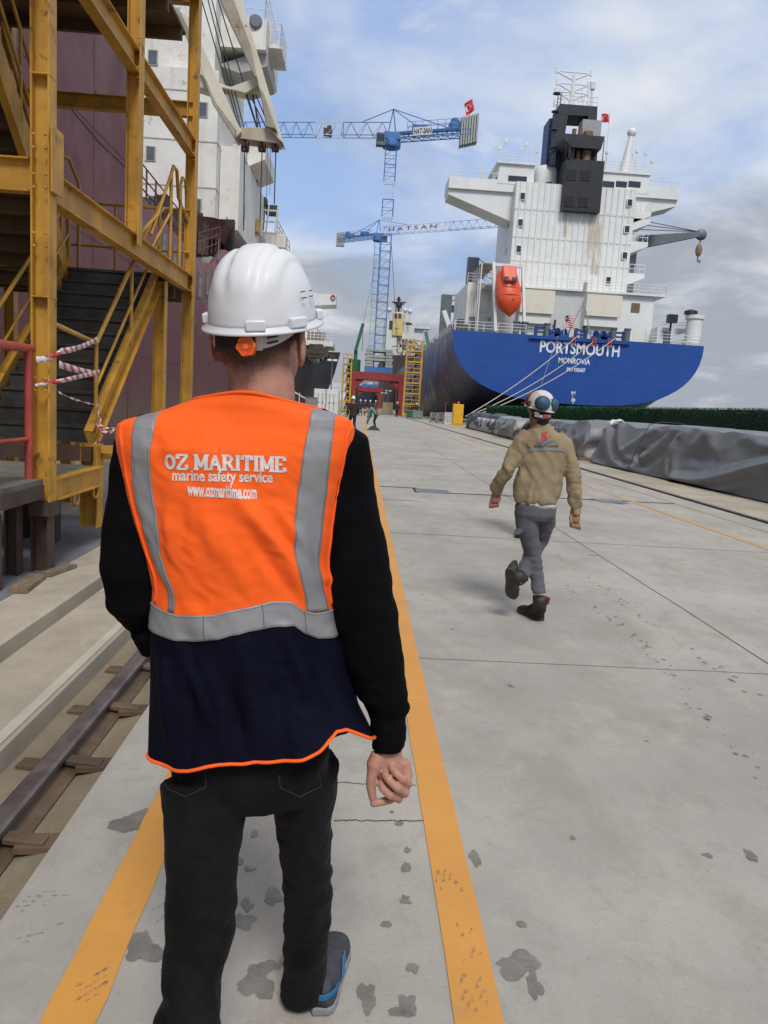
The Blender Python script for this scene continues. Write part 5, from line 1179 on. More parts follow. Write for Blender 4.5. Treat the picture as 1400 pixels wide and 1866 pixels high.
for py, px, Y in ((590, 785, 128), (582, 770, 150)):
    p = at(px, py, Y); mb = MB(); mb.lathe([(1.0, 0), (1.1, .6), (.9, 1.2), (.3, 1.6)], (p.x+2, Y, ZD), 12); sp(mb, 'ventilator', white, auto=40)
p = at(826, 590, 92); mb = MB(); mb.beam((p.x, 92, ZD), (p.x-1.2, 92, ZD+2.8), .5, .5); sp(mb, 'davit_arm', white); mb = MB(); mb.beam((p.x+2.2, 92, ZD), (p.x+2.2, 92, ZD+2.3), .7, .6); sp(mb, 'davit_arm', greyp)
# provision crane on the far side
C0 = 100.; mb = MB(); a, b = at(1163, 440, C0), at(1276, 427, C0)
mb.prism([(a.x, C0, a.z-.9), (a.x, C0, a.z+.7), (b.x, C0, b.z+.35), (b.x, C0, b.z-.25)], (0, .8, 0)); mb.ell((b.x+.3, C0+.4, b.z+.05), (.75, .5, .7), 12, 8); mb.lathe([(.9, 0), (.9, 6), (.7, 6.6)], (a.x-.8, C0+.4, a.z-7), 14)
crn = sp(mb, 'deck_crane', greyp)
mb = MB(); hk = at(1276, 455, C0)
for s in (-.3, .3): mb.tube([(b.x+.4+s*.4, C0+.4, b.z), (hk.x, C0+.4, hk.z+.6)], .04, 5)
for dz in (1.5, 2.2, 2.8): mb.tube([(a.x-1, C0+.4, a.z+dz), (b.x, C0+.4, b.z+.4)], .05, 5)
sp(mb, 'hoist_wire', wire, crn)
mb = MB(); mb.ell((hk.x, C0+.4, hk.z), (.45, .3, .8), 12, 8); mb.tube([(hk.x, C0+.4, hk.z-.7), (hk.x, C0+.4, hk.z-1.3), (hk.x+.25, C0+.4, hk.z-1.5), (hk.x+.35, C0+.4, hk.z-1.2)], .1, 8); sp(mb, 'hook_block', M('hook_rust', (.22, .13, .08), .6, .2), crn)
# life boat in its stern davit: a thing of its own
lbm = M('lifeboat_orange', (.72, .085, .022), .38, .07, 1, dirt=.15)
B0 = 87.6; lt, lb_ = at(923, 495, B0), at(925, 579, B0)
lb = thing('lifeboat', 'orange free-fall lifeboat hanging nose down in the white davit', 'lifeboat', (lt.x, B0, lb_.z))
def lbx(t, a): return None
axis = (lb_-lt); Lb = axis.length*1.0; ad = V(axis.x/Lb, -.25, axis.z/Lb).normalized(); ax_ = V(1, 0, 0); ay = ad.cross(ax_).normalized()
rings = []
for t, r, q in ((0, .9, .8), (.03, 1.05, .95), (.15, 1.22, 1.15), (.35, 1.36, 1.25), (.55, 1.40, 1.25), (.70, 1.36, 1.2), (.80, 1.15, 1.0), (.90, .62, .6), (.97, .22, .25), (1.0, .05, .05)):
    c = lt+ad*(Lb*1.03*t); rings.append([c+ax_*r*math.copysign(abs(math.cos(a))**.8, math.cos(a))+ay*q*math.copysign(abs(math.sin(a))**.8, math.sin(a)) for a in [2*math.pi*k/24 for k in range(24)]])
mb = MB(); mb.loft(rings, True); mb.build('hull', lbm, lb, True)
sgn = 1 if ay.y < 0 else -1; ob = ay*sgn
mb = MB(); c = lt+ad*(Lb*.20)+ob*1.12; mb.prism([c-ax_*.8-ad*1.0, c+ax_*.8-ad*1.0, c+ax_*.75+ad*.75, c-ax_*.75+ad*.75], ob*.55); cab = mb.build('cabin', lbm, lb, bevel=.15)
for s in (-.42, .42): mb = MB(); c2 = c+ax_*s+ad*.55+ob*.56; mb.prism([c2-ax_*.26-ad*.24, c2+ax_*.26-ad*.24, c2+ax_*.26+ad*.2, c2-ax_*.26+ad*.2], ob*.03); mb.build('window', glassd, cab)
mb = MB(); c2 = lt+ad*(Lb*.72)+ob*1.18+ax_*.25; mb.lathe([(.1, 0), (.1, .1)], c2, 8, ob); mb.build('tow_eye', black, lb)
for z in (.45, .62): mb = MB(); mb.tube([lt+ad*(Lb*z)+ax_*(1.42*math.cos(a))+ob*(1.30*math.sin(a)) for a in [math.pi*k/16 for k in range(17)]], .035, 6); mb.build('fender_line', M('lifeboat_dark', (.5, .06, .02), .5, .1), lb)
# davit frame of the ship
def davit():
    mb = MB(); w1 = 1.7
    q = [(900, 478, 604), (953, 482, 606)]
    for px, pt, pb in q:
        a, b = at(px, pt, B0+.2), at(px+3, pb, B0-.6); mb.beam(a, b, .3, .42, (0, 1, 0)); c3 = at(px+6, 540, B0+2.5); mb.beam(a, (c3.x, B0+3.5, ZD+.2), .22, .3, (0, 1, 0))
    a, b = at(898, 482, B0+.2), at(957, 486, B0+.2); mb.beam(a, b, .45, .3, (0, 0, 1)); sp(mb, 'davit')
davit()
mb = MB(); a, b = at(873, 484, 92), at(900, 488, 92); mb.bb((a.x, 90, a.z-.15), (b.x, 97, a.z)); sp(mb, 'davit_platform', M('rusty_platform', (.20, .14, .09), .7, .3)); mb = MB()
for k in range(5): mb.beam((a.x+.05, 90+1.6*k, ZD), (a.x+.05, 90+1.6*k, a.z), .12, .12)
sp(mb, 'davit_leg', whiteold)
deck_rail([(X_(852, 520, 93.5), 93.6, Z_(880, 517, 94)), (dx0, 93.6, Z_(880, 517, 94))], par=None)
# flags
def flag(name, label, cat, p, w, h, kind_, ang=0., droop=0., mast=None):
    t = thing(name, label, cat, tuple(p)); p = Vector(p)
    d = V(math.cos(ang), .25, math.sin(ang)).normalized(); upv = V(-math.sin(ang)*.5, 0, 1).normalized()
    f = lambda u, v, o=0.: p+d*(w*u)+upv*(h*(v-1)-droop*u*u)+V(0, .12*h*math.sin(u*5+v*2)-o, 0)
    def patch(nm, u0, u1, v0, v1, mat, o, n=8):
        mb = MB(); mb.grid(lambda a, b: f(u0+(u1-u0)*a, v0+(v1-v0)*b, o), n, n); q = mb.build(nm, mat, t, True); s = q.modifiers.new('s', 'SOLIDIFY'); s.thickness = .01; return q
    red = M('flag_red', (.55, .012, .022), .7, .06); wh_ = M('flag_white', (.72, .70, .68), .7, .04); bl = M('flag_blue', (.02, .03, .15), .7, .1)
    if kind_ == 'crescent':
        patch('cloth', 0, 1, 0, 1, red, 0, 14)
        def disc(c, r, mat, o, nm, k=22):
            mb = MB(); vs = [f(c[0], c[1], o)]+[f(c[0]+r*math.cos(2*math.pi*i/k)*h/w, c[1]+r*math.sin(2*math.pi*i/k), o) for i in range(k)]
            mb.add(vs, [(0, 1+i, 1+(i+1) % k) for i in range(k)]); mb.build(nm, mat, t)
        disc((.36, .5), .27, wh_, .03, 'crescent'); disc((.41, .5), .215, red, .05, 'crescent_gap')
        mb = MB(); k = 10; vs = [f(.60, .5, .04)]+[f(.60+(.13 if i % 2 == 0 else .05)*math.cos(math.pi+2*math.pi*i/k)*h/w, .5+(.13 if i % 2 == 0 else .05)*math.sin(2*math.pi*i/k), .04) for i in range(k)]
        mb.add(vs, [(0, 1+i, 1+(i+1) % k) for i in range(k)]); mb.build('star', wh_, t)
    else:
        for k in range(11): patch('stripe', 0, 1, k/11, (k+1)/11, red if k % 2 == 0 else wh_, 0, 6)
        patch('canton', 0, .36, 6/11, 1, bl, .04, 5)
        mb = MB(); k = 10; vs = [f(.18, .77, .06)]+[f(.18+(.11 if i % 2 == 0 else .045)*math.cos(math.pi/2+2*math.pi*i/k)*h/w, .77+(.11 if i % 2 == 0 else .045)*math.sin(math.pi/2+2*math.pi*i/k), .06) for i in range(k)]
        mb.add(vs, [(0, 1+i, 1+(i+1) % k) for i in range(k)]); mb.build('star', wh_, t)
    if mast: mb = MB(); mb.tube(mast, .035, 6); mb.build('flagstaff', white, t)
    return t
fp = at(1097, 207, 97); flag('flag', 'small red flag with white crescent and star beside the black funnel top', 'flag', fp, .95, .95, 'crescent', .15, .1, [fp+V(1.0, .1, .4), fp+V(1.0, .1, -4), fp+V(1.0, .1, -9)])
fp = at(1030, 576, SY+.6); flag('flag', 'striped red and white flag with a blue corner drooping above the blue stern', 'flag', fp, 1.0, 1.3, 'stripe', .5, .6, [fp+V(0, .0, .1), fp+V(.1, .2, -3.2)])
# mooring lines
def mooring(label, a, b, sag, r=.045):
    a, b = Vector(a), Vector(b); pts = []
    for k in range(25): t = k/24; q = a.lerp(b, t); q.z -= sag*4*t*(1-t); pts.append(q)
    mb = MB(); mb.tube(pts, r, 6); return tag(mb.build('mooring_rope', rope_m, None, True), label, 'rope', 'mooring ropes of the blue ship')
BLD = at(848, 759, 72)
mooring('upper mooring rope running from the quay to the middle of the blue stern', BLD, at(1053, 612, SY-.35), .5)
mooring('middle mooring rope crossing the blue stern towards the right fairlead', BLD+V(.2, .2, 0), at(1084, 621, SY-.35), .7)
mooring('lowest mooring rope ending at the rightmost red fairlead', BLD+V(.3, -.2, -.1), at(1122, 616, SY-.35), .8)
mooring('thin steep line hanging down the middle of the blue stern', at(985, 705, SY-1.2), at(1017, 612, SY-.3), .0, .022)
for k, (a, b) in enumerate([(((XC-HW-.1), 128, ZD), (at(748, 752, 98))), (((XC-HW-.1), 136, ZD), (at(743, 750, 100)))]):
    mooring(('dark' if k == 0 else 'second dark')+' line hanging from the rail down the shaded hull side', a, b, .3, .05).data.materials[0] = wire
# ------------------------------------------------------------------ burgundy ship on the left
burg = M('hull_burgundy', (.150, .040, .043), .55, .12, .35, dirt=.4, dcol=(.075, .03, .035), dsc=.4, streak=.5, scol=(.085, .04, .045), rsc=.6, rust=.45, rcol=(.085, .032, .024),
         grade=(1.8, (3.8, 5.8, (.125, .034, .040)), (1.6, 3.2, (.135, .075, .055))))
burg2 = M('bulwark_red', (.16, .045, .042), .55, .15, .8, rust=.2, dirt=.4)
ls = thing('cargo_ship', 'burgundy hulled ship with tall white accommodation block behind the yellow stair tower', 'ship', (-12, 40, 0))
def lp(mb, name, mat, parent=None, **k): return mb.build(name, mat, parent or ls, **k)
HX = -6.9
yb = atx(247, 200, HX).y
# main side with its top edge by distance: raised block, well deck, forecastle rise
prof = [(-8, 15.5), (yb, 15.5), (yb+.02, 7.3), (33, 6.9), (36, 7.3), (38.5, 8.4), (46, 9.4), (58, 10.4), (66, 11.3)]
rings = []; ny = []
ys = sorted(set([-8, 0, 8, 16, yb, yb+.02, 29, 33, 36, 38.5, 42, 46, 52, 58, 62, 66, 70]))
mb = MB(); vs = []
for y in ys:
    zt = interp(y, [p[0] for p in prof], [p[1] for p in prof]); xo = HX-max(0, (y-50)/20)**2*5
    zs = [-4, 0, 1.5, 3, zt*.7 if zt*.7 > 3.2 else 4, zt]
    for z in zs: vs.append((xo-max(0, 1.2-z)*.02-(max(0, 1-z/zt)**2*3.0 if y > 50 else 0), y, z))
n = 6
mb.add(vs, [(i*n+j, i*n+j+1, (i+1)*n+j+1, (i+1)*n+j) for i in range(len(ys)-1) for j in range(n-1)])
hullo = lp(mb, 'hull', burg, auto=40); sd = hullo.modifiers.new('s', 'SOLIDIFY'); sd.thickness = .25; sd.offset = 0
mb = MB(); mb.bb((-24, yb-.02, 3), (HX-.13, yb+.2, 15.5)); lp(mb, 'block_bulkhead', burg)
mb = MB(); mb.bb((-24, -8, 15.4), (HX-.1, yb, 15.6)); lp(mb, 'block_deck', burg2)
mb = MB(); mb.bb((-22, yb+.2, 5.6), (HX-.13, 66, 5.8)); lp(mb, 'main_deck', M('deck_red', (.12, .05, .04), .8, .3))
# plate seams and a scar on the raised block
mb = MB()
for a, b in (((120, 186), (180, 258)), ((180, 258), (247, 322))): mb.tube([atx(*a, HX+.13), atx(*b, HX+.13)], .012, 5)
for px in (175,): mb.tube([atx(px, 165, HX+.13), atx(px-4, 200, HX+.13)], .02, 5)
lp(mb, 'plate_seam', M('seam_dark', (.05, .022, .028), .7, .2), hullo)
mb = MB()
for z in (2.6, 5.2, 7.8, 10.4, 13.): mb.tube([(HX+.128, -6, z), (HX+.128, min(yb-.1, 60) if z > 7 else 32, z)], .008, 4)
for k in range(9):
    y = 1.5+3.1*k; mb.tube([(HX+.128, y, -2), (HX+.128, y, 15 if y < yb else 6.5)], .008, 4)
lp(mb, 'weld_seam', M('seam_maroon', (.10, .03, .036), .6, .2), hullo)
# accommodation block
AY = 44.; ax = at(395, 280, AY).x; az0, az1 = 5.8, at(395, 128, AY).z
mb = MB(); mb.bb((-24, AY, az0), (ax, 58, az1)); acc = lp(mb, 'accommodation_block', whiteold)
mb = MB(); mb.bb((-24, AY+.6, az1+.01), (ax-.35, 55, az1+6.2)); lp(mb, 'accommodation_block', whiteold)
for py in (163, 254, 338):
    z = at(320, py, AY).z; mb = MB(); mb.bb((-24, AY-.03, z-.035), (ax+.03, AY-.002, z+.035)); mb.bb((ax+.002, AY, z-.035), (ax+.03, 58, z+.035)); lp(mb, 'deck_seam', M('seam_white', (.48, .45, .38), .6, .1), acc)
mb = MB(); zl = at(395, 410, AY).z; z2 = at(395, 254, AY).z
mb.bb((ax+.03, AY+1, zl), (ax+1.1, 56, z2)); lp(mb, 'side_casing', whiteold)
for px, py in ((279, 105), (282, 195), (300, 195), (370, 200), (275, 280), (279, 370), (359, 375)):
    p = at(px, py, AY); mb = MB(); mb.bb((p.x-.28, AY-.05, p.z-.42), (p.x+.28, AY+.05, p.z+.42)); f = lp(mb, 'window', M('window_frame', (.40, .39, .36), .5, .1), acc, bevel=.05)
    mb = MB(); mb.bb((p.x-.21, AY-.058, p.z-.34), (p.x+.21, AY-.052, p.z+.34)); lp(mb, 'pane', M('window_grey', (.09, .10, .105), .2, .2, spec=.7), f)
x = ax+1.1
for y in (47, 52):
    for z in (1.2, 4.2): mb = MB(); mb.bb((x, y, zl+z), (x+.02, y+.5, zl+z+.8)); lp(mb, 'side_window', glassd)
# bridge top, wing and its rails
p0, p1 = at(345, 35, 47), at(498, 95, 47)
mb = MB(); mb.bb((p0.x-2, 46, at(420, 100, 47).z), (at(490, 60, 47).x, 52, at(420, 45, 47).z)); wg = lp(mb, 'bridge_wing', whiteold)
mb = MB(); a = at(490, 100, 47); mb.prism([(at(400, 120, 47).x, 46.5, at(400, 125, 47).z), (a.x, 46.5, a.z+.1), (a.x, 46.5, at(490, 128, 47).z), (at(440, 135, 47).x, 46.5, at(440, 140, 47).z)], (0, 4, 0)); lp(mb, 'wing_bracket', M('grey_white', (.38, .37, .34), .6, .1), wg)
p = at(362, 28, 46.6); mb = MB(); mb.bb((p.x-.45, 45.95, p.z-.45), (p.x+.35, 45.995, p.z+.4)); lp(mb, 'wheelhouse_window', glassd, wg)
def lrail(pts, h, mat=white, name='deck_rail', step=1.2, r=.03):
    mb = MB()
    for a, b in zip(pts, pts[1:]):
        a, b = Vector(a), Vector(b); n = max(1, int((b-a).length/step))
        for q in (.33, .66, 1.): mb.tube([a+V(0, 0, h*q), b+V(0, 0, h*q)], r*.8, 5)
        for k in range(n+1): c = a.lerp(b, k/n); mb.tube([c, c+V(0, 0, h)], r, 5)
    return lp(mb, name, mat)
zt = at(420, 45, 47).z; xr = at(490, 60, 47).x; lrail([(xr-4, 46.1, zt), (xr-.1, 46.1, zt), (xr-.1, 52, zt)], 1.6)
zt2 = at(500, 95, 48).z; mb = MB(); mb.bb((xr+.05, 47, zt2-.2), (xr+.75, 50, zt2)); lp(mb, 'side_platform', whiteold); lrail([(xr+.1, 47, zt2), (xr+.7, 47, zt2), (xr+.7, 50, zt2)], 1.1)
p = at(466, 40, 46); mb = MB(); mb.lathe([(.05, -.15), (.32, -.12), (.36, .12), (.30, .16)], p, 14, (.2, -1, 0)); mb.tube([p, p+V(0, .1, -1)], .05, 6); lp(mb, 'floodlight', greyp)
a, b = at(430, 275, 50), at(486, 312, 50); mb = MB(); mb.prism([(a.x-1, 49, a.z), (b.x, 49, at(486, 272, 50).z), (b.x, 49, at(486, 300, 50).z), (at(440, 315, 50).x, 49, at(440, 318, 50).z), (a.x-1, 49, at(435, 300, 50).z)], (0, 5, 0)); lp(mb, 'bridge_wing', whiteold)
# fittings along the well deck and bulwark
lrail([(HX, yb+.2, 7.3), (HX, 33, 6.95), (HX, 38, 8.3)], 1.05, M('rail_rust', (.13, .04, .03), .7, .3), step=1.0)
for k in range(9):
    y = 27+1.5*k; mb = MB(); mb.box((HX+.16, y, interp(y, [27, 33, 38], [6.2, 6.0, 7])), (.12, .22, 1.1)); lp(mb, 'fender_plate', M('plate_greygreen', (.13, .17, .17), .6, .3))
r_ = random.Random(11)
for k in range(26): y = r_.uniform(31, 43); h = r_.uniform(.4, 2.2); mb = MB(); mb.box((HX-r_.uniform(.6, 2.5), y, 5.8+interp(y, [31, 43], [1, 3.0])+h/2), (r_.uniform(.1, .8), r_.uniform(.2, 1.2), h), r_.uniform(0, 3)); lp(mb, 'deck_machinery', M('machinery', (.06, .045, .04), .7, .5, 1.5), bevel=.05)
a = at(378, 405, 41); mb = MB(); mb.prism([(a.x-.8, 40.5, a.z-.9), (a.x+.7, 40.5, a.z-.9), (a.x+1.0, 40.5, a.z+.0), (a.x+.4, 40.5, a.z+.15), (a.x-.9, 40.5, a.z+.2)], (0, 1.8, 0)); lp(mb, 'hatch_bracket', M('rust_block', (.09, .03, .022), .8, .3))
# forecastle with yellow and white fittings near the helmet
yl = M('fitting_yellow', (.50, .32, .09), .55, .2, 2, rust=.2)
for (px0, py0, px1, py1, Y, m_) in ((440, 396, 470, 422, 52, yl), (415, 408, 440, 425, 52, whiteold), (470, 372, 505, 425, 56, whiteold), (478, 425, 520, 452, 56, whiteold), (420, 425, 478, 470, 54, M('fitting_grey', (.36, .35, .32), .6, .2))):
    a, b = at(px0, py0, Y), at(px1, py1, Y); mb = MB()
    if m_ is whiteold and px0 == 470:      # open post frame
        for q in (0, .45, .9): mb.beam((a.x+(b.x-a.x)*q, Y, b.z), (a.x+(b.x-a.x)*q+.15, Y, a.z), .12, .14)
        for q in (0., .4, .8): mb.beam((a.x, Y, b.z+(a.z-b.z)*q), (b.x, Y, b.z+(a.z-b.z)*q), .12, .12)
    else: mb.bb((a.x, Y, b.z), (b.x, Y+1.5, a.z))
    lp(mb, 'foredeck_housing', m_, bevel=.04)
mb = MB(); a = at(497, 375, 56); mb.bb((a.x-.5, 56.2, a.z-.5), (a.x+.3, 57, a.z+.1)); mb.tube([at(483, 370, 56), at(480, 420, 56)], .05, 6); mb.ell(at(482, 368, 56), (.25, .25, .35), 10, 6); lp(mb, 'mast_light', M('lamp_dark', (.05, .06, .07), .5, .2))
lrail([at(505, 430, 58), at(527, 470, 62)], 1.1, yl, step=.7)
# deck crane jib reaching over the quay: two legs, cross heads, wires
jb = M('jib_white', (.60, .55, .43), .5, .08, .7, rust=.22, rcol=(.20, .09, .04), rsc=1.1, dirt=.45, dcol=(.35, .28, .17), dsc=.6)
J = 36.
def jp(px, py, d=0): return at(px, py, J+d)
def slab(pts, name, dy=1.1, mat=jb, d=0): mb = MB(); mb.prism([jp(x, y, d) for x, y in pts], (0, dy, 0)); return lp(mb, name, mat, jib, bevel=.03)
mb = MB(); mb.prism([jp(x, y) for x, y in ((398, -6), (440, -6), (517, 262), (486, 232), (468, 140))], (0, 1.0, 0)); jib = lp(mb, 'deck_crane_jib', jb, bevel=.03)
slab([(318, 10), (345, 30), (395, 140), (440, 240), (428, 252), (388, 178), (350, 90)], 'jib_leg')
slab([(358, 128), (376, 144), (420, 158), (470, 140), (471, 155), (448, 170), (425, 164), (405, 160), (385, 166), (358, 158)], 'jib_crosshead', .8, jb, .3)
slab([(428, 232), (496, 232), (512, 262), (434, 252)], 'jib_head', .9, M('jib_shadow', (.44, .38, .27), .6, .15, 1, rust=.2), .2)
jsh = M('jib_shade_tone', (.30, .26, .19), .65, .2, 1.2, rust=.35, rcol=(.17, .08, .04), rsc=1.5)  # darker rusty plates paint in the shade of the legs' inner faces
slab([(399, -6), (424, -6), (456, 80), (468, 141), (464, 139)], 'jib_shade_plate', .2, jsh, -.21); slab([(472, 156), (480, 168), (506, 240), (500, 234), (486, 231)], 'jib_shade_plate', .2, jsh, -.21)
slab([(366, 130), (376, 145), (388, 178), (430, 235), (428, 252), (388, 190)], 'jib_shade_plate', .2, jsh, -.21); slab([(318, 12), (326, 14), (352, 70), (360, 128), (350, 95)], 'jib_shade_plate', .2, jsh, -.21)
for x in (447, 478, 502): mb = MB(); mb.lathe([(.28, -.15), (.3, -.1), (.2, 0), (.3, .1), (.28, .15)], jp(x, 265, .5), 14, (1, 0, .0)); mb.box(jp(x, 263, .5), (.16, .3, .6)); lp(mb, 'sheave', darksteel, jib)
mb = MB()
for a, b in (((366, -5), (444, 262)), ((378, -5), (446, 262)), ((396, -5), (470, 235)), ((385, -5), (452, 262)), ((448, 172), (478, 262)), ((460, 172), (482, 262)), ((455, 172), (500, 262)), ((466, 172), (504, 262)), ((462, 172), (474, 262))): mb.tube([jp(*a, .5), jp(*b, .5)], .028, 5)
for a, b in (((446, 268), (444, 420)), ((478, 268), (474, 405)), ((503, 268), (500, 372))): mb.tube([jp(*a, .5), jp(*b, .5)], .028, 5)
for a, b in (((488, 268), (486, 360)), ((493, 268), (492, 355))): mb.tube([jp(*a, .5), jp(*b, .5)], .012, 5)
lp(mb, 'hoist_wire', wire, jib)
mb = MB(); mb.tube([atx(398, 475, HX+.2), at(400, 410, 43)], .045, 6); mb.tube([at(413, 395, 43), at(426, 430, 43)], .03, 5); lp(mb, 'vent_pipe', greyp)
# ------------------------------------------------------------------ black ship further along
bs = thing('cargo_ship', 'black hulled ship with a white bridge wing half hidden behind the hard hat', 'ship', (-9, 120, 0))
bm_ = M('hull_black', (.018, .018, .028), .5, .25, .3, dirt=.3, dcol=(.05, .035, .03), dsc=.3, grade=(1.5, (1.8, 3.4, (.085, .05, .035)), (.2, 1.4, (.06, .018, .014))))
def bp(mb, name, mat, **k): return mb.build(name, mat, bs, **k)
BX = -7.9
prof = [(96, 7.6, 0), (110, 8.2, -.15), (130, 9.2, -.6), (150, 10.4, -1.3), (170, 11.7, -2.2), (184, 12.6, -2.9), (190, 13.0, -3.1), (193, 13.2, -2.6), (196, 13.3, 2)]
vs = []
for y, zt, o in prof:
    for f in (-.5, .0, .3, .6, 1.): z = zt*f; q = max(0, min(1, (y-120)/60)); vs.append((BX-o-(1-max(0, f))**1.4*q*4.2, y, z))
mb = MB(); mb.add(vs, [(i*5+j, i*5+j+1, i*5+6+j, i*5+5+j) for i in range(len(prof)-1) for j in range(4)])
mb.add([(BX, 96, -3.8), (BX, 96, 7.6), (-28, 96, 7.6), (-28, 96, -3.8)], [(0, 1, 2, 3)]); bp(mb, 'hull', bm_, auto=40)
dkm = M('deck_dark', (.10, .09, .085), .7, .3); mb = MB(); mb.bb((-26, 96.2, 7.2), (BX-.3, 150, 7.35)); bp(mb, 'main_deck', dkm)
a, b = at(560, 622, 112), at(607, 632, 112); mb = MB(); mb.bb((a.x-14, 112, a.z-.5), (b.x, 122, a.z+.2)); bp(mb, 'upper_deck', whiteold)
a = at(540, 600, 114); mb = MB(); mb.bb((-24, 114, 7.3), (at(578, 600, 114).x, 126, at(578, 596, 114).z)); bp(mb, 'accommodation_block', whiteold)
for k in range(5): x = at(562+7*k, 625, 113).x; mb = MB(); mb.beam((x, 113, 7.3), (x, 113, a.z-.2), .4, .4); bp(mb, 'deck_pillar', M('pillar_rust', (.22, .13, .09), .7, .3))
r_ = random.Random(9)
for k in range(18): x = at(r_.uniform(560, 612), 630, 108).x; h = r_.uniform(.4, 1.6); mb = MB(); mb.box((x, r_.uniform(100, 125), 7.4+h/2), (r_.uniform(.3, 1.4), .8, h)); bp(mb, 'deck_machinery', M('machinery', (.06, .045, .04), .7, .5))
a, b = at(565, 535, 115), at(612, 560, 115); mb = MB(); mb.prism([(a.x-4, 115, at(565, 533, 115).z), (b.x, 115, at(612, 537, 115).z), (b.x, 115, at(612, 555, 115).z), (a.x-4, 115, at(565, 562, 115).z)], (0, 5, 0)); bp(mb, 'bridge_wing', white)
p = at(607, 542, 114.9); mb = MB()
rr = []
for k in range(21): t = 2*math.pi*k/20; rr.append(V(p.x+.30*math.cos(t), 114.85, p.z+.30*math.sin(t)))
mb.tube(rr, .09, 6); bp(mb, 'lifebuoy', M('lifebuoy_orange', (.5, .12, .05), .6, .1))
mb = MB()
for px, py0, py1, Y in ((585, 560, 590, 114), (597, 572, 586, 113), (584, 590, 622, 113), (590, 585, 640, 112)): mb.tube([at(px, py0, Y), at(px+2, py1, Y)], .06, 5)
mb.tube([at(583, 585, 113), at(597, 574, 113)], .07, 5)
for z in (.4, .8, 1.2): q = at(560, 622, 111.9); mb.tube([(q.x-6, 111.9, q.z+.2+z), (at(607, 632, 112).x, 111.9, q.z+.2+z)], .04, 5)
bp(mb, 'deck_rail', white)
# ------------------------------------------------------------------ tower cranes on red portals
cblue = M('crane_blue', (.055, .17, .40), .5, .12, .8, rust=.05); cwhite = M('crane_white', (.58, .60, .60), .5, .08, .8)
cred = M('portal_red', (.30, .035, .035), .5, .15, .6, rust=.1, dirt=.3); cballast = M('ballast_grey', (.36, .37, .34), .8, .12, 1.2, dirt=.3, streak=.4, scol=(.2, .2, .17))
def truss_box(mb, a, b, up, w, h, n, r=.07, tri=False, ends=True):
    """lattice between two points: four chords (or three) with diagonals"""
    a, b = Vector(a), Vector(b); d, s, u, l = mb.frame(a, b, up)
    cr_ = [s*(w/2), s*(-w/2)]
    base = [o-u*(h/2) for o in cr_]; top = [u*(h/2)]*2 if tri else [o+u*(h/2) for o in cr_]
    ch = base+(top[:1] if tri else top)
    for o in ch: mb.beam(a+o, b+o, r*1.5, r*1.5, u)
    for k in range(n):
        p, q = a.lerp(b, k/n), a.lerp(b, (k+1)/n); m_ = (p+q)/2
        for o, t in zip(base, top):
            if tri: mb.beam(p+o, m_+t, r*.8, r*.8, u); mb.beam(m_+t, q+o, r*.8, r*.8, u)
            else: mb.beam(p+o, q+t, r*.7, r*.7, s); mb.beam(p+t, q+o, r*.7, r*.7, s)
        mb.beam(p+base[0], p+base[1], r*.7, r*.7, u)
        if not tri:
            mb.beam(p+top[0], p+top[1], r*.7, r*.7, u); mb.beam(p+base[0], q+base[1], r*.6, r*.6, u)
            for o, t in zip(base, top): mb.beam(p+o, p+t, r*.8, r*.8, s)
    if ends:
        for o, t in zip(base, top): mb.beam(b+o, b+t, r, r, s)
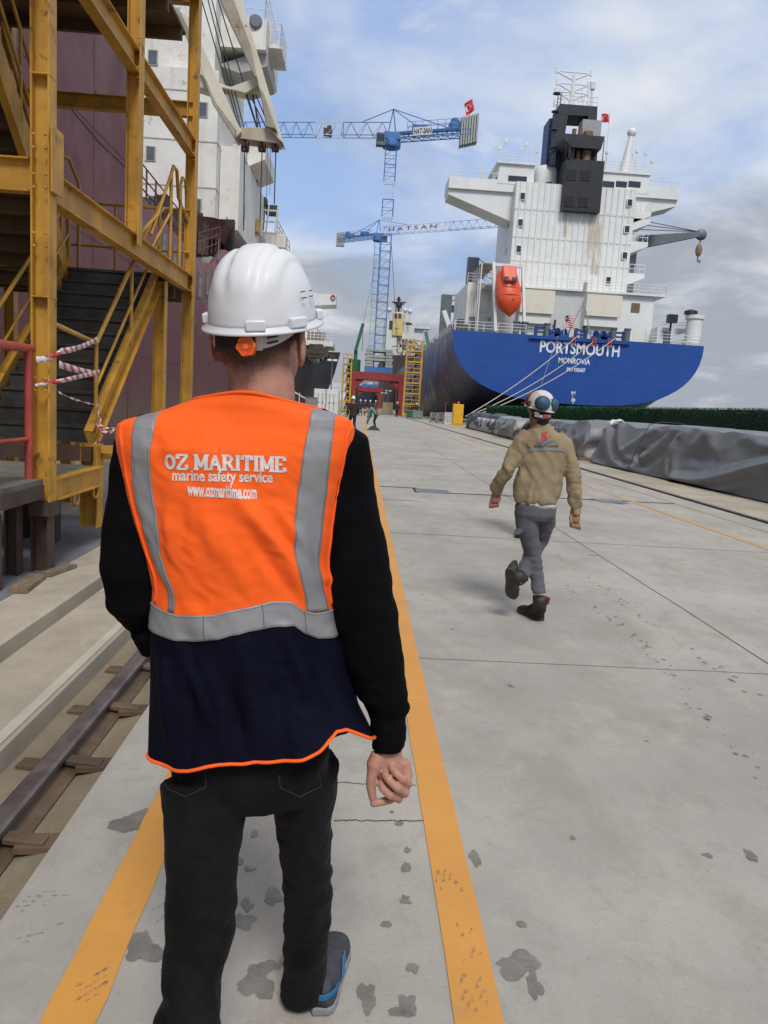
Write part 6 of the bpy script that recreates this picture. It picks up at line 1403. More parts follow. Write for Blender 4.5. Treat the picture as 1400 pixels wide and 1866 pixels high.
def tower_crane(label, Y, px_base, py_base, px_top, py_top, jib_pts, cj_pts, zport, hw, leg_w, nsec, mast_w, white_jib, colors, sign=None, ball=(2.9, 3.6), lx=None):
    p0, p1 = at(px_base, py_base, Y), at(px_top, py_top, Y); x0 = (p0.x+p1.x)/2; zt = p1.z
    t = thing('tower_crane', label, 'crane', (x0, Y, 0)); cp = lambda mb, nm, m_, par=None, **k: mb.build(nm, m_, par or t, **k)
    pxc = lx if lx is not None else x0
    for sx in (-1, 1):
        for dy in (-hw*.55, hw*.55): mb = MB(); mb.bb((pxc+sx*hw-leg_w/2, Y+dy-leg_w/2, .1), (pxc+sx*hw+leg_w/2, Y+dy+leg_w/2, zport-1.1)); cp(mb, 'portal_leg', cred)
    for dy in (-hw*.55, hw*.55):
        mb = MB(); mb.bb((pxc-hw-leg_w/2-.1, Y+dy-leg_w/2-.03, zport-1.09), (pxc+hw+leg_w/2+.1, Y+dy+leg_w/2+.03, zport)); b_ = cp(mb, 'portal_beam', cred)
        for sx in (-1, 1):
            xi = pxc+sx*(hw-leg_w/2); mb = MB(); mb.prism([(xi, Y+dy-.2, zport-1.1), (xi-sx*1.2, Y+dy-.2, zport-1.1), (xi-sx*.05, Y+dy-.2, zport-2.4)], (0, .4, 0)); cp(mb, 'portal_haunch', cred)
    for sx in (-1, 1): mb = MB(); mb.bb((pxc+sx*hw-.35, Y-hw*.55+.6, zport-.9), (pxc+sx*hw+.35, Y+hw*.55-.6, zport-.05)); mb.bb((pxc+sx*hw-.3, Y-hw*.8, .08), (pxc+sx*hw+.3, Y+hw*.8, .7)); cp(mb, 'end_carriage', cred)
    # blue base frame and ballast blocks
    bw, bh = ball; zb = zport+.02
    mb = MB(); mb.bb((x0-bw*.98, Y-2, zb), (x0+bw*.98, Y+2, zb+.75)); cp(mb, 'base_frame', cblue)
    for sx in (-1, 1):
        for k in range(6):
            z = zb+.77+k*(bh-.75)/6; e = .12 if k % 2 else 0
            mb = MB(); mb.bb((x0+sx*bw*.98-sx*e, Y-2, z), (x0+sx*bw*.45, Y+2, z+(bh-.75)/6-.05)); cp(mb, 'ballast_block', cballast, bevel=.03)
    for k in (2, 3, 5):
        z = zb+.77+k*(bh-.75)/6; mb = MB(); mb.bb((x0-bw*.45+.02, Y-1.7, z), (x0+bw*.45-.02, Y+1.6, z+(bh-.75)/6-.08)); cp(mb, 'ballast_block', cballast, bevel=.03)
    # mast
    z0 = zb+.75; hsec = (zt-z0)/nsec
    for k in range(nsec):
        mb = MB(); truss_box(mb, (x0, Y, z0+hsec*k), (x0, Y, z0+hsec*(k+1)), (0, 1, 0), mast_w, mast_w, 2, .075)
        for z in (z0+hsec*(k+1)-.1,): mb.bb((x0-mast_w/2-.06, Y-mast_w/2-.06, z), (x0+mast_w/2+.06, Y-mast_w/2+.05, z+.12))
        cp(mb, 'mast_section', colors(k, nsec))
    # slewing unit and head
    mb = MB(); mb.lathe([(mast_w*.8, 0), (mast_w*.85, .2), (mast_w*.85, .8), (mast_w*.7, 1.0)], (x0, Y, zt), 14); mb.bb((x0-mast_w*.75, Y-1, zt+1.0), (x0+mast_w*.75, Y+1, zt+1.9)); cp(mb, 'slewing_unit', cblue)
    J0 = V(x0, Y, zt+1.6)
    (jx, jy, jY), jn = jib_pts; je_ = at(jx, jy, jY); jd = (je_-J0); sgn = 1 if jd.x > 0 else -1
    mb = MB(); mb.bb((x0-sgn*-.9, Y-2.2, zt-.3), (x0+sgn*2.2, Y-1.05, zt+1.3)); cab = cp(mb, 'driver_cab', M('cab_grey', (.10, .12, .14), .5, .2)); mb = MB(); mb.bb((x0+sgn*1.1, Y-2.23, zt+.2), (x0+sgn*2.1, Y-2.21, zt+1.1)); cp(mb, 'cab_window', glassd, cab)
    segs = white_jib; k = 0
    for f0, f1, m_ in segs:
        mb = MB(); a, b = J0+jd*f0, J0+jd*f1; n = max(2, int((b-a).length/2.0)); truss_box(mb, a+V(0, 0, .9), b+V(0, 0, .9), (0, 0, 1), 1.3, 1.9, n, .06, True); cp(mb, 'jib_section', m_)
    top = J0+V(0, 0, 3.6); mb = MB()
    for s in (-.6, .6): mb.beam(J0+V(s, 0, 0), top, .16, .16, (0, 1, 0)); mb.beam(J0+V(s, .6, 0), top, .12, .12, (0, 1, 0))
    mb.beam(top, J0+jd*.26+V(0, 0, 1.9), .09, .09); cp(mb, 'tower_head', cblue)
    (cx_, cy_, cY) = cj_pts; ce = at(cx_, cy_, cY); cd = ce-J0
    mb = MB(); a, b = J0+cd*.04, ce; truss_box(mb, a-V(0, 0, .3), b-V(0, 0, .3), (0, 0, 1), 1.5, .7, 8, .07); mb.beam(a+V(0, 0, .3), b+V(0, 0, .3), 1.3, .12); cp(mb, 'counter_jib', cblue)
    mb = MB()
    for q in (.4, .75): mb.beam(top, J0+cd*q+V(0, 0, .4), .1, .1)
    cp(mb, 'tie_bar', cblue)
    mb = MB(); cu = cd.normalized(); sd_ = V(-cu.y, cu.x, 0)
    for s in (-.75, .75):
        for k in range(9): q = J0+cd*(.2+.75*k/8)+sd_*s; mb.tube([q, q+V(0, 0, 1.5)], .035, 5)
        for z in (.8, 1.5): mb.tube([J0+cd*.2+sd_*s+V(0, 0, z), J0+cd*.95+sd_*s+V(0, 0, z)], .035, 5)
    cp(mb, 'counter_jib_rail', cblue)
    mb = MB(); q = J0+cd*.78; mb.lathe([(.7, -.6), (.7, .6)], q+V(0, 0, 1.0), 14, (0, 1, 0)); mb.box(q+V(0, 0, .6), (1.6, 1, .8)); mb.box(J0+cd*.35+V(0, 0, .8), (2.2, .9, .7)); cp(mb, 'hoist_winch', cblue)
    for k in range(7):
        q = J0+cd*(.87+.031*k); mb = MB(); mb.box(q+V(0, 0, -.2+.05*k), (.24, 1.6, 3.7 if nsec > 12 else 3.2)); cp(mb, 'counterweight', cballast)
    if sign:
        txt, f0, f1, zz = sign; a, b = J0+cd*f0, J0+cd*f1; m_ = (a+b)/2-cu.cross(V(0, 0, 1))*(-.9 if cu.x > 0 else .9); m_ = (a+b)/2+V(0, -1.0, zz); w = (b-a).length
        mb = MB(); ux = V(cu.x, cu.y, cu.z) if cu.x > 0 else -cu
        mb.prism([m_-ux*w/2-V(0, 0, .55), m_+ux*w/2-V(0, 0, .55), m_+ux*w/2+V(0, 0, .55), m_-ux*w/2+V(0, 0, .55)], (0, .06, 0)); sg = cp(mb, 'name_board', cwhite)
        place_text(txt, w*.92, .75, lambda x, y: m_+ux*x+V(0, -.012, y), M('board_ink', (.02, .02, .025), .6, .1), 'lettering', sg, .03)
    return t, J0, jd, cd, top
alt = lambda k, n: cwhite if (n-k) in (3, 5) else cblue
far_alt = lambda k, n: M('mast_green_white', (.30, .42, .36), .5, .1) if k in (3, 4, 5) else cblue
pc = at(688, 690, 115)
c1 = tower_crane('blue and white tower crane on the nearer and larger red portal, jib to the left', 115, 694, 640, 710.5, 270, ((505, 247, 120), 0), (860, 238, 113), at(688, 680, 115).z, 3.55, .85, 13, 1.55,
    [(.02, .42, cblue), (.42, .66, cwhite), (.66, 1.35, cblue)], alt, ('HAT-SAN', .26, .50, .1), (2.05, 3.4), at(687, 700, 115).x)
mb = MB(); q = c1[1]+c1[2]*.55; mb.box(q+V(0, 0, .5), (1.2, 1, .9)); mb.box(q+V(.2, 0, 1.1), (.6, .7, .5)); mb.build('trolley', darksteel, c1[0])
fp = c1[1]+c1[3]*.96+V(.1, -.4, 3.4); flag('flag', 'red crescent flag bunched on the counterweight end of the near tower crane', 'flag', fp-V(1.0, 0, 0), 1.35, 1.6, 'crescent', .5, -.2, [fp+V(.2, .2, .3), fp+V(.2, .2, -2.2)])
c2 = tower_crane('blue tower crane on the smaller far red portal with its lettered jib to the right', 200, 681.5, 640, 685.5, 440, ((905, 413, 182), 0), (618, 437, 204), at(672, 706, 200).z, 3.0, .75, 11, 1.6,
    [(.02, .18, cblue), (.18, .62, M('jib_pale', (.45, .55, .56), .5, .1)), (.62, 1., cblue)], far_alt, None, (2.2, 3.0), at(672, 715, 200).x)
q0, jd = c2[1], c2[2]; ux = jd.normalized()
m_ = q0+jd*.30+V(0, -.95, .9); place_text('H A T S A N', jd.length*.42, .85, lambda x, y: m_+ux*x+V(0, 0, y), M('board_red', (.35, .03, .03), .6, .1), 'lettering', c2[0], .02)
fp = at(640, 425, 204); flag('flag', 'tiny red flag on the counter jib of the far tower crane', 'flag', fp, 1.0, .9, 'crescent', .1, .1, [fp, fp-V(0, 0, 1.6)])
def rope_down(a, b, nm, par): mb = MB(); mb.tube([a, b], .05, 5); mb.build(nm, wire, par)
rope_down(at(713, 440, 150), at(725, 640, 150), 'hoist_wire', c2[0])
# ------------------------------------------------------------------ ship beyond the cranes with the yellow funnel
fs = thing('cargo_ship', 'distant white ship with a yellow funnel and dark radar mast beyond the cranes', 'ship', (14, 225, 0))
fpz = lambda mb, nm, m_, par=None, **k: mb.build(nm, m_, par or fs, **k)
FY = 225.
def fbox(x0, y0, x1, y1, nm, m_, Y=FY, d=6, bevel=0, par=None): a, b = at(x0, y0, Y), at(x1, y1, Y); mb = MB(); mb.bb((a.x, Y, b.z), (b.x, Y+d, a.z)); return fpz(mb, nm, m_, par, bevel=bevel)
fh = M('far_hull', (.05, .035, .035), .6, .2, .2); fw_ = M('far_white', (.62, .62, .58), .5, .08, .4); fy = M('far_yellow', (.58, .45, .16), .5, .1, .5); fd = M('far_window', (.05, .05, .055), .4, .2)
mb = MB(); z1 = at(740, 652, FY).z; mb.prism([(7.2, FY-10, -4), (24, FY-10, -4), (26, FY-10, z1), (6.5, FY-10, z1)], (0, 90, 0)); fpz(mb, 'hull', fh)
A_ = fbox(703, 579, 721, 652, 'accommodation_block', fw_, FY, 14); fbox(721, 612, 735, 652, 'accommodation_block', fw_, FY+1, 10); fbox(735, 586, 752, 648, 'accommodation_block', fw_, FY+2, 10)
F_ = fbox(717, 569, 733.5, 613, 'funnel', fy, FY-.5, 5, .2); fbox(719.5, 571, 723.8, 580.5, 'louvre', fd, FY-.56, .05, 0, F_); fbox(726.5, 571, 731, 580.5, 'louvre', fd, FY-.56, .05, 0, F_); fbox(720, 598, 727, 599.5, 'emblem', fd, FY-.56, .05, 0, F_)
fbox(710, 584, 715, 601, 'window_strip', fd, FY-.06, .05, 0, A_); fbox(752, 596, 770, 635, 'accommodation_block', fw_, FY+4, 8); fbox(750, 593, 784, 600, 'bridge_wing', fw_, FY+3, 4); fbox(740, 588, 751, 592, 'bridge_window', fd, FY+1.9, .05)
for x in (733, 739, 746): fbox(x, 618, x+4.5, 626, 'window', fd, FY+.9, .05)
fbox(733, 628, 738, 636, 'window', fd, FY+.9, .05)
mb = MB()
for px, y0, y1, r in ((726.5, 568, 541, .35), (722, 568, 552, .12), (731, 568, 554, .12)): mb.tube([at(px, y0, FY+2), at(px+.6, y1, FY+2)], r, 6)
for py, w in ((554, 9), (551, 13), (546, 4)): mb.tube([at(727-w, py-.6, FY+2), at(727+w, py+.6, FY+2)], .22, 5)
mb.lathe([(.3, 0), (.9, .6), (.8, 1.4), (.3, 2)], at(727, 562, FY+2), 10); fpz(mb, 'radar_mast', black)
for px, y0, y1 in ((709.5, 580, 565), (738, 588, 566), (746.5, 588, 568)): a = at(px, y0, FY); mb = MB(); mb.tube([a, at(px+.8, y1, FY)], .22, 6); mb.ell(at(px+.9, y1-.5, FY), (.7, .7, .7), 10, 6); fpz(mb, 'aerial', fw_)
mb = MB(); mb.beam(at(776, 604, FY-4), at(782, 636, FY-4), .9, .9); fpz(mb, 'crane_boom', M('far_green', (.06, .20, .12), .5, .1))
mb = MB(); r_ = random.Random(21)
for k in range(42):
    px, py = r_.uniform(722, 772), r_.uniform(628, 655); a = at(px, py, FY-6); mb.beam(a, a+V(r_.uniform(-2, 2), 0, r_.uniform(-2.5, 2.5)), .3, .3)
fpz(mb, 'deck_gear', M('far_clutter', (.20, .15, .12), .7, .6, .4))
# white rails and gear ranged on the near deck of the blue ship
# ------------------------------------------------------------------ scaffold towers
def scaffold(label, x0, x1, Y, z1, nlev, d=1.6):
    t = thing('scaffold_tower', label, 'scaffold', ((x0+x1)/2, Y, 0))
    for x in (x0, x1):
        for y in (Y, Y+d): mb = MB(); mb.beam((x, y, 0), (x, y, z1), .2, .2); mb.build('upright', yellow2, t)
    for k in range(nlev+1):
        z = .3+(z1-.5)*k/nlev; mb = MB()
        for y in (Y, Y+d): mb.beam((x0+.1, y, z), (x1-.1, y, z), .16, .18)
        for x in (x0, x1): mb.beam((x, Y+.1, z), (x, Y+d-.1, z), .14, .16)
        mb.build('platform_frame', yellow2, t)
        mb = MB(); mb.bb((x0+.1, Y+.1, z-.02), (x1-.1, Y+d-.1, z+.05)); mb.build('deck', darksteel, t)
        if k < nlev:
            mb = MB(); zz = (z1-.5)/nlev; mb.beam((x0+.5, Y+.5, z), (x1-.4, Y+.5, z+zz), .12, .3)
            for s in range(6): mb.bb((x0+.5+(x1-x0-.9)*s/6, Y+.4, z+zz*s/6), (x0+.9+(x1-x0-.9)*s/6, Y+1.1, z+zz*s/6+.05))
            mb.build('stair_flight', darksteel, t); mb = MB()
            for h in (.55, 1.05): mb.tube([(x0, Y-.05, z+h), (x1, Y-.05, z+h)], .04, 5)
            mb.tube([((x0+x1)/2, Y-.05, z), ((x0+x1)/2, Y-.05, z+1.05)], .04, 5); mb.build('guard_rail', yellow2, t)
    mb = MB()
    for x in (x0, (x0+x1)/2, x1):
        for y in (Y, Y+d): mb.tube([(x, y, z1), (x, y, z1+1.2)], .05, 5)
    for z in (.6, 1.2):
        for y in (Y, Y+d): mb.tube([(x0, y, z1+z), (x1, y, z1+z)], .05, 5)
    mb.build('guard_rail', yellow2, t); return t
xa, xb = at(738, 700, 101).x, at(766, 700, 101).x
scaffold('yellow scaffold stair tower beside the blue hull, right of the red portal', xa, xb, 101, at(752, 637, 101).z, 6)
xa, xb = at(624, 700, 112).x, at(639, 700, 112).x
scaffold('narrow yellow scaffold tower beside the black hull, left of the red portal', xa, xb, 112, at(631, 660, 112).z, 5)
# green crane behind the left scaffold
gg = M('crane_green', (.035, .16, .075), .5, .15, .6); G_ = 125.
gc = thing('jib_crane', 'dark green jib crane with raised boom beside the narrow yellow scaffold', 'crane', (at(645, 690, G_).x, G_, 0))
a = at(645, 690, G_); mb = MB(); mb.lathe([(.9, 0), (.75, a.z), (.95, a.z+.5), (.95, at(645, 655, G_).z)], (a.x, G_, 0), 12); mb.build('column', gg, gc, auto=40)
mb = MB(); b0, b1 = at(648, 640, G_), at(662, 590, G_); mb.prism([at(643, 672, G_), at(651, 672, G_), at(652, 636, G_), at(646, 634, G_)], (0, 1.2, 0)); mb.build('slewing_head', gg, gc); mb = MB(); mb.beam(b0, b1, .5, .8, (0, 1, 0)); mb.build('boom', gg, gc)
mb = MB(); mb.tube([b1, at(660, 640, G_)], .04, 5); mb.tube([b1+V(0, 0, .1), at(687, 470, 180)], .03, 5); mb.build('hoist_wire', wire, gc)
# ------------------------------------------------------------------ quay clutter, left and far
cab_w = M('container_white', (.62, .62, .60), .5, .05, 1, dirt=.2)
Yc = 80.; a, b = at(573, 708, Yc), at(615, 760, Yc)
t = thing('container', 'white container with doors shut, standing behind the shoulder of the orange vest', 'container', ((a.x+b.x)/2, Yc, 0))
mb = MB(); mb.bb((a.x, Yc, .05), (b.x, Yc+5.5, a.z)); mb.build('body', cab_w, t, bevel=.04)
xm = a.x+(b.x-a.x)*.5
for x0, x1 in ((a.x+.12, xm-.03), (xm+.03, b.x-.12)):
    mb = MB(); mb.bb((x0, Yc-.06, .2), (x1, Yc-.005, a.z-.35)); d = mb.build('door', cab_w, t, bevel=.02)
    for f in (.3, .7): x = x0+(x1-x0)*f; mb = MB(); mb.tube([(x, Yc-.1, .25), (x, Yc-.1, a.z-.4)], .022, 6); mb.box((x, Yc-.12, 1.3), (.2, .05, .05)); mb.build('lock_bar', greyp, d)
mb = MB(); mb.tube([(xm-.12, Yc-.12, .3), (xm+.02, Yc-.13, 1.4), (xm-.03, Yc-.12, a.z+.1)], .03, 6); tag(mb.build('hanging_hose', black), 'dark hose hanging down the middle of the white container doors', 'hose')
Yl = 92.; a = at(604, 705, Yl); b = at(606, 658, Yl); t = thing('lamp_post', 'slim floodlight post with two lamps rising behind the white container', 'lamp', (b.x, Yl, 0))
mb = MB(); mb.tube([(b.x, Yl, 0), (b.x, Yl, b.z)], [.09, .06], 8); mb.build('pole', greyp, t)
for s in (-.32, .32): mb = MB(); mb.box((b.x+s, Yl-.05, b.z+.12), (.5, .3, .22)); mb.build('lamp_head', white, t)
mb = MB(); mb.beam((b.x-.5, Yl, b.z-.05), (b.x+.5, Yl, b.z-.05), .06, .06); mb.build('cross_arm', greyp, t)
for px, py, Y, lab in ((700, 716, 128, 'left of two small lamp posts seen through the big red portal'), (708, 712, 126, 'right of two small lamp posts seen through the big red portal')):
    b = at(px, py, Y); t = thing('lamp_post', lab, 'lamp', (b.x, Y, 0), 'lamp posts under the portal'); mb = MB(); mb.tube([(b.x, Y, 0), (b.x, Y, b.z)], .07, 6); mb.build('pole', greyp, t)
    for s in (-.3, .3): mb = MB(); mb.box((b.x+s, Y, b.z), (.35, .25, .18)); mb.build('lamp_head', white, t)
Yb = 62.; a, b = at(557, 724, Yb), at(577, 748, Yb); t = thing('control_box', 'grey control box on legs just left of the white container', 'box', ((a.x+b.x)/2, Yb, 0))
mb = MB(); mb.bb((a.x, Yb, b.z), (b.x, Yb+.6, a.z)); mb.build('cabinet', M('box_grey', (.22, .22, .21), .6, .1), t, bevel=.02); mb = MB(); mb.bb((a.x-.05, Yb-.05, a.z+.005), (b.x+.05, Yb+.65, a.z+.05)); mb.build('lid', M('box_grey', (.22, .22, .21), .6, .1), t)
for x in (a.x+.08, b.x-.08): mb = MB(); mb.beam((x, Yb+.3, 0), (x, Yb+.3, b.z), .08, .08); mb.build('leg', redpaint, t)
t = thing('gangway_rail', 'pale sloping gangway rail beside the neck of the man in the vest', 'railing', (at(545, 730, 64).x, 64, 0)); mb = MB(); mb.beam(at(533, 712, 64), at(560, 728, 64), .08, .10); mb.build('rail', cab_w, t)
for px in (537, 546): mb = MB(); q = at(px, 718, 64); mb.beam((q.x, 64, 0), (q.x, 64, q.z+.1), .07, .07); mb.build('post', cab_w, t)
# boxes, bins and crates in the distance
kraft = M('crate_wood', (.33, .25, .16), .8, .12, 2, dirt=.2); binm = M('bin_greygreen', (.13, .20, .16), .6, .15, 1, dirt=.3); bing = M('bin_green', (.02, .12, .05), .5, .1, 1)
def crate(name, label, cat, px0, py0, px1, Y, mat, d=None, group=None, lid=True, slats=True):
    a, b = at(px0, py0, Y), at(px1, py0, Y); w = b.x-a.x; h = a.z; d = d or w
    t = thing(name, label, cat, ((a.x+b.x)/2, Y, 0), group); mb = MB(); mb.bb((a.x, Y, .08), (b.x, Y+d, h)); mb.build('box', mat, t, bevel=.02)
    if lid: mb = MB(); mb.bb((a.x-.04, Y-.04, h+.004), (b.x+.04, Y+d+.04, h+.06)); mb.build('lid', mat, t)
    mb = MB()
    for x in (a.x+.15*w, b.x-.15*w): mb.bb((x-.06, Y+.05, 0), (x+.06, Y+d-.05, .078))
    mb.build('skid', darksteel, t)
    if slats:
        for f in (.08, .5, .92): mb = MB(); x = a.x+w*f; mb.bb((x-.05, Y-.03, .1), (x+.05, Y-.002, h-.02)); mb.build('batten', mat, t)
    return t
crate('crate', 'tall brown crate under the right side of the big red portal', 'crate', 698, 733, 717, 108, kraft); crate('crate', 'low brown crate to the left of the tall brown crate', 'crate', 687, 744, 697, 104, kraft)
crate('waste_bin', 'grey-green waste bin standing at the foot of the right yellow scaffold', 'bin', 753, 748, 771, 88, binm, 1.4, None, False); crate('waste_bin', 'smaller green bin left of the grey-green waste bin', 'bin', 743, 748, 751, 92, bing, .9, None, False)
crate('waste_bin', 'dark green wheeled bin behind the yellow cabinet, next to the dark tarpaulins', 'bin', 854, 757, 864, 62, bing, .7, None, True, False)
Yy = 69.5; a, b = at(827, 736, Yy), at(843, 775, Yy); t = thing('cabinet', 'bright yellow steel cabinet on the quay edge near the blue stern', 'cabinet', ((a.x+b.x)/2, Yy, 0))
yb_ = M('cabinet_yellow', (.66, .36, .02), .45, .08, 1, dirt=.15); mb = MB(); mb.bb((a.x, Yy, .03), (b.x, Yy+.7, a.z)); mb.build('body', yb_, t, bevel=.02); mb = MB(); mb.bb((a.x+.06, Yy-.03, .15), (b.x-.06, Yy-.002, a.z-.1)); d = mb.build('door', yb_, t, bevel=.01); mb = MB(); mb.box((b.x-.14, Yy-.05, 1.0), (.03, .04, .16)); mb.build('handle', black, d)
mb = MB(); mb.lathe([(.09, 0), (.09, .16), (.05, .22)], ((a.x+b.x)/2, Yy+.3, a.z+.002), 10); mb.build('beacon', M('beacon_orange', (.6, .2, .03), .4, .1), t)
Yf = 69.; a, b = at(812, 751, Yf), at(822, 776, Yf); t = thing('crowd_barrier', 'white barred panel standing left of the yellow cabinet', 'barrier', (a.x, Yf, 0)); mb = MB()
for k in range(5): x = a.x+(b.x-a.x)*k/4; mb.beam((x, Yf, 0), (x, Yf, a.z), .05, .05)
for z in (.15, .5, .85, a.z-.02): mb.beam((a.x, Yf, z), (b.x, Yf, z), .06, .05)
mb.build('frame', cab_w, t); mb = MB(); mb.bb((a.x+.03, Yf+.03, .2), (b.x-.03, Yf+.045, a.z-.1)); mb.build('sheet', M('sheet_grey', (.4, .38, .36), .6, .1), t)
a, b = at(813, 733, 71), at(828, 760, 71); t = thing('pipe_frame', 'thin red pipe frame standing behind the white barred panel', 'frame', (a.x, 71, 0)); mb = MB(); mb.tube([(a.x, 71, 0), (a.x, 71, a.z), (b.x, 71, a.z), (b.x, 71, 0)], .035, 6); mb.build('frame', redpaint, t); mb = MB(); mb.tube([(a.x, 71, a.z*.5), (b.x, 71, a.z*.5)], .03, 6); mb.build('cross_bar', redpaint, t)
for k, (x0, x1, Y) in enumerate(((786, 797, 74), (799, 810, 72))):
    a, b = at(x0, 752, Y), at(x1, 752, Y); t = thing('stillage', ('farther' if k == 0 else 'nearer')+' of two grey wire stillages left of the white barred panel', 'stillage', ((a.x+b.x)/2, Y, 0)); mb = MB()
    for y in (Y, Y+.8):
        for x in (a.x, b.x): mb.beam((x, y, 0), (x, y, a.z), .07, .07)
        for z in (.15, .55, a.z): mb.beam((a.x, y, z), (b.x, y, z), .05, .05)
        for f in (.25, .5, .75): x = a.x+(b.x-a.x)*f; mb.beam((x, y, .15), (x, y, a.z), .035, .035)
    for x in (a.x, b.x):
        for z in (.15, a.z): mb.beam((x, Y, z), (x, Y+.8, z), .05, .05)
    mb.build('frame', M('stillage_grey', (.26, .25, .24), .6, .2), t); mb = MB(); mb.bb((a.x+.08, Y+.1, .16), (b.x-.08, Y+.7, .5)); mb.build('load', M('load_dark', (.07, .05, .045), .8, .3), t)
mb = MB(); q = BLD; mb.lathe([(.28, 0), (.22, .08), (.17, .2), (.17, .36), (.30, .44), (.30, .54), (.15, .60)], (q.x, q.y, 0.016), 16); tag(mb.build('bollard', M('bollard_grey', (.17, .16, .15), .6, .2), auto=40), 'grey mooring bollard at the quay edge where the ropes meet', 'bollard')
# dark ship's hull far inside, closing the view under the portals
mb = MB(); mb.bb((-3.6, 262, 0), (6.5, 264, 5.2)); mb.add([(-3.7, 261.9, 5.2), (6.6, 261.9, 5.2), (6.6, 264, 7), (-3.7, 264, 7)], [(0, 1, 2, 3)])
tag(mb.build('shed', M('shed_dark', (.025, .03, .045), .7, .3, .2)), 'dark shed closing the far end of the quay beyond the red portals', 'shed')
# ------------------------------------------------------------------ artificial hedge along the water
HXX = 11.15; hz = lambda y: interp(y, [14, 20.5, 68], [2.16, 2.08, 1.88])
ht = thing('hedge', 'long dark green artificial grass fence along the right quay edge', 'hedge', (HXX, 40, 0))
gcore = M('hedge_core', (.008, .034, .014), .9, .3, 3); gleaf = M('hedge_blade', (.018, .095, .034), .75, .45, 2.2)
mb = MB(); ys_ = [14, 20, 30, 45, 67]
mb.prism([(HXX+.02, y, .02) for y in (14, 67)][::-1]+[(HXX+.02, y, hz(y)-.03) for y in ys_], (.12, 0, 0)); mb.build('backing', gcore, ht)
mb = MB(); r_ = random.Random(4)
for k in range(30000):
    y = 14+53*r_.random()**1.25; z = hz(y)*r_.random()**.75; top_ = r_.random() < .14
    if top_: z = hz(y)-.02
    l = r_.uniform(.04, .085)*(1 if y < 35 else 1.4); w = r_.uniform(.007, .014)*(1 if y < 30 else 1.8)
    p = V(HXX+.02 if not top_ else HXX+r_.uniform(.0, .12), y, z); d = V(-1 if not top_ else r_.uniform(-.5, .3), r_.uniform(-.6, .6), r_.uniform(-.5, .5)+(1.1 if top_ else .1)).normalized()
    s = V(r_.uniform(-.2, .2), r_.uniform(-1, 1), r_.uniform(-1, 1)); s = (s-d*s.dot(d)).normalized()*w
    mb.v += [tuple(p-s), tuple(p+s), tuple(p+d*l)]; n = len(mb.v); mb.f.append((n-3, n-2, n-1)); mb.mi.append(0)
me_ = bpy.data.meshes.new('grass_pile'); me_.from_pydata(mb.v, [], mb.f); me_.materials.append(gleaf); o = link('grass_pile', me_, ht); o['kind'] = 'stuff'
# ------------------------------------------------------------------ tarpaulins over stacked bags
def tarp_mat(name, col): return M(name, col, .48, .10, .9, .05, 25, spec=.4, dirt=.25, dcol=tuple(c*1.35 for c in col), dsc=1.1)
tg = tarp_mat('tarpaulin_grey', (.155, .162, .170)); td = tarp_mat('tarpaulin_dark', (.06, .066, .072)); tl_ = tarp_mat('tarpaulin_light', (.24, .25, .255))
TF = []
def tfold(pl, amp, w, step=0.):
    out = []
    for X, Y_ in pl:
        px, py = 1060+X/4.118, 740+Y_/4.118; x = 8.6
        for _ in range(6): p = atx(px, py, x); x = interp(p.y, [9, 16, 26.2], [9.15, 8.72, 8.05])+.20
        out.append((p.y, p.z))
    TF.append((out, amp, w, step))
for a in (([(210, 165), (235, 260), (290, 370), (370, 430), (450, 435)], -.11, .13), ([(185, 190), (215, 290), (270, 400), (340, 460), (430, 468)], .10, .16), ([(265, 160), (285, 290), (340, 390), (420, 430)], .09, .12), ([(480, 420), (540, 370), (600, 290), (650, 190)], .10, .14), ([(500, 445), (570, 390), (640, 290), (690, 200)], -.08, .12),
          ([(700, 190), (680, 300), (670, 400), (690, 500), (700, 530)], .08, .10), ([(740, 200), (705, 310), (710, 420), (760, 560)], .08, .11), ([(722, 260), (692, 400), (725, 540)], -.05, .06), ([(820, 350), (880, 385), (1000, 380)], -.09, .18), ([(900, 200), (850, 290), (810, 350)], .09, .14), ([(1020, 380), (960, 300), (930, 230)], .06, .12),
          ([(820, 585), (950, 600), (1100, 575), (1250, 530), (1400, 495), (1700, 430)], .05, .10, .14), ([(1050, 668), (1200, 640), (1400, 560), (1700, 450)], .05, .09, .07), ([(1240, 250), (1320, 300), (1500, 330)], .09, .16), ([(340, 340), (450, 220), (520, 180)], .07, .10), ([(420, 370), (500, 280), (620, 200)], -.05, .09), ([(100, 330), (130, 420), (220, 462)], .07, .12), ([(455, 330), (440, 380), (455, 440)], -.10, .09), ([(420, 380), (430, 420), (450, 440)], .06, .05), ([(485, 340), (480, 400), (462, 440)], .06, .05)): tfold(*a)
def tfold_off(y, z):
    d = 0.
    for pts, amp, w, step in TF:
        best = 9; sg = 0
        for (y0, z0), (y1, z1) in zip(pts, pts[1:]):
            dy, dz = (y1-y0)*.35, z1-z0; ay, az = (y-y0)*.35, z-z0; l2 = dy*dy+dz*dz+1e-9; t = max(0, min(1, (ay*dy+az*dz)/l2)); q = math.hypot(ay-dy*t, az-dz*t)
            if q < best: best = q; sg = dy*az-dz*ay; tt = t
        if best < 3*w:
            d += amp*math.exp(-(best/(w*.8))**2)
            if step: d += step*(.35-.65*math.tanh((best if sg > 0 else -best)/.05))*math.exp(-(best/(w*2.4))**2)
    return d
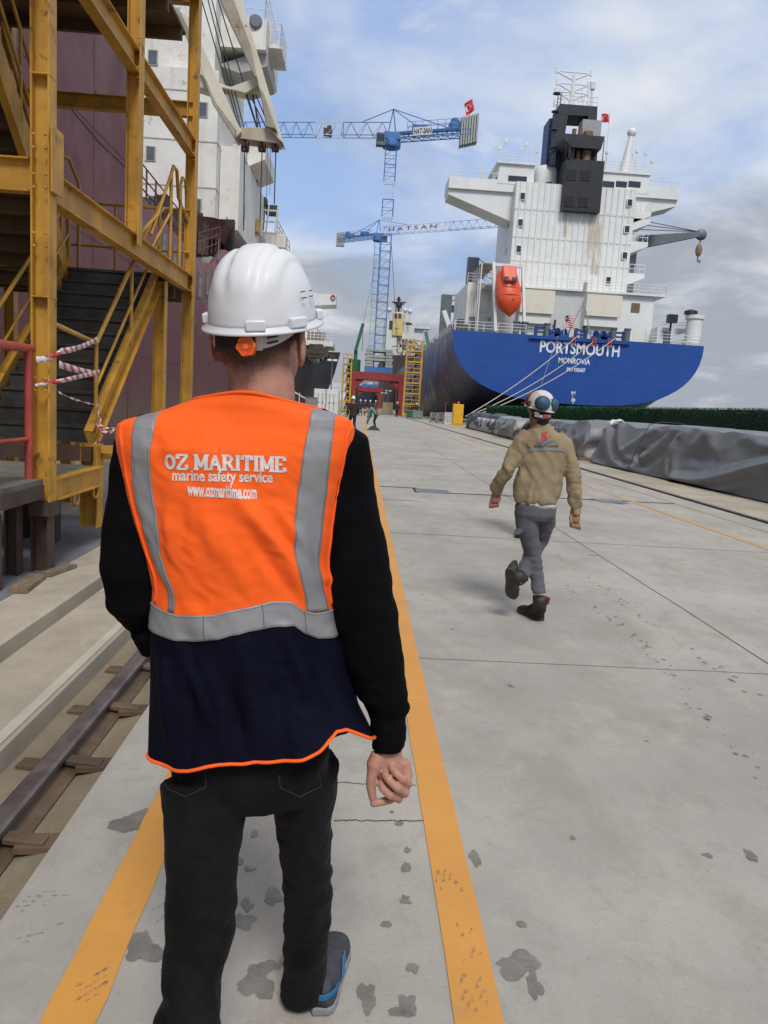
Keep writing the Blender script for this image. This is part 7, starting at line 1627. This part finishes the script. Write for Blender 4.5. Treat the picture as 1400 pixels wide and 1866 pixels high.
def tarp(label, x0, x1, y0, y1, hf, z0f, mat, seed, nu=70, nv=None, lean=.35, amp=.07, x0f=None, creases=True, freq=1.):
    nv = nv or int((y1-y0)*14); mb = MB()
    def fn(u, v):
        y = y0+(y1-y0)*v; h = hf(y)+.16*noise.noise(V(y*.55, seed, 1))+.07*noise.noise(V(y*1.5, seed, 4)); xa = x0f(y) if x0f else x0; z0 = z0f(y)
        e = min(1, min(y-y0, y1-y)/.5); e = 1-(1-max(0, e))**3
        # cross-section: front foot, front shoulder, back shoulder, back foot
        P = [(xa, z0), (xa+lean*.45, z0+(h-z0)*.55), (xa+lean, h*.97), (xa+lean+.4, h), (x1-.3, h*.99), (x1, h*.8), (x1+.1, .1)]
        k = u*(len(P)-1); i = min(int(k), len(P)-2); f = k-i; f = f*f*(3-2*f)*.5+f*.5
        x = P[i][0]*(1-f)+P[i+1][0]*f; z = P[i][1]*(1-f)+P[i+1][1]*f
        z = z0+(z-z0)*(.15+.85*e) if z > z0 else z
        def ridge(a, b, sd, k): return max(0., 1-abs(noise.noise(V(a, b, sd)))*k)**1.6
        low = smoothstep(h, z0, z)
        wv = .5*noise.noise(V(y*.3, z*.4, seed+9))
        big = noise.noise(V(y*.42, z*.8, seed+3)); sag = noise.noise(V(y*.9+z*.5, z*.5, seed+5))
        diag = ridge(y*.55*freq+z*1.1+wv, z*.35-y*.06, seed, 3.2); diag2 = ridge(y*.75*freq-z*1.2+wv*1.5, z*.4, seed+7, 3.0); hor = ridge(y*.22, z*2.3+y*.12+wv, seed+13, 3.0)
        o = amp*(1.9*big+1.1*sag+.9*diag+.7*diag2+.7*hor*low)*(.6+.4*low)-amp*.6
        if creases: o += amp*.35*low**1.5*math.sin(y*4.3*freq+3*noise.noise(V(y*.8, seed, 0))+z*1.2)
        o += amp*.05*noise.noise(V(y*6, z*6, x*6+seed))
        if seed == 2.3: o = .14*o+1.1*tfold_off(y, z)*(1-.8*smoothstep(.5, .65, u))
        n = V(-1, 0, .35) if u < .42 else V(-.1, 0, 1) if u < .75 else V(1, 0, .3)
        return V(x, y, max(.025, z))+n*o*(1 if z > .05 else .8)
    mb.grid(fn, nu, nv); me = mb.mesh('tarpaulin'); me.materials.append(mat)
    o = link('tarpaulin', me, None, True); q_s = o.modifiers.new('r', 'SMOOTH'); q_s.factor = .5; q_s.iterations = 2; s = o.modifiers.new('s', 'SOLIDIFY'); s.thickness = .006; return tag(o, label, 'tarpaulin', None)
tarp('large grey tarpaulin over the nearest long pile beside the hedge', 8.9, 10.6, 9.5, 26.2, lambda y: interp(y, [9, 13, 17, 22, 26], [1.46, 1.46, 1.44, 1.46, 1.40]), lambda y: .03, tg, 2.3, 110, 420, .40, .13, lambda y: interp(y, [9, 16, 26.2], [9.15, 8.72, 8.05]))
tarp('grey tarpaulin over white bags, right behind the tan jacket', 8.0, 10.3, 26.9, 37.5, lambda y: interp(y, [26, 30, 38], [1.42, 1.36, 1.25]), lambda y: .62+.12*math.sin(y*1.3), tg, 5.1, 70, 150, .3, .09)
tarp('paler grey tarpaulin over bags just left of the tan jacket', 8.45, 10.2, 41.5, 47.5, lambda y: 1.22, lambda y: .52+.1*math.sin(y*1.6), tl_, 8.8, 60, 80, .25, .09)
tarp('darkest tarpaulin over the far bags next to the green bin', 8.75, 10.2, 48, 62, lambda y: interp(y, [48, 55, 62], [1.22, 1.25, 1.28]), lambda y: .45+.2*math.sin(y*1.1)-(.4 if y > 60.5 else 0), td, 11.2, 60, 150, .25, .11)
for Yr, lab in ((22.6, 'thin dark rope tied down over the far end of the large grey tarpaulin'), (15.4, 'thin dark rope tied down over the near end of the large grey tarpaulin')):
    x = interp(Yr, [9, 16, 26.2], [9.15, 8.72, 8.05]); mb = MB(); mb.tube([(x-.16, Yr, .03), (x-.02, Yr+.02, .5), (x+.16, Yr-.02, 1.0), (x+.36, Yr, 1.46), (x+.75, Yr+.03, 1.55), (x+1.4, Yr, 1.54)], .012, 6); tag(mb.build('rope', wire, None, True), lab, 'rope')
bagm = cloth('bulk_bag', (.50, .50, .48), .8, .08, 300, .1, .05, dirt=.25, fold=.5)
def bag_mesh():
    mb = MB(); mb.box((0, 0, .5), (1., .98, 1.)); me = mb.mesh('bulk_bag'); bm = bmesh.new(); bm.from_mesh(me); bmesh.ops.subdivide_edges(bm, edges=bm.edges, cuts=7, use_grid_fill=True)
    for v in bm.verts:
        c = v.co-V(0, 0, .5); r = (abs(c.x*2)**5+abs(c.y*2)**5+abs(c.z*2)**6)**(1/5.); k = 1/max(r, .6); v.co = V(0, 0, .5)+c*(.35+.65*k); v.co.x *= 1.02; v.co += V(1, 0, 0)*.02*noise.noise(v.co*5)
    bm.to_mesh(me); bm.free(); me.materials.append(bagm); me.polygons.foreach_set('use_smooth', [True]*len(me.polygons)); return me
bg = bag_mesh()
def bags(y0, y1, x, lab, grp, h=1.08):
    k = 0; y = y0
    while y < y1:
        o = bpy.data.objects.new('bulk_bag', bg); COL.objects.link(o); o.location = (x+random.uniform(-.04, .04), y, .016); o.scale = (1.12, 1.12, h); o.rotation_euler = (0, 0, random.uniform(-.05, .05)); tag(o, lab, 'bag', grp); y += 1.18
bags(27.7, 37, 8.75, 'white bulk bag in the row under the grey tarpaulin behind the tan jacket', 'bags under the grey tarpaulin'); bags(42.2, 61, 9.35, 'white bulk bag in the far row under the pale and dark tarpaulins', 'bags under the far tarpaulins', 1.0)
mb = MB(); mb.box((8.1, 27.4, .07), (.5, .5, .1), .4); tag(mb.build('timber_board', M('old_timber', (.19, .14, .09), .85, .3, 6)), 'short timber block on the kerb in front of the white bulk bags', 'timber')
mb = MB(); 
mb.grid(lambda u, v: V(8.75+.5*u, 26.2+.7*v, 1.40+.10*noise.noise(V(u*3, v*3, 2))+.1*math.sin(u*3)), 12, 12); o = tag(mb.build('plastic_sheet', M('sheet_white', (.6, .6, .6), .5, .05), None, True), 'crumpled white plastic sheet on top of the grey tarpaulin piles', 'sheet')
# ------------------------------------------------------------------ other people
BVHTree = __import__('mathutils.bvhtree', fromlist=['BVHTree']).BVHTree
def bvh_of(me): return BVHTree.FromPolygons([v.co for v in me.vertices], [p.vertices for p in me.polygons])
def decal(bv, pts_fn, nu, nv, off=.003):
    """a patch lying on a garment, found by looking at the garment from behind"""
    mb = MB(); o3 = V(0, 0, CAMH)
    def f(u, v):
        px, py = pts_fn(u, v); d = (at(px, py, 5.)-o3).normalized(); h = bv.ray_cast(o3, d)
        return (h[0]+h[1]*off) if h[0] else at(px, py, 5.8)
    mb.grid(f, nu, nv); return mb
W = thing('person', 'man in a khaki jacket and grey trousers striding away on the right', 'person', (1.48, 5.9, 0))
WY = 5.85
q8 = lambda X, Y_, d=0.: at(840+X/3.888, 680+Y_/3.888, WY+d)
def limb(mb, pts, n=18): mb.tube([p for p, r in pts], [r for p, r in pts], n)
R8 = lambda w: w/3.888/FPX*WY
khaki = cloth('khaki_jacket', (.27, .21, .125), .85, .12, 500, .2, .08, dirt=.3, dcol=(.13, .09, .045), fold=.35)
greytr = cloth('grey_trousers', (.095, .095, .107), .85, .15, 500, .2, .08, dirt=.2, fold=.35)
bootm = M('boot_leather', (.022, .020, .018), .55, .3, 14, .3, 80, dirt=.4, dcol=(.07, .06, .05))
# body
mb = MB(); hc = q8(562, 285); WR = Matrix.Rotation(math.radians(14), 3, 'Z')
wl = lambda x, y, z: hc+WR @ V(x, y, z)
mb.ell(wl(0, 0, .03), (.076, .096, .095), 20, 14, WR); mb.ell(wl(0, .04, -.05), (.056, .06, .065), 16, 12, WR); mb.ell(wl(0, -.025, -.04), (.066, .066, .055), 16, 10, WR)
mb.tube([wl(0, .10, .01), wl(0, .118, -.025), wl(0, .108, -.035)], [.008, .013, .01], 8); mb.ell(wl(0, .092, -.07), (.022, .01, .01), 10, 6, WR)
for s in (-1, 1): mb.ell(wl(s*.080, -.005, -.012), (.010, .019, .032), 12, 8, WR @ Matrix.Rotation(s*.35, 3, 'Z'))
mb.tube([wl(0, -.015, -.02), wl(0, -.02, -.09), q8(575, 400), q8(570, 470)], [.058, .060, .064, .08], 18)
mb.tube([q8(575, 450), q8(560, 700), q8(540, 950)], [.10, .10, .10], 14)
WLA = [q8(455, 450), q8(385, 560), q8(335, 670, -.03), q8(275, 760, .05), q8(246, 842, .12)]
WRA = [q8(700, 460), q8(762, 590), q8(795, 730, -.03), q8(812, 850, -.03), q8(818, 975, .0)]
for A in (WLA, WRA): mb.tube(A, [.05, .045, .04, .035, .028], 10)
def fist(mb, w, d, s, side):
    """relaxed hand hanging from the wrist w along d, curled; side: x direction of the thumb"""
    d = Vector(d).normalized(); sx = V(side, 0, 0); b = V(0, -1, 0)
    mb.tube([w, w+d*.03, w+d*.065, w+d*.09], [.026*s, .030*s, .036*s, .028*s], 12, True, .7)
    for k in range(4):
        r = w+d*(.075+.004*k)*s+sx*(.030-.020*k)*s
        finger(mb, [r, r+d*.034*s+b*.006, r+d*.040*s+b*.030-sx*.002, r+d*.018*s+b*.040], .0098*s, .0078*s)
    finger(mb, [w+d*.02*s+sx*.026*s, w+d*.05*s+sx*.042*s+b*.01, w+d*.082*s+sx*.034*s+b*.024], .0115*s, .0085*s)
fist(mb, WLA[-1], (-.05, .1, -1), 1, 1); fist(mb, WRA[-1], (-.02, 0, -1), 1.1, -1)
hipL, hipR = q8(470, 960), q8(600, 960)
PL = [(hipL, .090), (q8(468, 1080, .0), .086), (q8(492, 1200, .02), .072), (q8(512, 1290, .03), .064), (q8(530, 1400, .0), .057), (q8(548, 1500, -.05), .054), (q8(556, 1565, -.07), .052)]
PR = [(hipR, .088), (q8(602, 1060, .06), .080), (q8(560, 1180, .14), .068), (q8(500, 1290, .10), .060), (q8(455, 1380, -.02), .054), (q8(430, 1445, -.10), .052)]
mb.tube([p for p, r in PL], .035, 10); mb.tube([p for p, r in PR], .033, 10)
me = fuse(mb, .0055, 2, .5, 'body'); me.materials.append(skin2); link('body', me, W, True)
mb = MB(); mb.ell(wl(0, -.006, .028), (.0785, .0985, .097), 20, 14, WR); mb.ell(wl(0, -.034, -.018), (.070, .068, .060), 18, 12, WR); mb.ell(wl(0, -.04, -.06), (.055, .052, .04), 16, 10, WR)
me = fuse(mb, .005, 2, .5, 'hair'); displace(me, lambda c: .003*noise.noise(c*60)); me.materials.append(M('dark_hair', (.012, .009, .008), .7, .3, 60, .5, 500)); link('hair', me, W, True)
# jacket
mb = MB()
def ringE(c, rx, ry, ex=.85, n=32): return [V(c.x+rx*math.copysign(abs(math.cos(a))**ex, math.cos(a)), c.y+ry*math.copysign(abs(math.sin(a))**ex, math.sin(a)), c.z) for a in [2*math.pi*k/n for k in range(n)]]
mb.loft([ringE(q8(X, Y_), R8(w), d) for X, Y_, w, d in ((532, 915, 150, .105), (530, 895, 160, .114), (535, 860, 172, .120), (545, 800, 176, .120), (560, 700, 164, .116), (575, 600, 161, .118), (582, 520, 172, .122), (583, 465, 168, .115), (580, 425, 130, .10), (577, 395, 88, .082), (574, 372, 72, .072))], True)
limb(mb, [(q8(490, 455), .085), (q8(430, 500), .078), (q8(385, 570), .066), (q8(335, 670, -.03), .060), (q8(290, 750, .03), .056), (q8(255, 815, .10), .048), (q8(247, 838, .12), .040)])
limb(mb, [(q8(665, 460), .085), (q8(722, 510), .076), (q8(762, 600), .062), (q8(795, 735, -.03), .060), (q8(808, 850, -.03), .056), (q8(812, 935, -.01), .052), (q8(812, 955, 0), .042), (q8(815, 1000, 0), .044)])
mb.loft([ringE(q8(570, 400), R8(74), .075), ringE(q8(568, 372), R8(70), .072), ringE(q8(566, 352), R8(66), .07)], True)
jme_ = fuse(mb, .008, 4, .5, 'jacket')
def jk(c):
    d = .008*noise.noise(V(c.x*9, c.y*9, c.z*5))+.005*noise.noise(V(c.x*20+c.z*6, c.y*16, c.z*14))+.007*(.4-abs(noise.noise(V(c.x*11+c.z*7, c.y*9, c.z*6+4)))*2.2)
    k = smoothstep(q8(0, 600).z, q8(0, 880).z, c.z); d += .012*k*noise.noise(V(c.x*13, c.y*10, c.z*9+3))
    ph = math.atan2(c.y-q8(540, 800).y, c.x-q8(540, 800).x); kk = smoothstep(q8(0, 560).z, q8(0, 860).z, c.z)*smoothstep(q8(0, 915).z, q8(0, 870).z, c.z); d += .006*kk*math.sin(ph*8+9*noise.noise(V(c.x*6, c.z*5, 2)))
    l = c-q8(440, 680); d -= .016*math.exp(-(l.x**2+l.z**2*.3)/.0009)
    for a in (WLA[2], WRA[2], WLA[4], WRA[3]):
        r = (c-a).length
        if r < .16: d += .008*(1-r/.16)*noise.noise(V(c.x*10, c.y*10, c.z*38))
    return d
displace(jme_, jk); jme_.materials.append(khaki); jk_o = link('jacket', jme_, W, True)
bvj = bvh_of(jme_)
q2 = lambda X, Y_: (840+X/3.888, 680+Y_/3.888)
def jdec(pl, nm, mat, off, nu=12, nv=2):
    """pl: two polylines (upper, lower) in the same count"""
    def pf(u, v):
        n = len(pl[0])-1; k = u*n; i = min(int(k), n-1); f = k-i
        a = [pl[0][i][j]*(1-f)+pl[0][i+1][j]*f for j in (0, 1)]; b = [pl[1][i][j]*(1-f)+pl[1][i+1][j]*f for j in (0, 1)]
        return q2(a[0]*(1-v)+b[0]*v, a[1]*(1-v)+b[1]*v)
    m_ = decal(bvj, pf, nu, nv, off); return m_.build(nm, mat, jk_o, True)
jdec([[(428, 590), (460, 548), (490, 532), (600, 528), (700, 530), (745, 545)], [(430, 612), (462, 572), (490, 554), (600, 549), (700, 551), (745, 566)]], 'reflective_strip', M('strip_grey', (.22, .22, .20), .5, .1), .004, 30, 2)
lred = M('logo_red', (.50, .03, .03), .7, .05); lblue = M('logo_blue', (.06, .16, .45), .7, .05); lblk = M('logo_black', (.03, .03, .035), .8, .1)
jdec([[(575, 425), (572, 450), (570, 475)], [(590, 420), (584, 450), (582, 478)]], 'logo', lred, .005, 6, 2)
jdec([[(617, 418), (598, 428), (602, 446), (618, 458), (606, 474), (572, 484)], [(606, 412), (583, 428), (590, 456), (602, 462), (594, 468), (574, 470)]], 'logo', lred, .0052, 24, 2)
jdec([[(545, 487), (580, 488), (620, 484), (655, 480)], [(548, 490), (580, 498), (620, 496), (652, 486)]], 'logo', lblue, .005, 10, 2)
jdec([[(560, 497), (600, 496), (640, 491)], [(565, 501), (600, 502), (636, 496)]], 'logo', lblue, .005, 10, 2)
def txt_on(X0, X1, Yc_, h, s, mat):
    o3 = V(0, 0, CAMH)
    def mf(x, y):
        px, py = q2((X0+X1)/2+x, Yc_-y); d = (at(px, py, 5.)-o3).normalized(); hh = bvj.ray_cast(o3, d); return hh[0]+hh[1]*.005 if hh[0] else at(px, py, 5.8)
    place_text(s, X1-X0, h, mf, mat, 'lettering', jk_o, .01, 20)
txt_on(517, 688, 515, 17, 'istanbulTersanesi', lblk)
mb = MB(); mb.loft([ringE(q8(X, Y_), R8(w), d) for X, Y_, w, d in ((540, 948, 142, .104), (536, 920, 150, .106), (534, 890, 140, .10))], True); o = mb.build('shirt_hem', M('shirt_white', (.5, .48, .45), .8, .1), W, True)
# trousers
mb = MB(); mb.loft([ringE(q8(X, Y_), R8(w), d) for X, Y_, w, d in ((520, 1040, 120, .09), (528, 1000, 150, .11), (532, 950, 150, .108), (534, 915, 140, .10))], True)
limb(mb, PL, 22); limb(mb, PR, 22); tme = fuse(mb, .008, 4, .5, 'trousers'); knee = PL[3][0]
def tr(c):
    d = .005*noise.noise(V(c.x*10, c.y*10, c.z*8))
    k = smoothstep(knee.z+.12, knee.z-.1, c.z); d += .010*k*noise.noise(V(c.x*7+c.z*6, c.y*7, c.z*30)); d += .006*(1-k)*noise.noise(V(c.x*16, c.y*12+c.z*8, c.z*16)); return d
displace(tme, tr); tme.materials.append(greytr); to = link('trousers', tme, W, True)
for pts in ([(395, 1110), (430, 1098), (445, 1120), (415, 1140), (372, 1148)], [(622, 1090), (640, 1105), (650, 1115), (632, 1122), (614, 1112)]):
    mb = MB(); mb.prism([q8(x, y, -.07 if x < 500 else .0) for x, y in pts], (0, .02, 0)); mb.build('pocket_flap', greytr, to)
# boots
bsole = M('boot_sole', (.045, .04, .035), .8, .2, 20)
hb_ = gnd(*q2(560, 1752)); up, q_ = make_shoe('boot', (hb_.x+.01, hb_.y-.02, .002), math.radians(24), 0, W, (bootm, bsole, bsole, bsole), .31, True)
mb = MB(); c0 = q8(562, 1600, -.07); mb.tube([c0+V(0, 0, -.10), c0+V(0, 0, -.02), c0+V(.0, 0, .02)], [.052, .056, .060], 16); mb.build('boot_shaft', bootm, up, True)
mb = MB(); mb.tube([c0+V(.05, -.03, -.03), c0+V(.058, -.045, .025)], .012, 6); mb.build('boot_lining', M('lining_red', (.22, .03, .03), .8, .1), up)
hl_ = q8(345, 1420, -.20)
up2, q_ = make_shoe('boot', hl_+V(0, 0, .03), math.radians(-28), math.radians(-62), W, (bootm, bsole, bsole, bsole), .29, True)
mb = MB(); mb.tube([q8(380, 1430, -.16), q8(418, 1455, -.12), q8(440, 1435, -.10)], [.05, .056, .054], 14); mb.build('boot_shaft', bootm, up2, True)
mb = MB(); mb.tube([q8(415, 1490, -.17), q8(450, 1478, -.14)], .012, 6); mb.build('boot_lining', M('lining_red', (.22, .03, .03), .8, .1), up2)
# hard hat with ear muffs
KW = Matrix.Rotation(math.radians(16), 3, 'Z') @ Matrix.Rotation(math.radians(9), 3, 'X') @ Matrix.Rotation(math.radians(5), 3, 'Y'); kc = q8(560, 247)
sh2, kl2 = make_helmet(W, kc, KW, M('helmet_used', (.58, .57, .54), .4, .06, 4, dirt=.5, dcol=(.30, .26, .20), dsc=9), .88, 'hard_hat', 48, 18, .004)
mufm = M('muff_blue', (.022, .075, .13), .6, .25, 14)
for X, Y_, rx, rz, d, yaw in ((582, 213, 50, 42, -.15, .05), (663, 227, 30, 45, -.06, 1.0)):
    c = q8(X, Y_, d); mb = MB(); Rm = Matrix.Rotation(yaw, 3, 'Z'); mb.ell(c, (R8(50), .030, R8(44)), 22, 14, Rm); mf_ = mb.build('ear_muff', mufm, sh2, True)
    mb = MB(); mb.tube([c+Rm @ V(R8(50)*math.cos(a), .012, R8(44)*math.sin(a)) for a in [2*math.pi*k/24 for k in range(25)]], .008, 6); mb.build('muff_cushion', M('cushion_dark_blue', (.012, .03, .05), .7, .1), mf_, True)
mb = MB(); mb.tube([q8(640, 190, -.10), q8(600, 160, -.06), q8(560, 150, -.02)], .005, 6); mb.build('muff_arm', band_m, sh2)
mb = MB(); mb.box(q8(482, 214, -.03), (.03, .04, .04), .3); mb.build('visor_bracket', M('bracket_dark_red', (.08, .02, .02), .6, .1), sh2, bevel=.008)
mb = MB(); mb.tube([q8(525, 275, -.09), q8(540, 300, -.10), q8(590, 312, -.115), q8(625, 305, -.09)], [.012, .014, .013, .012], 8); mb.box(q8(538, 292, -.10), (.03, .02, .035)); mb.build('chin_strap', strap_m, sh2, auto=40)
mb = MB(); mb.box(q8(603, 308, -.125), (.045, .02, .03)); mb.build('ratchet', M('ratchet_red', (.25, .05, .04), .6, .1), sh2, bevel=.006)
# ------------------------------------------------------------------ figures further off
def person(label, base, yaw=0., h=1.74, coat=(.03, .03, .035), legs=(.03, .03, .04), hat=(.7, .7, .7), pose='stand', collar=None, group=None, voxel=.014, vest=None):
    base = Vector(base); R = Matrix.Rotation(yaw, 3, 'Z'); s = h/1.74
    P = lambda x, y, z: base+R @ V(x*s, y*s, z*s)
    t = thing('person', label, 'person', tuple(base), group)
    if pose == 'bend':
        hip, chest, neck, head = (0, 0, .90), (0, .28, 1.18), (0, .50, 1.16), (0, .63, 1.08)
        hands = [((-.20, .42, 1.06), (-.22, .42, .74), (-.16, .50, .44)), ((.20, .42, 1.06), (.22, .44, .74), (.14, .52, .42))]; legs_ = [((-.10, 0, .9), (-.12, .10, .50), (-.12, -.02, .09)), ((.10, 0, .9), (.12, .14, .52), (.12, .04, .09))]
    elif pose == 'sit':
        hip, chest, neck, head = (0, -.05, .55), (0, .0, .95), (0, .03, 1.13), (0, .07, 1.26)
        hands = [((-.21, 0, 1.02), (-.25, .10, .76), (-.12, .32, .70)), ((.21, 0, 1.02), (.25, .1, .76), (.12, .32, .70))]; legs_ = [((-.10, -.02, .52), (-.14, .38, .52), (-.14, .40, .09)), ((.10, -.02, .52), (.14, .38, .52), (.14, .36, .09))]
    elif pose == 'walk':
        hip, chest, neck, head = (0, 0, .90), (0, .03, 1.28), (0, .03, 1.47), (0, .06, 1.60)
        hands = [((-.21, .02, 1.40), (-.27, -.08, 1.12), (-.25, .06, .88)), ((.21, .02, 1.40), (.27, .06, 1.12), (.25, .24, .92))]; legs_ = [((-.09, 0, .9), (-.10, .20, .52), (-.10, .26, .09)), ((.09, 0, .9), (.10, .02, .48), (.10, -.26, .12))]
    else:
        hip, chest, neck, head = (0, 0, .90), (0, .0, 1.28), (0, .0, 1.47), (0, .03, 1.60)
        hands = [((-.21, 0, 1.40), (-.27, -.03, 1.12), (-.22, .10, .90)), ((.21, 0, 1.40), (.27, -.03, 1.12), (.24, .08, .88))]; legs_ = [((-.09, 0, .9), (-.11, .02, .48), (-.12, -.02, .09)), ((.09, 0, .9), (.11, .03, .48), (.13, .0, .09))]
    hip, chest, neck, head = (P(*k) for k in (hip, chest, neck, head)); hd = (head-neck).normalized()
    mb = MB(); mb.ell(head+hd*.02, (.078*s, .092*s, .115*s), 14, 10, R); mb.tube([neck-hd*.05, head], .055*s, 10); mb.tube([hip, chest, neck], [.09*s, .10*s, .06*s], 10); fw = R @ V(0, 1, 0)
    mb.ell(head+fw*.09*s-V(0, 0, .01), (.014, .02, .02), 8, 6)
    for a in hands:
        a = [P(*k) for k in a]; mb.tube(a, [.04*s, .035*s, .026*s], 8); d = (a[2]-a[1]).normalized(); mb.tube([a[2], a[2]+d*.06*s, a[2]+d*.15*s], [.028*s, .038*s, .022*s], 8, True, .7)
    for a in legs_: mb.tube([P(*k) for k in a], .035*s, 8)
    me = fuse(mb, voxel, 1, .5, 'body'); me.materials.append(skin2); link('body', me, t, True)
    cm = cloth('coat_%02d%02d%02d' % tuple(int(c*99) for c in coat), coat, .85, .2, 300, .1, .05); lm = cloth('legs_%02d%02d%02d' % tuple(int(c*99) for c in legs), legs, .85, .2, 300, .1, .05)
    mb = MB(); ax = (neck-hip).normalized()
    mb.tube([hip-ax*.10*s, hip+ax*.08*s, chest-ax*.05*s, chest+ax*.08*s, neck-ax*.02], [.165*s, .16*s, .185*s, .185*s, .075*s], 18, True, .68)
    for a in hands: a = [P(*k) for k in a]; mb.tube([chest.lerp(neck, .55), a[0], a[1], a[2]], [.09*s, .078*s, .06*s, .045*s], 10)
    me = fuse(mb, voxel, 2, .5, 'jacket'); displace(me, lambda c: .010*noise.noise(c*9)); me.materials.append(cm); jk_ = link('jacket', me, t, True)
    mb = MB(); mb.ell(hip, (.165*s, .12*s, .13*s), 14, 10, R)
    for a in legs_: mb.tube([P(*k) for k in a], [.095*s, .068*s, .052*s], 12)
    me = fuse(mb, voxel, 2, .5, 'trousers'); displace(me, lambda c: .008*noise.noise(c*10)); me.materials.append(lm); link('trousers', me, t, True)
    for a in legs_:
        q = P(*a[2]); mb = MB(); f0 = R @ V(0, 1, 0); mb.tube([q+V(0, 0, .06), q-V(0, 0, .035), q+f0*.08-V(0, 0, .045), q+f0*.17-V(0, 0, .055)], [.05, .055, .05, .035], 10); mb.build('boot', bootm, t, True)
    hm_ = M('hat_%02d%02d%02d' % tuple(int(c*99) for c in hat), hat, .4, .05)
    HRm = R @ (Matrix.Rotation(math.radians(-60), 3, 'X') if pose == 'bend' else Matrix.Identity(3))
    hh, _ = make_helmet(t, head+hd*.075*s, HRm, hm_, .92*s, 'hard_hat', 20, 8, 0)
    if collar: mb = MB(); mb.tube([neck-hd*.06, neck-hd*.0], [.10*s, .075*s], 14); mb.build('collar', cloth('collar_red', collar, .8, .1, 300, .1, .05), jk_, True)
    return t
wh = (.70, .70, .70)
person('man in a dark brown jacket and white hard hat, alone behind the orange shoulder', (at(643, 760, 38.7).x, 38.7, 0), .25, 1.80, (.035, .024, .018), (.03, .024, .022), wh, 'walk')
person('man in a green shirt bending down over a dark bag on the yellow line', (1.15, 45.5, 0), 1.35, 1.76, (.10, .20, .155), (.022, .016, .014), (.42, .34, .10), 'bend')
person('man with a red hard hat and red collar, almost hidden behind the khaki jacket', (at(981, 745, 9.8).x, 9.8, 0), 1.25, 1.80, (.012, .012, .016), (.012, .012, .016), (.22, .025, .025), 'stand', (.60, .07, .02), None, .010)
gl = 'workers gathered under the portal'
for px, Y, yaw, c, lab in ((657, 88, .2, (.03, .03, .06), 'leftmost worker of the dark group under the red portal'), (665, 92, -.4, (.06, .03, .05), 'second worker from the left in the dark group under the portal'), (675, 84, .5, (.05, .025, .045), 'worker in dark purple in the middle of the group under the portal'), (684, 86, -.2, (.09, .05, .045), 'rightmost worker of the group under the portal, in reddish brown')):
    person(lab, (at(px, 745, Y).x, Y, 0), yaw, 1.76, c, (.03, .03, .05), wh, 'walk', None, gl, .018)
person('lone worker in dark clothes walking at the right leg of the red portal', (at(723.5, 748, 93).x, 93, 0), -.2, 1.76, (.025, .025, .03), (.02, .02, .03), wh, 'walk', None, None, .018)
person('seated worker with a white hard hat just behind the grey-green bin', (at(760, 745, 90.5).x, 90.5, .35), 2.6, 1.76, (.03, .03, .035), (.03, .03, .035), wh, 'sit', None, None, .018)
mb = MB(); mb.grid(lambda u, v: V(.65+.75*u, 44.9+.5*v, .02+.22*math.sin(math.pi*u)*math.sin(math.pi*v)*(1+.5*noise.noise(V(u*6, v*6, 1)))), 14, 10)
tag(mb.build('bag', M('bag_dark', (.03, .026, .022), .8, .3, 8), None, True), 'dark bag or net lying at the feet of the bending man', 'bag')
for o in bpy.data.objects:
    if 'wloc' in o: del o['wloc']
